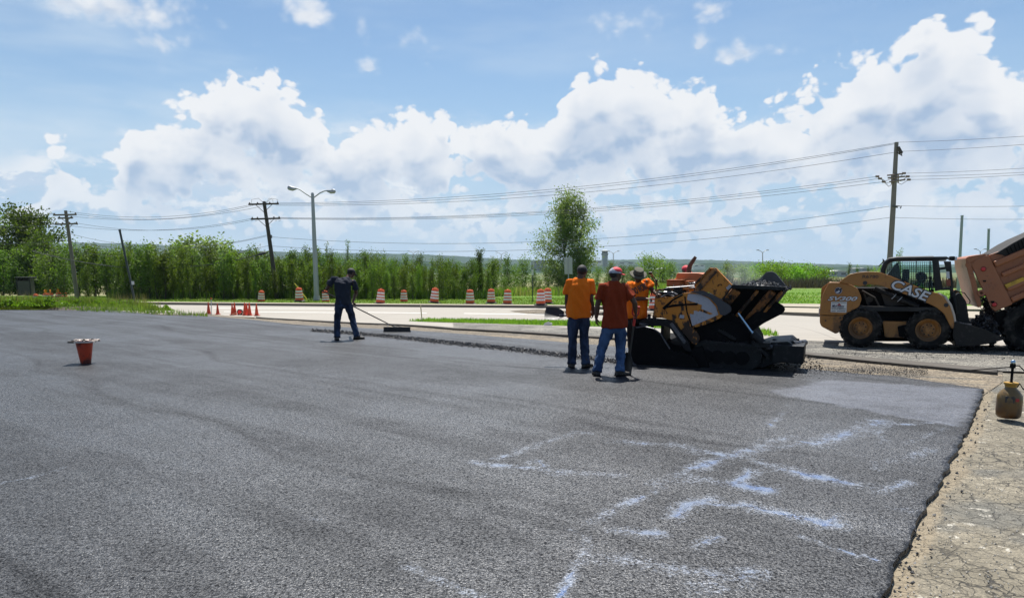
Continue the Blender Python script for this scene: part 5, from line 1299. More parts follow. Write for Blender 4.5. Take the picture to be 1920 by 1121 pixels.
part('ram_rod', m_chrome, lambda mb: mb.tube([fr.pt(1384, 587, -.04), fr.pt(1412, 626, -.04)], .024, 14), cy, smooth=60)
part('deck_clutter', m_tar, lambda mb: [mb.tube([fr.pt(a, b, n), fr.pt(c_, d_, n2)], r, 6) for a, b, n, c_, d_, n2, r in ((1430, 642, .2, 1470, 646, .5, .03), (1440, 648, .1, 1466, 652, .2, .035), (1360, 636, .2, 1404, 642, .1, .04), (1450, 640, .6, 1478, 645, .8, .05), (1424, 652, -.02, 1440, 668, -.02, .05), (1348, 618, .1, 1380, 636, .1, .05))], smooth=50)
# heap of spread mix under the machine
def heap(mb):
    rd_ = random.Random(4); pts_ = []
    for k in range(900):
        s_ = rd_.uniform(-1.7, 1.75); n = rd_.uniform(-.05, 2.0); pts_.append(Vector((s_, n, .02 + .05 * rd_.random())))
    lumps(mb, pts_, .016, rd_)
ob = part('spread_mix', m_rubble, heap, None); ob.location = fr.O; ob.rotation_euler = (0, 0, fr.yaw); tag(ob, 'loose black mix spilled around the paver tracks', 'asphalt', kind='stuff')

# ---------------------------------------------------------------- skid steer loader
fr = Frame(1682, 15.75, R(-25)); sk = empty('skid_steer_loader', fr.O, fr.yaw, 'worn orange CASE skid steer loader tipping its bucket under the dump truck tailgate', 'loader')
sk['label'] = 'worn orange skid steer loader with black cab, its bucket under the truck tailgate'
def part(name, mat, fn, parent=None, **k):
    mb = MB(); fn(mb); return mb.build(name, mat, parent or sk, **k)
part('chassis', m_tarm, lambda mb: (fr.plate(mb, rounded([(1575, 600), (1600, 540), (1700, 540), (1776, 560), (1790, 610), (1790, 640), (1600, 640)], 4), .33, 1.3)), bevel=.02)
rp = part('rear_panel', m_case, lambda mb: fr.plate(mb, rounded([(1554.5, 529), (1574, 529.6), (1593, 533), (1608, 541), (1616, 560), (1611, 575), (1594, 584), (1583, 591), (1540, 590.5), (1537, 590), (1539, 566), (1544, 548)], 5, 4), .02, .34), bevel=.02)
part('lower_panel', m_case, lambda mb: fr.plate(mb, rounded([(1537, 592), (1584, 592), (1577, 603), (1575, 622), (1567, 626), (1540, 612), (1537, 605)], 3), .02, .34), bevel=.02)
part('bumper', m_case, lambda mb: fr.plate(mb, rounded([(1540, 540), (1556, 528), (1562, 560), (1560, 622), (1542, 612), (1536.5, 590)], 3), .34, 1.55), bevel=.04)
part('tail_nub', m_letw, lambda mb: mb.box(fr.pt(1537.5, 584, .5), (.05, .2, .16)))
part('far_rear_panel', m_case, lambda mb: fr.plate(mb, rounded([(1556, 531), (1600, 536), (1612, 560), (1594, 584), (1570, 615), (1541, 607), (1544, 548)], 5, 4), 1.55, 1.8), bevel=.02)
part('deck_panel', m_cab, lambda mb: (fr.plate(mb, rounded([(1617, 574), (1770, 577), (1782, 590), (1760, 588), (1720, 584), (1600, 583)], 3), .06, .33)), bevel=.01)
part('belly_panel', m_case, lambda mb: fr.plate(mb, rounded([(1655, 602), (1702, 603), (1696, 634), (1659, 632)], 3), .20, .33), bevel=.01)
part('foot_step', m_tarm, lambda mb: fr.plate(mb, rounded([(1683, 612), (1704, 608), (1706, 634), (1686, 632)], 3), .12, .20), bevel=.01)
# side bay detail
part('side_bay', simple('bay_brown', (.035, .028, .022), .8, var=.3), lambda mb: (fr.plate(mb, rounded([(1652, 550), (1690, 556), (1722, 572), (1660, 573)], 4), .26, .34), mb.tube([fr.pt(1631, 561, .24), fr.pt(1631, 561, .34)], .07, 14), mb.tube([fr.pt(1616, 545, .2), fr.pt(1640, 558, .2), fr.pt(1648, 574, .2)], .02, 6), mb.tube([fr.pt(1620, 550, .22), fr.pt(1628, 572, .22)], .018, 6)))
arm_o = rounded([(1572, 529.5), (1592, 515), (1606, 511), (1625, 509.2), (1648, 510), (1667, 516.5), (1700, 530), (1743.5, 546.5), (1760, 550), (1772, 560), (1782, 575), (1788, 596), (1790, 612), (1786, 618), (1779, 606), (1770, 588), (1757, 577), (1743, 570), (1695, 551), (1651, 535), (1630, 532.5), (1612, 537), (1593, 533)], 3, 2)
ar = part('lift_arm', m_case, lambda mb: fr.plate(mb, arm_o, -.02, .10), bevel=.012)
part('arm_edge', m_casel, lambda mb: (mb.tube([fr.pt(*p, .04) for p in ((1758, 550), (1772, 557), (1782, 572), (1788, 590), (1791, 608))], .03, 8)), ar, smooth=60)
part('far_lift_arm', m_case, lambda mb: fr.plate(mb, arm_o, 1.62, 1.74), bevel=.012)
for px, py, r in ((1622, 530.5, .045), (1774, 572, .045), (1735, 567, .018), (1548, 601, .02), (1576, 596, .02)): part('pivot_bolt', m_letb, lambda mb: mb.tube([fr.pt(px, py, -.03), fr.pt(px, py, .0)], r, 10))
part('lift_cylinder', m_tar, lambda mb: (mb.tube([fr.pt(1640, 540, .14), fr.pt(1688, 561, .14)], .045, 12), mb.tube([fr.pt(1686, 560, .14), fr.pt(1722, 575, .14)], .058, 12), [mb.tube([fr.pt(px - .8, py - .4, .14), fr.pt(px + .8, py + .4, .14)], .068, 12) for px, py in ((1676, 556), (1687, 561))]), smooth=50)
part('hose_clamp', m_letw, lambda mb: [mb.tube([fr.pt(px - .4, py - .3, .14), fr.pt(px + .4, py + .3, .14)], .071, 12) for px, py in ((1676, 556), (1687, 561))])
# cab
P_ = lambda px, py, n: fr.pt(px, py, n)
cab = part('cab_frame', m_cab, lambda mb: None) if False else None
mb = MB()
for n in (.36, 1.30):
    mb.tube([P_(1655, 516, n), P_(1656, 506, n), P_(1660, 494, n), P_(1668, 487.5, n), P_(1682, 485.5, n), P_(1750, 484.8, n)], [(.055, .05)] * 6, 8)
    fr.plate(mb, [(1748, 487), (1760, 487), (1764, 520), (1768, 543), (1754, 546), (1751, 520)], n - .04, n + .05)
fr.plate(mb, [(1770, 490), (1783, 490), (1788, 540), (1782, 548), (1778, 520)], .45, .53)
mb.bar(P_(1762, 504, .42), P_(1776, 502, .48), .05, .05); mb.bar(P_(1765, 542, .4), P_(1786, 541, .48), .06, .05)
for n in (.45, .85): mb.bar(P_(1784, 542, n), P_(1786, 600, n), .06, .06)
cab = mb.build('cab_frame', m_cab, sk, smooth=50)
part('cab_roof', m_cab, lambda mb: fr.plate(mb, rounded([(1668, 486), (1690, 483.5), (1778, 482), (1779, 486), (1750, 489), (1680, 489)], 1), .34, 1.34), bevel=.01)
part('roof_visor', simple('visor_grey', (.33, .32, .30), .5, var=.2), lambda mb: fr.plate(mb, rounded([(1745, 481), (1776, 480.8), (1774, 489.5), (1762, 489), (1752, 486)], 1), .36, 1.30), bevel=.01)
part('work_light', m_tar, lambda mb: (fr.plate(mb, rounded([(1781, 480.5), (1791, 480.5), (1790, 489), (1780, 488)], 2), .45, .65), fr.plate(mb, rounded([(1781, 480.5), (1791, 480.5), (1790, 489), (1780, 488)], 2), 1.0, 1.2)), bevel=.01)
part('light_lens', m_letw, lambda mb: fr.plate(mb, [(1791, 481.5), (1795, 481.5), (1794.5, 488), (1790.5, 488)], .46, .64))
part('rear_vent', m_cab, lambda mb: (fr.plate(mb, [(1655, 508), (1655, 484.5), (1660, 490), (1661, 495)], .40, .48), mb.tube([P_(1655, 492, .5), P_(1648, 499, .7)], .012, 6)))
def side_mesh(mb, n):
    L = [(1661, 517), (1663, 506), (1667, 495), (1676, 491), (1747, 490), (1751, 520), (1754, 545)]
    for k in range(22):
        px = 1664 + k * 4.1; y0 = 490.5 if px > 1676 else 491 + (1676 - px) * 1.1; y1 = min(546, 513 + (px - 1662) * .42)
        mb.tube([P_(px, y0, n), P_(px, y1, n)], .0045, 4)
    for k in range(13):
        py = 493 + k * 4.2; x0 = 1662 if py > 505 else 1662 + (505 - py) * .8; x0 = max(x0, 1662 + (py - 513) / .42 if py > 513 else x0); x1 = 1750 + (py - 490) * .07
        if x1 > x0: mb.tube([P_(x0, py, n), P_(x1, py, n)], .0045, 4)
    for px in (1718, 1744): mb.tube([P_(px, 490, n - .01), P_(px - 1, 536 + (px - 1718) * .4, n - .01)], .011, 5)
part('window_mesh', m_cab, lambda mb: side_mesh(mb, .40)); part('window_mesh', m_cab, lambda mb: side_mesh(mb, 1.30))
part('window_glass', m_glass, lambda mb: fr.plate(mb, [(1662, 513), (1664, 500), (1672, 491), (1748, 490), (1753, 545), (1720, 536)], .425, .435))
part('rear_cowl', simple('cowl_grey', (.06, .06, .06), .7, var=.3), lambda mb: (fr.plate(mb, rounded([(1660, 520), (1676, 500), (1684, 492), (1690, 520), (1692, 534)], 3), .60, 1.2)), bevel=.01)
part('seat', m_tarm, lambda mb: (mb.box(P_(1716, 552, .85) , (.5, .5, .12)), mb.box(P_(1697, 530, .85), (.12, .48, .60))), bevel=.03)
part('control_lever', m_tar, lambda mb: (mb.tube([P_(1748, 546, .6), P_(1745, 522, .6)], .016, 6), mb.ball(P_(1745, 521, .6), .03, 8, 6), mb.box(P_(1746, 533, .6), (.12, .08, .08))))
part('cab_marker', simple('marker_red', (.25, .06, .03), .5), lambda mb: fr.plate(mb, [(1774, 524), (1782, 524), (1783, 536), (1775, 536)], .44, .46))
part('door_sticker', m_letw, lambda mb: fr.plate(mb, [(1774, 509), (1780, 509), (1781, 522), (1775, 522)], .43, .45))
# front: coupler, hoses, guard, bucket
part('coupler', m_tar, lambda mb: (fr.plate(mb, rounded([(1780, 560), (1800, 548), (1812, 566), (1817, 600), (1824, 612), (1800, 622), (1786, 612)], 3), .35, .50), fr.plate(mb, rounded([(1780, 560), (1800, 548), (1812, 566), (1817, 600), (1824, 612), (1800, 622), (1786, 612)], 3), 1.1, 1.25), mb.tube([P_(1786, 548, .3), P_(1792, 575, .25), P_(1794, 600, .3)], .035, 8), mb.tube([P_(1790, 545, .42), P_(1788, 570, .38), P_(1800, 590, .4)], .022, 8), mb.tube([P_(1800, 570, .4), P_(1812, 590, .4), P_(1808, 608, .4)], .04, 8)), smooth=40)
part('headlamp_guard', m_case, lambda mb: fr.plate(mb, rounded([(1790, 542), (1798, 546), (1808, 560), (1814, 580), (1806, 584), (1796, 570), (1790, 556)], 3), .9, 1.2), bevel=.02)
part('guard_rod', m_tar, lambda mb: mb.tube([P_(1790, 545, .7), P_(1808, 549, .7), P_(1819, 564, .7), (P_(1818, 569, .7)), P_(1812, 570, .7)], .010, 6), smooth=60)
bk = part('bucket', m_tar, lambda mb: (fr.plate(mb, rounded([(1790, 603), (1800, 606), (1840, 615), (1884, 633), (1882, 637), (1850, 645), (1822, 649), (1794, 648), (1786, 630)], 2), -.03, .02), fr.plate(mb, rounded([(1790, 603), (1800, 606), (1840, 615), (1884, 633), (1882, 637), (1850, 645), (1822, 649), (1794, 648), (1786, 630)], 2), 1.75, 1.8),
     fr.plate(mb, [(1790, 603), (1798, 604), (1798, 646), (1790, 646)], .02, 1.75), fr.plate(mb, [(1790, 640), (1884, 633), (1884, 636), (1822, 649), (1790, 648)], .02, 1.75)), bevel=.008)
part('bucket_lip', m_worn, lambda mb: mb.bar(P_(1792, 603, .02), P_(1822, 609, .0), .06, .02), bk)
rd_ = random.Random(12); mb = MB(); pp = []
for k in range(900):
    t = rd_.random(); u = rd_.random(); s0 = P_(1808 + 66 * t, 620, 0).x; pp.append(Vector((s0, .05 + 1.6 * rd_.random(), (.34 + .42 * math.exp(-((t - .72) / .28) ** 2)) * u ** .4)))
lumps(mb, pp, .045, rd_); o = mb.build('bucket_mix', m_rubble, None); o.location = fr.O; o.rotation_euler = (0, 0, fr.yaw); tag(o, 'black mix heaped in the loader bucket', 'asphalt', kind='stuff')
# wheels
def wheel(cx, n0, rr, name='wheel', par=None, w=.30, rimmat=m_case):
    e = bpy.data.objects.new(name, None); link(e, par or sk); e.location = (cx, n0, rr); wr = .56
    mb = MB(); prof = [(rr * wr, .02), (rr * .62, -.012), (rr * .80, -.02), (rr * .93, .01), (rr * .975, .05), (rr * .975, w - .05), (rr * .93, w - .01), (rr * .8, w + .02), (rr * wr, w - .02)]
    mb.lathe([(r, h) for r, h in prof + prof[:1]], n=44, axis=(0, 1, 0), cap=False)
    for k in range(22):
        a = 2 * math.pi * k / 22
        for sd in (0, 1):
            a2 = a + (math.pi / 22 if sd else 0); y0, y1 = (.0, w * .55) if not sd else (w * .45, w)
            p0 = Vector((math.cos(a2) * rr * .965, y0, math.sin(a2) * rr * .965)); a3 = a2 + .14 * (1 if sd else -1); p1 = Vector((math.cos(a3) * rr * .97, y1, math.sin(a3) * rr * .97)); mb.bar(p0, p1, .05, .05, ((p0 + p1) / 2 * Vector((1, 0, 1))).normalized())
    for f, h in ((.70, -.022), (.84, -.022)):
        pass
    mb.build('tire', m_tire, e, smooth=30)
    mb = MB(); mb.lathe([(rr * .57, .03), (rr * .57, -.005), (rr * .53, .0), (rr * .50, .06), (rr * .36, .10), (rr * .34, .075), (rr * .15, .07), (rr * .13, .045), (.0, .045)], n=36, axis=(0, 1, 0), cap=False); r_ = mb.build('rim', rimmat, e, smooth=35)
    mb = MB()
    for k in range(8): a = 2 * math.pi * k / 8 + .2; c_ = Vector((math.cos(a) * rr * .26, .06, math.sin(a) * rr * .26)); mb.tube([c_ + Vector((0, .02, 0)), c_ - Vector((0, .012, 0))], .016, 6)
    mb.build('lug_bolts', m_tar, r_)
    return e
xr = P_(1613, 617, 0).x; xf = P_(1740, 620, 0).x
for x_, n0 in ((xr, .0), (xf, .0), (xr, 1.45), (xf, 1.45)): wheel(x_, n0, .425)
part('fender', m_cab, lambda mb: [fr.plate(mb, [(cx + 44 * math.cos(a / 10 * math.pi), 617 - 44 * math.sin(a / 10 * math.pi)) for a in range(1, 10)] + [(cx + 39 * math.cos(a / 10 * math.pi), 617 - 39 * math.sin(a / 10 * math.pi)) for a in range(9, 0, -1)], .04, .34) for cx in (1614,)])
# lettering
ad = (fr.pt(1741, 556, -.02) - fr.pt(1675, 531, -.02)); ad.normalize(); au = Vector((-ad.z, 0, ad.x))
o0 = fr.pt(1668.5, 539.5, -.024)
letter('maker_name_outline', 'CASE', o0 - ad * .016 - au * .022, ad, au, .805, .250, m_letb, ar, thick=.003, offset=.075, shear=.15)
letter('maker_name', 'CASE', o0 + ad * .005, ad, au, .765, .205, m_letw, ar, thick=.007, offset=.018, shear=.15)
o0 = fr.pt(1617, 521.5, -.022); letter('unit_number', 'R6780', o0, (1, 0, 0), (0, 0, 1), .315, .068, m_letb, ar, thick=.004, offset=.012)
o0 = fr.pt(1552, 563.2, .018); letter('model_outline', 'SV300', o0 - Vector((.01, 0, .01)), (1, 0, 0), (0, 0, 1), .62, .112, m_letb, rp, thick=.004, offset=.05, shear=.35)
letter('model_number', 'SV300', o0, (1, 0, 0), (0, 0, 1), .60, .092, m_letw, rp, thick=.008, offset=.02, shear=.35)
st = part('dealer_sticker', m_white, lambda mb: fr.plate(mb, [(1558.5, 565.5), (1588, 565.5), (1587, 586), (1557.5, 585)], .010, .03), rp)
c0 = fr.pt(1559.5, 576.8, .009); letter('sticker_script', 'Mid-State', c0, (1, 0, 0), (0, 0, 1), .25, .075, simple('script_navy', (.03, .03, .07), .5), st, thick=.003, shear=.4, offset=.01)
c0 = fr.pt(1559.5, 580.2, .009); letter('sticker_word', 'EQUIPMENT', c0, (1, 0, 0), (0, 0, 1), .29, .030, m_letb, st, thick=.003, offset=.02)
part('sticker_mark', simple('sticker_red', (.35, .05, .04), .5), lambda mb: fr.plate(mb, [(1569, 573), (1573.5, 568), (1578, 573)], .006, .012), st)
part('sticker_rule', m_letb, lambda mb: (fr.plate(mb, [(1559.5, 566.8), (1574, 566.8), (1574, 567.7), (1559.5, 567.7)], .006, .012), fr.plate(mb, [(1575.5, 566.8), (1587, 566.8), (1587, 567.7), (1575.5, 567.7)], .006, .012), fr.plate(mb, [(1559, 582.6), (1567, 582.6), (1567, 583.6), (1559, 583.6)], .006, .012), fr.plate(mb, [(1569, 582.6), (1585, 582.6), (1585, 583.6), (1569, 583.6)], .006, .012)), st)
em = part('round_emblem', simple('emblem_ring', (.35, .34, .38), .4), lambda mb: mb.tube([fr.pt(1572, 545, .03), fr.pt(1572, 545, .012)], .076, 24), rp)
part('emblem_disc', simple('emblem_navy', (.02, .025, .07), .4), lambda mb: mb.tube([fr.pt(1572, 545, .03), fr.pt(1572, 545, .008)], .066, 24), em)
part('emblem_bird', m_letb, lambda mb: fr.plate(mb, [(1565, 540.5), (1571, 541.5), (1579.5, 540), (1577.5, 544), (1570, 543.5)], .0, .01), em)
part('emblem_mark', m_letw, lambda mb: (fr.plate(mb, [(1568, 547), (1573, 545.5), (1571, 544), (1575, 545), (1573, 548.5), (1568.5, 549.5)], .003, .01), fr.plate(mb, [(1573, 540.8), (1575.5, 540.2), (1574.5, 542)], -.004, .004)), em)

# ---------------------------------------------------------------- dump truck, cut by the picture edge
fr = Frame(1880, 15.3, R(-25)); dt = empty('dump_truck', fr.O, fr.yaw, 'salmon-orange dump truck with its bed raised, pouring black mix into the loader bucket', 'truck')
def part(name, mat, fn, parent=None, **k):
    mb = MB(); fn(mb); return mb.build(name, mat, parent or dt, **k)
cp = part('corner_post', m_truck, lambda mb: fr.plate(mb, rounded([(1819, 492), (1852, 478), (1856, 482), (1898, 568), (1897, 571), (1866, 583.5), (1861, 580)], 2), .0, .12), bevel=.012)
part('post_cover', m_truck, lambda mb: fr.plate(mb, [(1844, 530), (1869, 520), (1878, 543), (1853, 553)], -.008, .0), cp)
part('post_boss', m_truck, lambda mb: (mb.lathe([(.085, 0), (.085, .012), (.065, .012), (.065, .004), (.04, .004), (.04, .014), (0, .014)], c=fr.pt(1859, 535.5, -.006) , n=22, axis=(0, -1, 0))), cp, smooth=30)
m_mark = simple('red_marker', (.55, .03, .03), .3, var=.1)
for px, py in ((1844, 504.5), (1864.5, 571)): part('marker_lamp', m_mark, lambda mb: mb.tube([fr.pt(px, py, .01), fr.pt(px, py, -.02), fr.pt(px, py, -.03)], [.042, .042, .025], 16), cp, smooth=40)
part('lamp_rim', m_tarm, lambda mb: [mb.tube([fr.pt(px, py, .01), fr.pt(px, py, -.012)], .052, 16) for px, py in ((1844, 504.5), (1864.5, 571))], cp)
part('bolt', m_tarm, lambda mb: (mb.box(fr.pt(1846, 527, -.01), (.05, .03, .03)), mb.box(fr.pt(1861, 566, -.01), (.06, .03, .04))), cp)
tg = part('tailgate', m_truck, lambda mb: fr.plate(mb, rounded([(1811, 484), (1816, 481), (1846, 476), (1852, 478), (1822, 494), (1826, 512), (1841, 574), (1834, 577), (1828, 560), (1812, 500)], 2), .02, 2.0), bevel=.012)
part('gate_hinge', m_truck, lambda mb: (mb.tube([fr.pt(1816, 497, -.02), fr.pt(1816, 497, .1)], .06, 12), mb.tube([fr.pt(1818, 504, -.02), fr.pt(1818, 504, .1)], .04, 12), fr.plate(mb, [(1812, 486), (1826, 483), (1828, 488), (1816, 494)], -.02, .02)), tg, smooth=40)
part('gate_latch', m_truck, lambda mb: (mb.lathe([(.07, -.02), (.07, .04), (.035, .04), (.035, -.02)], c=fr.pt(1840, 549, .0), n=16, axis=(0, -1, 0)), fr.plate(mb, [(1840, 543), (1851, 540), (1853, 551), (1843, 553)], -.01, .02)), dt, smooth=40)
# bed side: runs up and forward beyond the picture
U = Vector((72, -30.5)).normalized()
def along(a, L): return (a[0] + U.x * L, a[1] + U.y * L)
bp = part('bed_side', m_truck, lambda mb: fr.plate(mb, [(1854, 478), (1862, 475.5), along((1868, 478), 190), along((1893, 566), 190), (1897, 569)], .06, .14), bevel=.01)
part('side_rail', m_truck, lambda mb: [mb.bar(fr.pt(*a, -.0 + dn), fr.pt(*along(a, 175), -.0 + dn), th, .12, (0, 1, 0)) for a, th, dn in (((1864, 496), .13, .02), ((1878, 516), .10, .03), ((1888, 543), .09, .02), ((1896, 562), .12, .02))], bp, bevel=.03)
part('yellow_block', simple('yellow_side_marker', (.55, .33, .03), .5, dirt=(.12, .06, .02), dirt_amt=.5), lambda mb: fr.plate(mb, [(1884, 534), (1919, 519), (1923, 526), (1888, 541)], -.03, .05), bp, bevel=.008)
part('bed_far_side', m_truck, lambda mb: fr.plate(mb, [(1854, 478), along((1868, 478), 190), along((1893, 566), 190), (1897, 569)], 1.95, 2.02))
part('bed_floor', m_tarm, lambda mb: fr.plate(mb, [(1893, 562), along((1893, 562), 190), along((1897, 573), 190), (1897, 573)], .12, 1.95))
part('tarp', simple('tarp_mesh', (.022, .020, .018), .85, var=.3, scale=20, bump=.5, bscale=40), lambda mb: (fr.plate(mb, [(1864, 475.5), (1872, 472), (1900, 455), (1921, 444), (1990, 414), (1992, 430), (1925, 464), (1886, 481), (1880, 478)], .02, 1.98)), bevel=.02)
part('tarp_rib', m_tarm, lambda mb: [mb.bar(fr.pt(x, 480 - (x - 1885) * .46 + 1, .0), fr.pt(x - 5, 470 - (x - 1885) * .55, .0), .02, .02) for x in range(1892, 1960, 7)], None)
# undercarriage
part('truck_frame', m_tarm, lambda mb: (fr.plate(mb, [(1900, 590), (2060, 570), (2060, 600), (1900, 612)], .3, 1.6), fr.plate(mb, [(1895, 574), (1930, 565), (1935, 600), (1905, 612)], .5, 1.4)), bevel=.02)
part('mud_flap', m_tarm, lambda mb: fr.plate(mb, [(1865, 586), (1884, 580), (1893, 616), (1901, 655), (1893, 656), (1882, 640), (1870, 612)], .12, .16))
part('mud_flap', m_tarm, lambda mb: fr.plate(mb, [(1865, 586), (1884, 580), (1893, 616), (1901, 655), (1893, 656), (1882, 640), (1870, 612)], 1.5, 1.54))
for nn_ in (.02, 1.55):
    for px in (1934, 2030): wheel(fr.pt(px, 622, nn_).x, nn_, .52, par=dt, w=.5, rimmat=m_tarm)
# falling mix
rd_ = random.Random(21); mb = MB(); pp = []
for k in range(2600):
    t = rd_.random() ** .8; c_ = fr.pt(1853 + rd_.gauss(0, 5) + 8 * t + (rd_.gauss(0, 9) * t), 560 + 66 * t, .25 + abs(rd_.gauss(0, .6))); pp.append(c_)
for k in range(700):
    c_ = fr.pt(1886 + rd_.gauss(0, 6), 590 + 44 * rd_.random(), .5 + rd_.random()); pp.append(c_)
for k in range(300):
    c_ = fr.pt(1840 + rd_.uniform(-4, 22), 552 + 20 * rd_.random(), .1 + 1.6 * rd_.random()); pp.append(c_)
lumps(mb, pp, .022, rd_); o = mb.build('falling_mix', m_rubble, None); o.location = fr.O; o.rotation_euler = (0, 0, fr.yaw); tag(o, 'black mix pouring down from the dump truck tailgate', 'asphalt', kind='stuff')
# spilled mix on the ground under loader and truck
mb = MB(); pp = []
for k in range(1500):
    q = G(rd_.uniform(1560, 1920), rd_.gauss(662, 6)); pp.append(Vector((q.x, q.y, .0)))
for k in range(2600):
    q = G(rd_.uniform(1470, 1740), 688 + rd_.gauss(8, 5) + (rd_.random() < .25) * rd_.uniform(-14, 8)); pp.append(Vector((q.x, q.y, .0)))
lumps(mb, pp, .0075, rd_); o = mb.build('scattered_mix', m_rubble, None); tag(o, 'crumbs of black mix scattered below the loader wheels', 'asphalt', kind='stuff')

m_loose = simple('loose_grey_mix', (.030, .029, .030), .45, var=.8, scale=60, dirt=(.12, .12, .125), dirt_amt=.8, dirt_scale=45, bump=.5, bscale=80)
# windrow of loose mix along the seam
mb = MB(); pp = []
ln = [G(x, y) for x, y in ((585, 621), (640, 624), (740, 632), (830, 642), (950, 654), (1065, 668), (1120, 674), (1190, 684))]
wd = [.12, .22, .32, .38, .36, .32, .28, .25]
for i in range(len(ln) - 1):
    L_ = (ln[i + 1] - ln[i]).length
    for k in range(int(L_ * 620)):
        t = rd_.random(); p = ln[i].lerp(ln[i + 1], t); w_ = wd[i] * (1 - t) + wd[i + 1] * t; u = rd_.gauss(0, .42)
        pp.append(Vector((p.x, p.y + u * w_ * 1.2, max(0, .055 * math.exp(-u * u * 3) * rd_.random()))))
lumps(mb, pp, .019, rd_); o = mb.build('loose_mix', m_loose, None); tag(o, 'ridge of loose black mix along the seam behind the rake', 'asphalt', kind='stuff')

# ---------------------------------------------------------------- pump sprayer
b = G(1890, 782); e = empty('pump_sprayer', b, 0, 'tar-stained yellow-brown pump sprayer tank standing on the cracked old pavement', 'sprayer'); kx = b.y / FPX * 1.02
tank_m, g = new_mat('stained_tank'); co = g.tc.outputs['Object']; z = g.sep(co)[2]
c = g.mix(g.sm(z, .0, .30), (.095, .038, .007), (.135, .085, .026)); c = g.mix(g.sm(g.noise(co, 9, 7, .7), .5, .62) * .75, c, (.055, .035, .018)); c = g.mix(g.sm(g.noise(co, 3, 4, .6), .56, .62) * .7, c, (.03, .02, .015))
g.put(g.b.inputs['Base Color'], c); g.b.inputs['Roughness'].default_value = .35; g.put(g.b.inputs['Normal'], g.bump(g.noise(co, 20, 3), .2, .01))
H_ = 58 * kx
mb = MB(); mb.lathe([(0, 0), (17 * kx, 0), (20 * kx, 4 * kx), (20.8 * kx, 14 * kx), (20.8 * kx, 34 * kx), (20 * kx, 42 * kx), (16 * kx, 49 * kx), (10.5 * kx, 54 * kx), (9 * kx, 57 * kx), (9 * kx, 61 * kx), (0, 61 * kx)], n=32); tk = mb.build('tank', tank_m, e, smooth=40)
mb = MB(); mb.lathe([(9.5 * kx, 61 * kx), (12 * kx, 63 * kx), (12 * kx, 66 * kx), (0, 66 * kx)], n=24); mb.lathe([(7 * kx, 57 * kx), (9.8 * kx, 58 * kx), (9.8 * kx, 61 * kx), (7 * kx, 61.5 * kx)], n=24); mb.build('collar', simple('yellow_collar', (.34, .19, .02), .5, dirt=(.05, .03, .01), dirt_amt=.6), e, smooth=30)
mb = MB(); mb.lathe([(3 * kx, 66 * kx), (2.3 * kx, 68 * kx), (2.3 * kx, 92 * kx), (3.4 * kx, 93 * kx), (3.4 * kx, 96 * kx), (0, 96 * kx)], n=12); mb.box((0, 0, 97 * kx), (8 * kx, 5 * kx, 8 * kx)); mb.build('pump_tube', m_tarm, e, smooth=40)
mb = MB(); mb.ball((0, 0, 104 * kx), 4.2 * kx, 12, 8); mb.build('pump_knob', m_chrome, e, smooth=60)
mb = MB(); mb.tube([(0, 0, 97 * kx), (12 * kx, 0, 97 * kx), (22 * kx, 0, 88 * kx), (30 * kx, .02, 72 * kx), (32 * kx, .03, 55 * kx), (26 * kx, .02, 52 * kx), (14 * kx, -.02, 64 * kx), (9 * kx, -.02, 57 * kx)], .007, 6); mb.build('hose', m_tarm, e, smooth=60)
mb = MB(); mb.tube([(-2 * kx, 0, 95 * kx), (-20 * kx, .05, 92 * kx), (-65 * kx, .25, 82 * kx)], .006, 6); mb.build('spray_wand', m_tarm, e, smooth=60)
mb = MB(); mb.prism([(-17 * kx, -13.0 * kx, 30 * kx), (-5 * kx, -20.8 * kx, 30 * kx), (-5 * kx, -20.8 * kx, 42 * kx), (-17 * kx, -12.6 * kx, 42 * kx)], [(-16 * kx, -11 * kx, 30 * kx), (-5 * kx, -18 * kx, 30 * kx), (-5 * kx, -18 * kx, 42 * kx), (-16 * kx, -11 * kx, 42 * kx)]); mb.build('burnt_label', m_letb, tk, bevel=.004)
mb = MB(); mb.prism([(-3 * kx, -21.2 * kx, 33 * kx), (3 * kx, -21.2 * kx, 33 * kx), (3 * kx, -21.2 * kx, 39 * kx), (-3 * kx, -21.2 * kx, 39 * kx)], [(-3 * kx, -19 * kx, 33 * kx), (3 * kx, -19 * kx, 33 * kx), (3 * kx, -19 * kx, 39 * kx), (-3 * kx, -19 * kx, 39 * kx)]); mb.build('red_label', simple('label_red', (.30, .02, .02), .5, dirt=(.03, .01, .01), dirt_amt=.6), tk)

# ---------------------------------------------------------------- upturned cone on the fresh mat
b = G(161, 681); e = empty('upturned_cone', b, R(8), 'dirty orange cone turned upside down on the fresh asphalt, tar-spotted base plate on top', 'cone'); kx = b.y / FPX * 1.0
zt = P(161, 641, b.y).z
mb = MB(); mb.lathe([(0, 0), (.085, 0), (.088, .01), (.142, zt - .02), (.142, zt), (.128, zt), (.075, .02), (0, .02)], n=12); mb.build('cone_body', splat('dirty_cone', (.50, .045, .010), .55, lo=.52, hi=.66, amt=.8, scale=9, low_dirt=(.0, .12)), e, smooth=30)
plate_m, g = new_mat('spotted_plate'); co = g.tc.outputs['Object']
c = g.mix(g.noise(co, 6, 4), (.45, .36, .30), (.62, .54, .48)); c = g.mix(g.sm(g.noise(co, 9, 3, .5), .50, .53), c, (.015, .012, .010)); g.put(g.b.inputs['Base Color'], c); g.b.inputs['Roughness'].default_value = .7
mb = MB(); s_ = .215; N_ = 24; out_ = []; inn = []
def sq(a, r):
    c_, s__ = math.cos(a), math.sin(a); k_ = r / max(abs(c_), abs(s__)); return c_ * k_, s__ * k_
for k in range(N_):
    a = 2 * math.pi * (k + .5) / N_; out_.append(sq(a, s_)); inn.append((math.cos(a) * .125, math.sin(a) * .125))
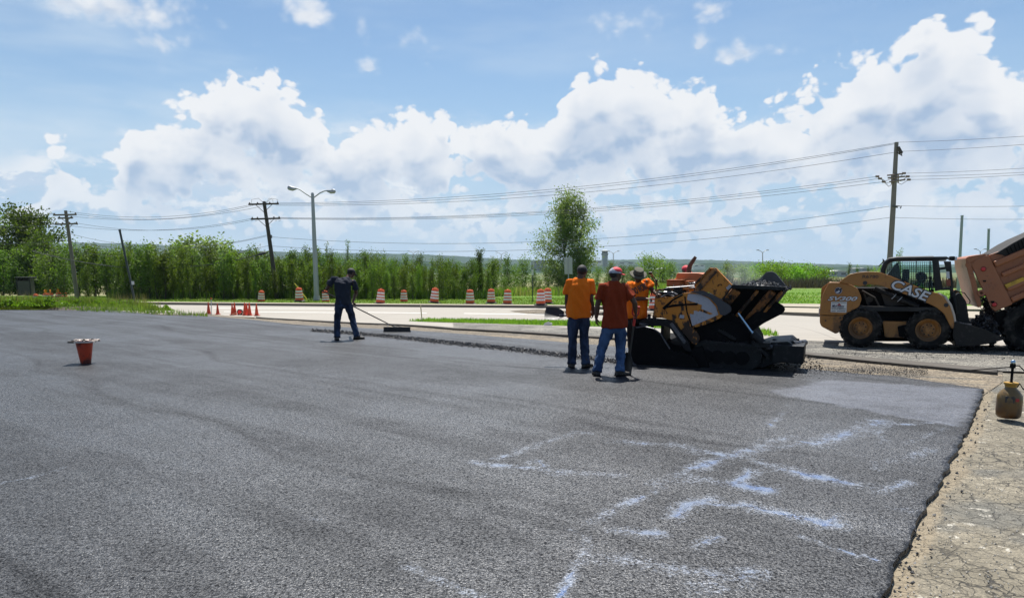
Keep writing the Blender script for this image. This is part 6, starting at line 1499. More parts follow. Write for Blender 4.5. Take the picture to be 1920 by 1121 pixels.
vs = [(x, y, zt + .0) for x, y in out_] + [(x, y, zt) for x, y in inn] + [(x, y, zt + .03) for x, y in out_] + [(x, y, zt + .018) for x, y in inn]
fs = []
for k in range(N_):
    j = (k + 1) % N_; fs += [(k, j, N_ + j, N_ + k), (2 * N_ + k, 3 * N_ + k, 3 * N_ + j, 2 * N_ + j), (k, 2 * N_ + k, 2 * N_ + j, j), (N_ + k, N_ + j, 3 * N_ + j, 3 * N_ + k)]
mb.add(vs, fs)
for k in range(8):
    a = 2 * math.pi * (k + .5) / 8; mb.bar((math.cos(a) * .13, math.sin(a) * .13, zt + .02), (math.cos(a) * .20, math.sin(a) * .20, zt + .03), .03, .03)
mb.build('base_plate', plate_m, e)

# crumbs along the broken edge of the mat
mb = MB(); pp = []; rd_ = random.Random(77)
for i in range(len(run) - 1):
    a, b_ = Vector(run[i]), Vector(run[i + 1])
    for k in range(int(3 * min(1.0, .35 + max(0, mnoise.noise(Vector((a.y * .8, 1, 1))) * 2.2)))):
        q = a.lerp(b_, rd_.random()); off = abs(rd_.gauss(0, .10)); pp.append(Vector((q.x + off - .03, q.y + rd_.gauss(0, .03), -.035 + .03 * rd_.random() * max(0, 1 - off * 4))))
lumps(mb, pp, .014, rd_); o = mb.build('edge_crumbs', m_loose, None); tag(o, 'black crumbs along the broken edge of the fresh mat', 'asphalt', kind='stuff')
# loose stones and chips on the old pavement
mb = MB(); pp = []
for k in range(1400):
    q = G(rd_.uniform(1600, 1915), 700 + 420 * rd_.random() ** 1.4); 
    if inside(lot, q.x, q.y): continue
    pp.append(Vector((q.x, q.y, -.040)))
lumps(mb, pp, .006, rd_); o = mb.build('stone_chips', simple('stone_chip', (.36, .34, .30), .8, var=.4, scale=30), None); tag(o, 'pale stone chips strewn on the cracked old pavement', 'gravel', kind='stuff')
# fumes rising off the hot mix
sm = bpy.data.materials.new('hot_fumes'); sm.use_nodes = True; g = NG(sm.node_tree); g.n.clear(); out = g.node('ShaderNodeOutputMaterial'); vol = g.node('ShaderNodeVolumePrincipled')
vol.inputs['Color'].default_value = (.85, .92, 1, 1); vol.inputs['Density'].default_value = .16; g.l.new(vol.outputs[0], out.inputs['Volume'])
mb = MB(); c_ = P(1392, 519, 13.4); mb.ball((0, 0, 0), (.34, .5, .30), 20, 12); o = mb.build('smoke', sm, None, smooth=180); o.location = c_
for v in o.data.vertices: v.co.x += .10 * mnoise.noise(v.co * 4); v.co.z += .12 * mnoise.noise(v.co * 4 + Vector((5, 0, 0)))
tag(o, 'thin blue fumes rising off the hopper load', 'smoke', kind='stuff')
# ================================================================== PEOPLE
def skin(name, col): return simple(name, col, .55, var=.12, scale=14, spec=.35)
m_skinD = skin('dark_brown_skin', (.085, .042, .026)); m_skinM = skin('brown_skin', (.16, .080, .050))
def cloth(name, col, var=.10, rough=.9):
    m_, g = new_mat(name); co = g.tc.outputs['Object']
    n = g.noise(co, 3, 4, .6); c = g.mix(n, tuple(q * (1 - var) for q in col), tuple(min(1, q * (1 + var)) for q in col))
    g.put(g.b.inputs['Base Color'], c); g.b.inputs['Roughness'].default_value = rough; g.b.inputs['Specular IOR Level'].default_value = .2
    g.put(g.b.inputs['Normal'], g.bump(g.noise(g.vm('MULTIPLY', co, (1, 1, .55)), 11, 4, .55) + g.noise(co, 300, 2) * .05, .7, .05))
    tr = g.node('ShaderNodeBsdfTranslucent'); g.put(tr.inputs['Color'], c); mx = g.node('ShaderNodeMixShader'); mx.inputs[0].default_value = .22
    g.l.new(g.b.outputs[0], mx.inputs[1]); g.l.new(tr.outputs[0], mx.inputs[2]); g.l.new(mx.outputs[0], g.out.inputs['Surface'])
    return m_
m_orange = cloth('safety_orange_cotton', (1.0, .215, .015)); m_rust = cloth('rust_cotton', (.27, .040, .013)); m_grey = cloth('charcoal_cotton', (.032, .037, .052))
m_lime = cloth('lime_cotton', (.35, .75, .04)); m_brownp = cloth('dark_work_trousers', (.030, .024, .020))
def denim(name, c0, c1):
    m_, g = new_mat(name); co = g.tc.outputs['Object']; n = g.sm(g.noise(g.vm('MULTIPLY', co, (1, 1, .5)), 5, 5, .6), .38, .62)
    g.put(g.b.inputs['Base Color'], g.mix(n, c0, c1)); g.b.inputs['Roughness'].default_value = .9; g.b.inputs['Specular IOR Level'].default_value = .2
    g.put(g.b.inputs['Normal'], g.bump(g.noise(co, 14, 5, .65), .5, .025)); return m_
m_denimD = denim('dark_denim', (.014, .020, .038), (.035, .055, .105)); m_denimB = denim('blue_denim', (.020, .042, .100), (.060, .110, .215))
m_boot = simple('black_boot', (.016, .014, .013), .6, var=.4, scale=12, dirt=(.06, .05, .04), dirt_amt=.5)
m_hair = simple('black_hair', (.010, .009, .008), .7, var=.3, scale=60)
m_capk = simple('black_cap', (.014, .014, .015), .75, var=.2, scale=20); m_capr = simple('red_cap', (.62, .030, .045), .7, var=.1); m_capg = simple('grey_white_cap', (.42, .42, .46), .8, var=.3, scale=24, dirt=(.06, .07, .14), dirt_amt=.8, dirt_scale=18)
m_capo = simple('olive_hat', (.075, .072, .050), .85, var=.2, scale=10); m_eye = simple('eye', (.5, .48, .45), .2); m_lip = simple('lip', (.12, .04, .035), .5)
m_gripred = simple('red_handle', (.50, .025, .015), .5, var=.2, dirt=(.04, .02, .02), dirt_amt=.6); m_shovel = simple('tarred_shovel', (.012, .012, .013), .55, var=.4, dirt=(.04, .04, .04), dirt_amt=.4); m_handle = simple('dark_handle', (.035, .028, .022), .6, var=.3)

def remesh(mb, name, voxel, mat, parent, org, smooth_it=4, fold=0.0, fscale=7.0, squash=(1, 1, .45), seed=0, smooth_f=.5):
    me0 = mb.mesh('tmp'); bm = bmesh.new(); bm.from_mesh(me0); bmesh.ops.recalc_face_normals(bm, faces=bm.faces); bm.to_mesh(me0); bm.free()
    o = bpy.data.objects.new('tmp', me0); COL.objects.link(o)
    r = o.modifiers.new('r', 'REMESH'); r.mode = 'VOXEL'; r.voxel_size = voxel; r.adaptivity = 0
    s = o.modifiers.new('s', 'SMOOTH'); s.iterations = smooth_it; s.factor = smooth_f
    dg = bpy.context.evaluated_depsgraph_get(); me = bpy.data.meshes.new_from_object(o.evaluated_get(dg)); bpy.data.objects.remove(o)
    if fold:
        nv = [v.normal.copy() for v in me.vertices]
        for v, n in zip(me.vertices, nv):
            p = v.co * fscale; q = Vector((p.x * squash[0], p.y * squash[1], p.z * squash[2] + (p.x + p.y) * .5 + seed))
            a = mnoise.noise(q); b_ = mnoise.noise(q * 2.1 + Vector((7, 3, seed))); v.co += n * fold * ((1 - abs(a) * 3.0) * .8 + b_ * .6)
    for v in me.vertices: v.co -= org
    me.name = name; me.materials.clear(); me.materials.append(mat); me.polygons.foreach_set('use_smooth', [True] * len(me.polygons))
    ob = bpy.data.objects.new(name, me); link(ob, parent); return ob

def hand(mb, w, d, pn, side, curl=.5, s=1.0):
    """w wrist, d finger direction, pn palm normal, side +1/-1: which side the thumb is on"""
    d = Vector(d).normalized(); pn = Vector(pn); pn = (pn - d * pn.dot(d)).normalized(); lat = d.cross(pn) * side; w = Vector(w)
    mb.loft([(w - d * .01, lat * .027 * s, pn * .021 * s), (w + d * .025 * s, lat * .034 * s, pn * .019 * s), (w + d * .06 * s, lat * .042 * s, pn * .016 * s), (w + d * .088 * s, lat * .041 * s, pn * .013 * s)], 12)
    for k, (off, L, r) in enumerate(((.030, .070, .0092), (.010, .080, .0095), (-.010, .074, .0092), (-.030, .058, .0082))):
        p = w + d * (.080 * s) + lat * off * s; a = 0; pts = [p]; cr = curl * (1 + .12 * k) 
        for q, f in enumerate((.42, .33, .25)):
            a += cr * (.9, 1.15, .8)[q]; dd = d * math.cos(a) + pn * math.sin(a); p = p + dd * L * f * s; pts.append(p)
        mb.tube(pts, [r * s, r * .97 * s, r * .9 * s, r * .75 * s], 8, round_=True)
    p = w + d * .022 * s + lat * .026 * s; d1 = (d * .62 + lat * .70 + pn * .25).normalized(); d2 = (d * .85 + lat * .2 + pn * (.3 + curl * .5)).normalized()
    mb.tube([p, p + d1 * .038 * s, p + d1 * .038 * s + d2 * .030 * s, p + d1 * .038 * s + d2 * .052 * s], [.0135 * s, .0115 * s, .010 * s, .008 * s], 8, round_=True)

def basis(f, u=(0, 0, 1)):
    f = Vector(f).normalized(); r = f.cross(Vector(u)).normalized(); u = r.cross(f); return r, f, u
def head(mb, c, f, up=(0, 0, 1), s=1.0):
    r, f, u = basis(f, up); c = Vector(c); M = Matrix((r, f, u)).transposed()
    B = lambda x, y, z, rr: mb.ball(c + (r * x + f * y + u * z) * s, tuple(q * s for q in rr), 18, 12, M)
    B(0, -.008, .025, (.076, .096, .092)); B(0, .030, -.050, (.058, .060, .062)); B(0, .052, -.088, (.030, .030, .022))
    B(0, .075, .020, (.050, .022, .018)); B(0, .094, -.018, (.014, .020, .022)); B(0, .098, -.030, (.020, .014, .010)); B(0, .080, -.058, (.026, .014, .014))
    for q in (-1, 1): B(q * .078, -.005, -.005, (.010, .022, .034)); B(q * .040, .060, -.030, (.026, .026, .026))
def person(name, label, base, J, fh, ft, shirt, trousers, skinm, s=1.0, boots=True, hands=((.5, None, None), (.5, None, None)), cap=None, seed=0, vox=.0075, waist=1.0, shirt_len=.06, lat_hint=None, foot_dir=None, sleeve=.52, long_hem=0):
    base = Vector(base); e = empty(name, base, 0, label, 'person'); J = {k: Vector(v) for k, v in J.items()}
    lat = (J['shR'] - J['shL']).normalized(); ft = Vector(ft).normalized()
    plat = (J['hipR'] - J['hipL']).normalized()
    sp = (J['neck'] - J['pelvis']).normalized(); fw = lat.cross(sp) ; fw.normalize()
    if fw.dot(ft) < 0: fw = -fw
    pf = plat.cross(Vector((0, 0, 1))).normalized(); pf = pf if pf.dot(ft) > 0 else -pf
    # ---- body: one continuous surface
    mb = MB(); head(mb, J['head'], fh, up=(0, 0, 1), s=s)
    hu = basis(fh)[2]
    mb.tube([J['neck'] - sp * .06, J['neck'] + (J['head'] - J['neck']) * .35, J['head'] - hu * .03], [.066 * s, .056 * s, .052 * s], 12)
    shw = (J['shR'] - J['shL']).length / 2
    mb.loft([(J['pelvis'] - sp * .06, plat * .14, pf * .10), (J['pelvis'].lerp(J['chest'], .4), lat * .13, fw * .09), (J['chest'], lat * .155, fw * .10), (J['neck'] - sp * .09, lat * shw * .85, fw * .085), (J['neck'] - sp * .03, lat * .08, fw * .065)], 18)
    for q, sd in (('L', -1), ('R', 1)):
        sh, el_, wr = J['sh' + q], J['el' + q], J['wr' + q]
        mb.tube([sh.lerp(J['neck'], .3), sh, sh.lerp(el_, .45), el_, el_.lerp(wr, .3), wr], [.055 * s, .058 * s, .052 * s, .042 * s, .044 * s, .029 * s], 12)
        hc = hands[0 if q == 'L' else 1]; hd = hc[1] or (wr - el_); pn = hc[2] or (-lat * sd)
        hand(mb, wr, hd, pn, hc[3] if len(hc) > 3 else sd * -1, hc[0], s)
        hp, kn, an = J['hip' + q], J['kn' + q], J['an' + q]
        mb.tube([hp + Vector((0, 0, .02)), hp.lerp(kn, .5), kn, kn.lerp(an, .35), an], [.078, .068, .050, .052, .034], 12)
    body = remesh(mb, 'body', vox, skinm, e, base, 2, smooth_f=.4)
    r_, f_, u_ = basis(fh); ey = MB()
    for q in (-1, 1): ey.ball(J['head'] + (r_ * .031 * q + f_ * .084 + u_ * .006) * s - base, .010 * s, 8, 6)
    ey.build('eyes', m_eye, e, smooth=60)
    # ---- shirt
    mb = MB(); w = waist
    hem = J['pelvis'] - Vector((0, 0, shirt_len))
    mb.loft([(hem, plat * .192 * w, pf * .140 * w), (J['pelvis'] + sp * .03, plat * .186 * w, pf * .136 * w), (J['pelvis'].lerp(J['chest'], .45), lat * .182 * w, fw * .132 * w), (J['chest'], lat * .198, fw * .135), (J['chest'].lerp(J['neck'], .45), lat * (shw * .92), fw * .122), (J['neck'] - sp * .065, lat * shw * .86, fw * .095), (J['neck'] - sp * .018, lat * .098, fw * .078), (J['neck'] + sp * .006, lat * .070, fw * .064)], 26, power=2.3)
    for q in 'LR':
        sh, el_ = J['sh' + q], J['el' + q]; end = sh.lerp(el_, sleeve * 1.25)
        mb.tube([sh.lerp(J['neck'], .35) - sp * .02, sh + (sh - J['neck']).normalized() * -.005, sh.lerp(end, .5), end], [.060, .067, .075, .084], 14)
    remesh(mb, 'shirt', .011, shirt, e, base, 2, .024, 5.5, (1, 1, .5), seed)
    # ---- trousers
    mb = MB()
    mb.loft([(J['pelvis'] + Vector((0, 0, .05)), plat * .155, pf * .112), (J['pelvis'] - Vector((0, 0, .02)), plat * .176, pf * .125), (J['pelvis'] - Vector((0, 0, .09)), plat * .178, pf * .13), (J['pelvis'] - Vector((0, 0, .15)), plat * .12, pf * .10)], 22)
    for q in 'LR':
        hp, kn, an = J['hip' + q], J['kn' + q], J['an' + q]
        d = (an - kn).normalized()
        mb.tube([hp + Vector((0, 0, .03)), hp.lerp(kn, .25), hp.lerp(kn, .65), kn, kn.lerp(an, .4), kn.lerp(an, .8), an + d * .035], [.096, .098, .084, .074, .074, .070, .078], 16)
    remesh(mb, 'trousers', .011, trousers, e, base, 3, .015, 8.5, (1, 1, .8), seed + 11)
    # ---- boots
    if boots:
        for q in 'LR':
            an = J['an' + q]; fd = Vector((foot_dir or {}).get(q, pf)); fd.z = 0; fd.normalize(); g0 = Vector((an.x, an.y, J['foot' + q].z if 'foot' + q in J else gz(an.x, an.y)))
            mb = MB(); mb.tube([an + Vector((0, 0, .05)), an - Vector((0, 0, .02)), g0 - fd * .02 + Vector((0, 0, .055))], [.058, .055, .052], 12, round_=True)
            sd_ = fd.cross(Vector((0, 0, 1)))
            mb.loft([(g0 - fd * .085 + Vector((0, 0, .03)), sd_ * .028, Vector((0, 0, .024))), (g0 - fd * .07 + Vector((0, 0, .040)), sd_ * .037, Vector((0, 0, .038))), (g0 + fd * .03 + Vector((0, 0, .045)), sd_ * .040, Vector((0, 0, .043))), (g0 + fd * .11 + Vector((0, 0, .036)), sd_ * .050, Vector((0, 0, .035))), (g0 + fd * .17 + Vector((0, 0, .032)), sd_ * .044, Vector((0, 0, .030))), (g0 + fd * .20 + Vector((0, 0, .028)), sd_ * .024, Vector((0, 0, .020)))], 14, power=2.6)
            bt = remesh(mb, 'boot', .009, m_boot, e, base, 3)
            mb = MB(); mb.loft([(g0 - fd * .09 + Vector((0, 0, .009)) - base, sd_ * .03, Vector((0, 0, .008))), (g0 - fd * .07 + Vector((0, 0, .009)) - base, sd_ * .043, Vector((0, 0, .009))), (g0 + fd * .11 + Vector((0, 0, .009)) - base, sd_ * .053, Vector((0, 0, .009))), (g0 + fd * .20 + Vector((0, 0, .010)) - base, sd_ * .030, Vector((0, 0, .008)))], 14, power=3); mb.build('sole', m_tarm, bt, smooth=40)
    # ---- hair and headgear
    Hc = J['head'] - base; M = Matrix((r_, f_, u_)).transposed()
    mb = MB(); mb.ball(Hc + (f_ * -.022 + u_ * .020) * s, (.080 * s, .088 * s, .088 * s), 18, 12, M); mb.build('hair', m_hair, e, smooth=60)
    return e, (r_, f_, u_, Hc)
def cap_on(e, hb, mat, brim_dir=1.0, brim_mat=None, s=1.0, name='cap', tilt=0.0, panel=None):
    r, f, u, c = hb; M = Matrix((r, f, u)).transposed(); rings = []
    for i in range(9):
        t = i / 8 * math.pi / 2; rings.append((c + u * (.022 + .098 * math.sin(t)) * s - f * .008, r * (.089 * math.cos(t) + .002) * s, f * (.108 * math.cos(t) + .002) * s))
    mb = MB(); mb.loft(rings, 24); cp_ = mb.build(name, mat, e, smooth=50)
    mb = MB(); bd = f * brim_dir; vs = []; n = 12
    for lay in (0, -.006):
        for k in range(n + 1):
            a = -1.25 + 2.5 * k / n; p0 = c + u * (.030 + lay) + r * math.sin(a) * .086 * s + bd * math.cos(a) * .100 * s; ext = .078 * math.cos(a * .95) ** .7 if abs(a * .95) < 1.57 else 0
            p1 = p0 + bd * ext * s + u * (-.014 - .01 * abs(math.sin(a))) ; vs += [p0, p1]
    fs = []
    o2 = 2 * (n + 1)
    for k in range(n):
        i = 2 * k; fs += [(i, i + 2, i + 3, i + 1), (o2 + i, o2 + i + 1, o2 + i + 3, o2 + i + 2), (i + 1, i + 3, o2 + i + 3, o2 + i + 1), (i, o2 + i, o2 + i + 2, i + 2)]
    mb.add(vs, fs); mb.build('brim', brim_mat or mat, cp_, smooth=40)
    mb = MB(); mb.ball(c + u * .121 * s - f * .008, .009, 8, 6); mb.build('button', brim_mat or mat, cp_)
    return cp_
def D(px, py, Y): return P(px, py, Y)

# ---- the man raking
Y = 17.75
hL = D(612, 549, Y + .15); rk = G(738, 618.5) + Vector((0, 0, .10)); hR = hL.lerp(rk, .33)
J = dict(head=D(658.5, 512, Y + .28), neck=D(651, 521, Y + .14), chest=D(642, 533, Y + .04), pelvis=D(644, 566, Y), shL=D(624.5, 524, Y + .06), shR=D(664, 530, Y + .10), elL=D(613.5, 541, Y + .02), wrL=hL + Vector((.01, -.02, .08)),
         elR=D(667.5, 549, Y + .16), wrR=hR + Vector((.05, -.01, .07)), hipL=D(636, 571, Y), hipR=D(653, 571, Y + .03), knL=D(632.5, 600, Y + .05), knR=D(661, 600, Y + .10), anL=D(632, 628, Y - .08), anR=D(668.5, 627, Y + .05))
for q in 'LR': J['an' + q].z = .10
e, hb = person('person', 'man in a grey t-shirt and black cap bending over to rake the fresh asphalt', (J['anL'].x, Y, 0), J, (.62, .70, -.42), (.25, 1, 0), m_grey, m_denimD, m_skinD, hands=((.95, rk - hL, (0, .4, -1), 1), (.95, rk - hL, (0, .3, -1), -1)), seed=1, foot_dir={'L': (-.25, .6, 0), 'R': (.9, .5, 0)})
cap_on(e, hb, m_capk)
base = hL.copy(); e = empty('asphalt_rake', base, 0, 'long-handled black asphalt rake held by the bending man, its head on the loose mix', 'rake')
dr_ = (rk - hL).normalized()
mb = MB(); mb.tube([-dr_ * .18, (rk - base)], .016, 10); mb.build('handle', m_handle, e, smooth=60)
mb = MB(); l0, l1 = G(719.5, 622.5) - base, G(769.5, 622.5) - base; mb.bar(l0 + Vector((0, 0, .075)), l1 + Vector((0, 0, .075)), .03, .13)
for k in range(26): p = l0.lerp(l1, k / 25); mb.bar(p + Vector((0, 0, .05)), p + Vector((0, 0, -.005)), .016, .016, (0, 1, 0))
mb.build('rake_head', m_shovel, e)
mb = MB(); hm = l0.lerp(l1, .5) + Vector((0, 0, .13)); pj = (rk - base) - dr_ * .30
for t in (.14, .72): mb.tube([pj, l0.lerp(l1, t) + Vector((0, 0, .13))], .010, 6)
mb.tube([rk - base, hm], .018, 8); mb.build('brace', m_shovel, e)

# ---- man in the safety-orange shirt, back turned
Y = 12.75; hr = D(1112.5, 588, Y + .18); hl = D(1064, 583, Y + .30)
J = dict(head=D(1091.5, 509.5, Y + .06), neck=D(1087, 521.5, Y), chest=D(1086, 545, Y), pelvis=D(1085, 588, Y), shL=D(1066.5, 531, Y), shR=D(1107, 531, Y + .02), elL=D(1063, 562, Y + .02), wrL=hl, elR=D(1108.5, 563, Y - .02), wrR=hr,
         hipL=D(1075.5, 597, Y), hipR=D(1095, 597, Y), knL=D(1073, 636, Y + .03), knR=D(1095.5, 636, Y + .03), anL=D(1073, 668, Y - .03), anR=D(1098, 669, Y - .05))
for q in 'LR': J['an' + q].z = .10
e, hb = person('person', 'man in a bright orange t-shirt and black cap seen from behind, holding a shovel level', (J['pelvis'].x, Y, 0), J, (.35, .93, -.05), (.1, 1, 0), m_orange, m_denimD, m_skinD, hands=((.9, (-.2, .9, -.1), (1, 0, -.3), 1), (.9, (-.6, .7, -.2), (-.8, 0, -.6), -1)), seed=2, waist=1.16, shirt_len=.07, foot_dir={'L': (-.15, 1, 0), 'R': (.7, .75, 0)})
cap_on(e, hb, m_capk)
sa, sb = hr + Vector((.16, .08, 0)), D(1056, 592, Y + .42)
base = sb.copy(); e = empty('shovel', base, 0, 'black square shovel held level in front of the man in bright orange, blade sticking out', 'shovel')
mb = MB(); mb.tube([sa - base, Vector((0, 0, 0))], .017, 10); mb.build('shaft', m_handle, e, smooth=60)
def blade(mb, o0, dx, up, L, w, nrm, dish=.05, thick=.006):
    """dished square-mouth blade starting at o0 and running along dx"""
    dx = Vector(dx).normalized(); nrm = Vector(nrm); nrm = (nrm - dx * nrm.dot(dx)).normalized(); wd = dx.cross(nrm); rows = []
    for lay in (0, 1):
        for i in range(7):
            t = i / 6; ww = w * (.42 + .58 * min(1, t * 2.6) ** .8) * (1 - .10 * max(0, t - .75) * 4 * .5)
            for j in range(9):
                u = -1 + j / 4; rows.append(o0 + dx * L * t * (1 - .05 * u * u) + wd * ww / 2 * u + nrm * (dish * (u * u) * (.9 - .4 * t) - thick * lay))
    fs = []
    for lay in (0, 63):
        for i in range(6):
            for j in range(8): a = lay + i * 9 + j; fs.append((a, a + 1, a + 10, a + 9) if lay else (a, a + 9, a + 10, a + 1))
    for i in range(6): fs += [(i * 9, i * 9 + 63, i * 9 + 72, i * 9 + 9), (i * 9 + 8, i * 9 + 17, i * 9 + 80, i * 9 + 71)]
    for j in range(8): fs += [(j, j + 1, j + 64, j + 63), (54 + j, 54 + j + 63, 54 + j + 64, 54 + j + 1)]
    mb.add(rows, fs)
bt_ = D(1020, 588, Y + .45)
mb = MB(); dxx = bt_ - sb; blade(mb, -dxx * .03, dxx, None, dxx.length * 1.0, .27, (0, -.80, .60), .055); bl_ = mb.build('blade', m_shovel, e, smooth=50)
mb = MB(); mb.tube([(sa - sb).normalized() * .10, dxx.normalized() * .07], [.022, .018], 10); mb.build('socket', m_worn, e, smooth=50)
mb = MB(); q = sa - base; mb.tube([q, q + Vector((.08, .03, .05)), q + Vector((.11, .04, .0)), q + Vector((.08, .03, -.05)), q], .013, 8); mb.build('grip', m_handle, e, smooth=60)

# ---- man in the rust shirt
Y = 11.8; hr = D(1192, 586, Y + .03)
J = dict(head=D(1154, 515, Y + .03), neck=D(1151.5, 529, Y), chest=D(1151, 555, Y), pelvis=D(1152, 607, Y), shL=D(1129, 538.5, Y), shR=D(1173.5, 539, Y + .02), elL=D(1120, 574, Y + .02), wrL=D(1118, 596, Y + .05), elR=D(1190, 568, Y - .03), wrR=hr,
         hipL=D(1141, 617, Y), hipR=D(1163, 617, Y), knL=D(1128, 654, Y + .05), knR=D(1163.5, 654, Y + .05), anL=D(1120, 688, Y - .06), anR=D(1162, 689, Y - .08))
for q in 'LR': J['an' + q].z = .10
e, hb = person('person', 'man in a rust-coloured t-shirt, blue jeans and red-brimmed cap leaning on a shovel', (J['pelvis'].x, Y, 0), J, (.92, .40, -.06), (.1, 1, 0), m_rust, m_denimB, m_skinD, s=1.0, hands=((.35, (.08, .05, -1), (.9, .3, 0), 1), (1.1, (.1, .35, -1), (-.3, .2, -1), -1)), seed=3, waist=1.05, shirt_len=.055, foot_dir={'L': (-.2, 1, 0), 'R': (.92, .30, 0)})
cap_on(e, hb, m_capg, brim_mat=m_capr)
mb = MB(); r_, f_, u_, c_ = hb; mb.loft([(c_ + u_ * (.050 + .074 * math.sin(t)) + f_ * .006, r_ * (.088 * math.cos(t) + .003), f_ * (.104 * math.cos(t) + .003)) for t in [i / 6 * math.pi / 2 for i in range(7)]], 20); mb.build('cap_crown_panel', m_capr, e, smooth=60)
g0 = G(1177, 694); g0.y = Y + .08; g0.x = P(1176, 690, g0.y).x; g0.z = .01; top = hr + Vector((.01, .02, .09))
base = g0.copy(); e = empty('shovel', base, 0, 'shovel with a red D-grip standing on its blade beside the man in rust', 'shovel'); ax = (top - g0)
mb = MB(); mb.tube([ax * .30, ax * .87], .016, 10); mb.build('shaft', m_handle, e, smooth=60)
mb = MB(); a = ax * .85; b_ = ax; sdv = ax.cross(Vector((0, 1, 0))).normalized()
mb.tube([a, a.lerp(b_, .35) + sdv * .05, b_ + sdv * .05], .013, 8); mb.tube([a, a.lerp(b_, .35) - sdv * .05, b_ - sdv * .05], .013, 8); mb.tube([b_ - sdv * .06, b_ + sdv * .06], .016, 8); mb.tube([ax * .72, ax * .86], .022, 10); mb.build('grip', m_gripred, e, smooth=60)
mb = MB(); blade(mb, ax * .32, -ax, None, ax.length * .31, .23, (-.8, -.6, .0), .05); mb.build('blade', m_shovel, e, smooth=50)

# ---- man in the bush hat facing us
Y = 13.45
J = dict(head=D(1196.5, 517, Y - .13), neck=D(1197, 529, Y - .02), chest=D(1195.5, 548, Y + .02), pelvis=D(1193, 592, Y + .04), shR=D(1181.5, 535, Y), shL=D(1214.5, 529, Y + .02), elR=D(1188, 560, Y - .06), wrR=D(1211, 560, Y - .18), elL=D(1223, 544, Y - .05), wrL=D(1231, 551, Y - .22),
         hipR=D(1185, 600, Y + .04), hipL=D(1203, 600, Y + .04), knR=D(1184, 636, Y), knL=D(1205, 636, Y), anR=D(1184, 668, Y + .04), anL=D(1206, 668, Y + .06))
for q in 'LR': J['an' + q].z = .10
e, hb = person('person', 'man in an olive bush hat and orange lettered t-shirt bent over the paver controls', (J['pelvis'].x, Y, 0), J, (.10, -.86, -.50), (.1, -1, 0), m_orange, m_brownp, m_skinD, hands=((.8, (.5, -.6, -.1), (0, 0, -1), -1), (.7, (1, -.3, -.05), (0, .2, -1), 1)), seed=4, waist=1.0, shirt_len=.03)
r_, f_, u_, c_ = hb
mb = MB(); mb.loft([(c_ + u_ * (.035 + z) - f_ * .01, r_ * a, f_ * a * 1.15) for z, a in ((0, .096), (.03, .094), (.07, .088), (.092, .080), (.10, .045), (.098, .003))], 24); ht = mb.build('hat', m_capo, e, smooth=40)
mb = MB(); mb.loft([(c_ + u_ * z - f_ * .01, r_ * a, f_ * a * b_) for z, a, b_ in ((.04, .090, 1.1), (.030, .155, .95), (.014, .162, .95), (.026, .090, 1.1))], 28, cap=False); br = mb.build('hat_brim', m_capo, ht, smooth=40)
for i, v in enumerate(br.data.vertices):
    d = (v.co - c_); k = abs(d.dot(r_)); v.co.z += .22 * max(0, k - .10) - .03 * max(0, d.dot(f_))
mb = MB(); mb.loft([(c_ + u_ * (.045) - f_ * .01, r_ * .0975, f_ * .1125), (c_ + u_ * .062 - f_ * .01, r_ * .0965, f_ * .111)], 24); mb.build('hat_band', m_capk, ht, smooth=40)
# the words across the shirt, laid onto the cloth
sh = [c for c in e.children if c.name.startswith('shirt')][0]
bv = BVHTree.FromPolygons([v.co for v in sh.data.vertices], [p.vertices[:] for p in sh.data.polygons])
me, co, mn, mx = text_mesh('DO WORK', extrude=0, offset=.045)
bm = bmesh.new(); bm.from_mesh(me); bmesh.ops.triangulate(bm, faces=bm.faces); bmesh.ops.subdivide_edges(bm, edges=[e_ for e_ in bm.edges if e_.calc_length() > .12], cuts=2, use_grid_fill=False); bmesh.ops.triangulate(bm, faces=bm.faces); bm.to_mesh(me); bm.free()
a = D(1187.5, 553, Y) ; b_ = D(1214, 541, Y); xd = (b_ - a); hgt = 12 / FPX * Y * 1.15; up = Vector((-xd.z, 0, xd.x)).normalized()
for v in me.vertices:
    u = (v.co.x - mn[0]) / (mx[0] - mn[0]); w_ = (v.co.y - mn[1]) / (mx[1] - mn[1]); p = a + xd * u + up * hgt * w_ - Vector(e.location); p.y = -1.0
    hit = bv.ray_cast(p, Vector((0, 1, 0)))
    if hit[0]: v.co = hit[0] + Vector((0, -.009, 0))
    else: v.co = Vector((p.x, 0, p.z))
me.materials.clear(); me.materials.append(m_letb); tx = bpy.data.objects.new('shirt_lettering', me); link(tx, sh)

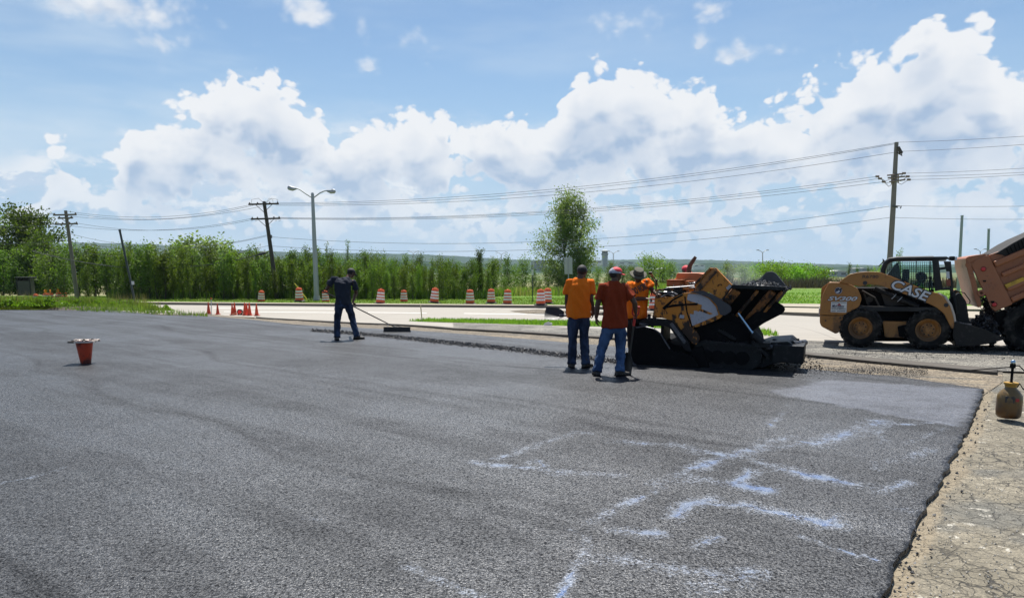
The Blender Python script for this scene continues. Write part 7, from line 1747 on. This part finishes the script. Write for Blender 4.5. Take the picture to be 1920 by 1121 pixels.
# ---- man behind the paver: red cap and a strip of orange shirt
Y = 15.9
J = dict(head=D(1286.5, 508, Y), neck=D(1285, 519, Y + .02), chest=D(1284, 535, Y + .03), pelvis=D(1284, 570, Y + .03), shR=D(1270, 526, Y), shL=D(1300, 526, Y + .05), elR=D(1268, 546, Y), wrR=D(1276, 560, Y - .2), elL=D(1304, 546, Y), wrL=D(1298, 560, Y - .2),
         hipR=D(1276, 577, Y), hipL=D(1292, 577, Y), knR=D(1276, 610, Y), knL=D(1292, 610, Y), anR=D(1276, 640, Y), anL=D(1292, 640, Y))
for q in 'LR': J['an' + q].z = .10
e, hb = person('person', 'man in a red cap and orange shirt mostly hidden behind the paver hood', (J['pelvis'].x, Y, 0), J, (.5, -.80, -.35), (.1, -1, 0), m_orange, m_denimD, m_skinM, hands=((.6, None, None), (.6, None, None)), seed=5, vox=.012)
cap_on(e, hb, m_capr)
# ---- loader operator
fr = Frame(1682, 15.75, R(-25))
def K(px, py, n): return fr.O + fr.S * fr.pt(px, py, n).x + fr.N * n + Vector((0, 0, fr.pt(px, py, n).z))
J = dict(head=K(1727, 520.5, .82), neck=K(1723, 531, .82), chest=K(1719, 541, .82), pelvis=K(1715, 563, .82), shR=K(1723, 537, .64), shL=K(1723, 537, 1.02), elR=K(1727, 554, .58), wrR=K(1741, 548, .60), elL=K(1727, 554, 1.06), wrL=K(1741, 548, 1.04),
         hipR=K(1717, 566, .73), hipL=K(1717, 566, .92), knR=K(1756, 566, .68), knL=K(1756, 566, .96), anR=K(1762, 600, .70), anL=K(1762, 600, .94))
J['footR'] = Vector((0, 0, J['anR'].z - .10)); J['footL'] = Vector((0, 0, J['anL'].z - .10))
e, hb = person('person', 'loader operator in a cap and lime shirt seen through the mesh cab window', J['pelvis'] - Vector((0, 0, .1)), J, (.9, -.42, -.10), (.9, -.4, 0), m_lime, m_denimD, m_skinD, hands=((.8, None, None), (.8, None, None)), seed=6, vox=.012, s=1.05)
cap_on(e, hb, m_capk, s=1.05)
# ================================================================== AIR
hm = bpy.data.materials.new('humid_air'); hm.use_nodes = True; g = NG(hm.node_tree); g.n.clear()
out = g.node('ShaderNodeOutputMaterial'); vol = g.node('ShaderNodeVolumePrincipled')
vol.inputs['Color'].default_value = (.72, .87, 1.0, 1); vol.inputs['Density'].default_value = .00008; vol.inputs['Anisotropy'].default_value = 0.0
g.l.new(vol.outputs[0], out.inputs['Volume'])
mb = MB(); mb.box((0, 4400, 70), (24000, 9400, 222)); hz = mb.build('haze', hm); tag(hz, kind='stuff')
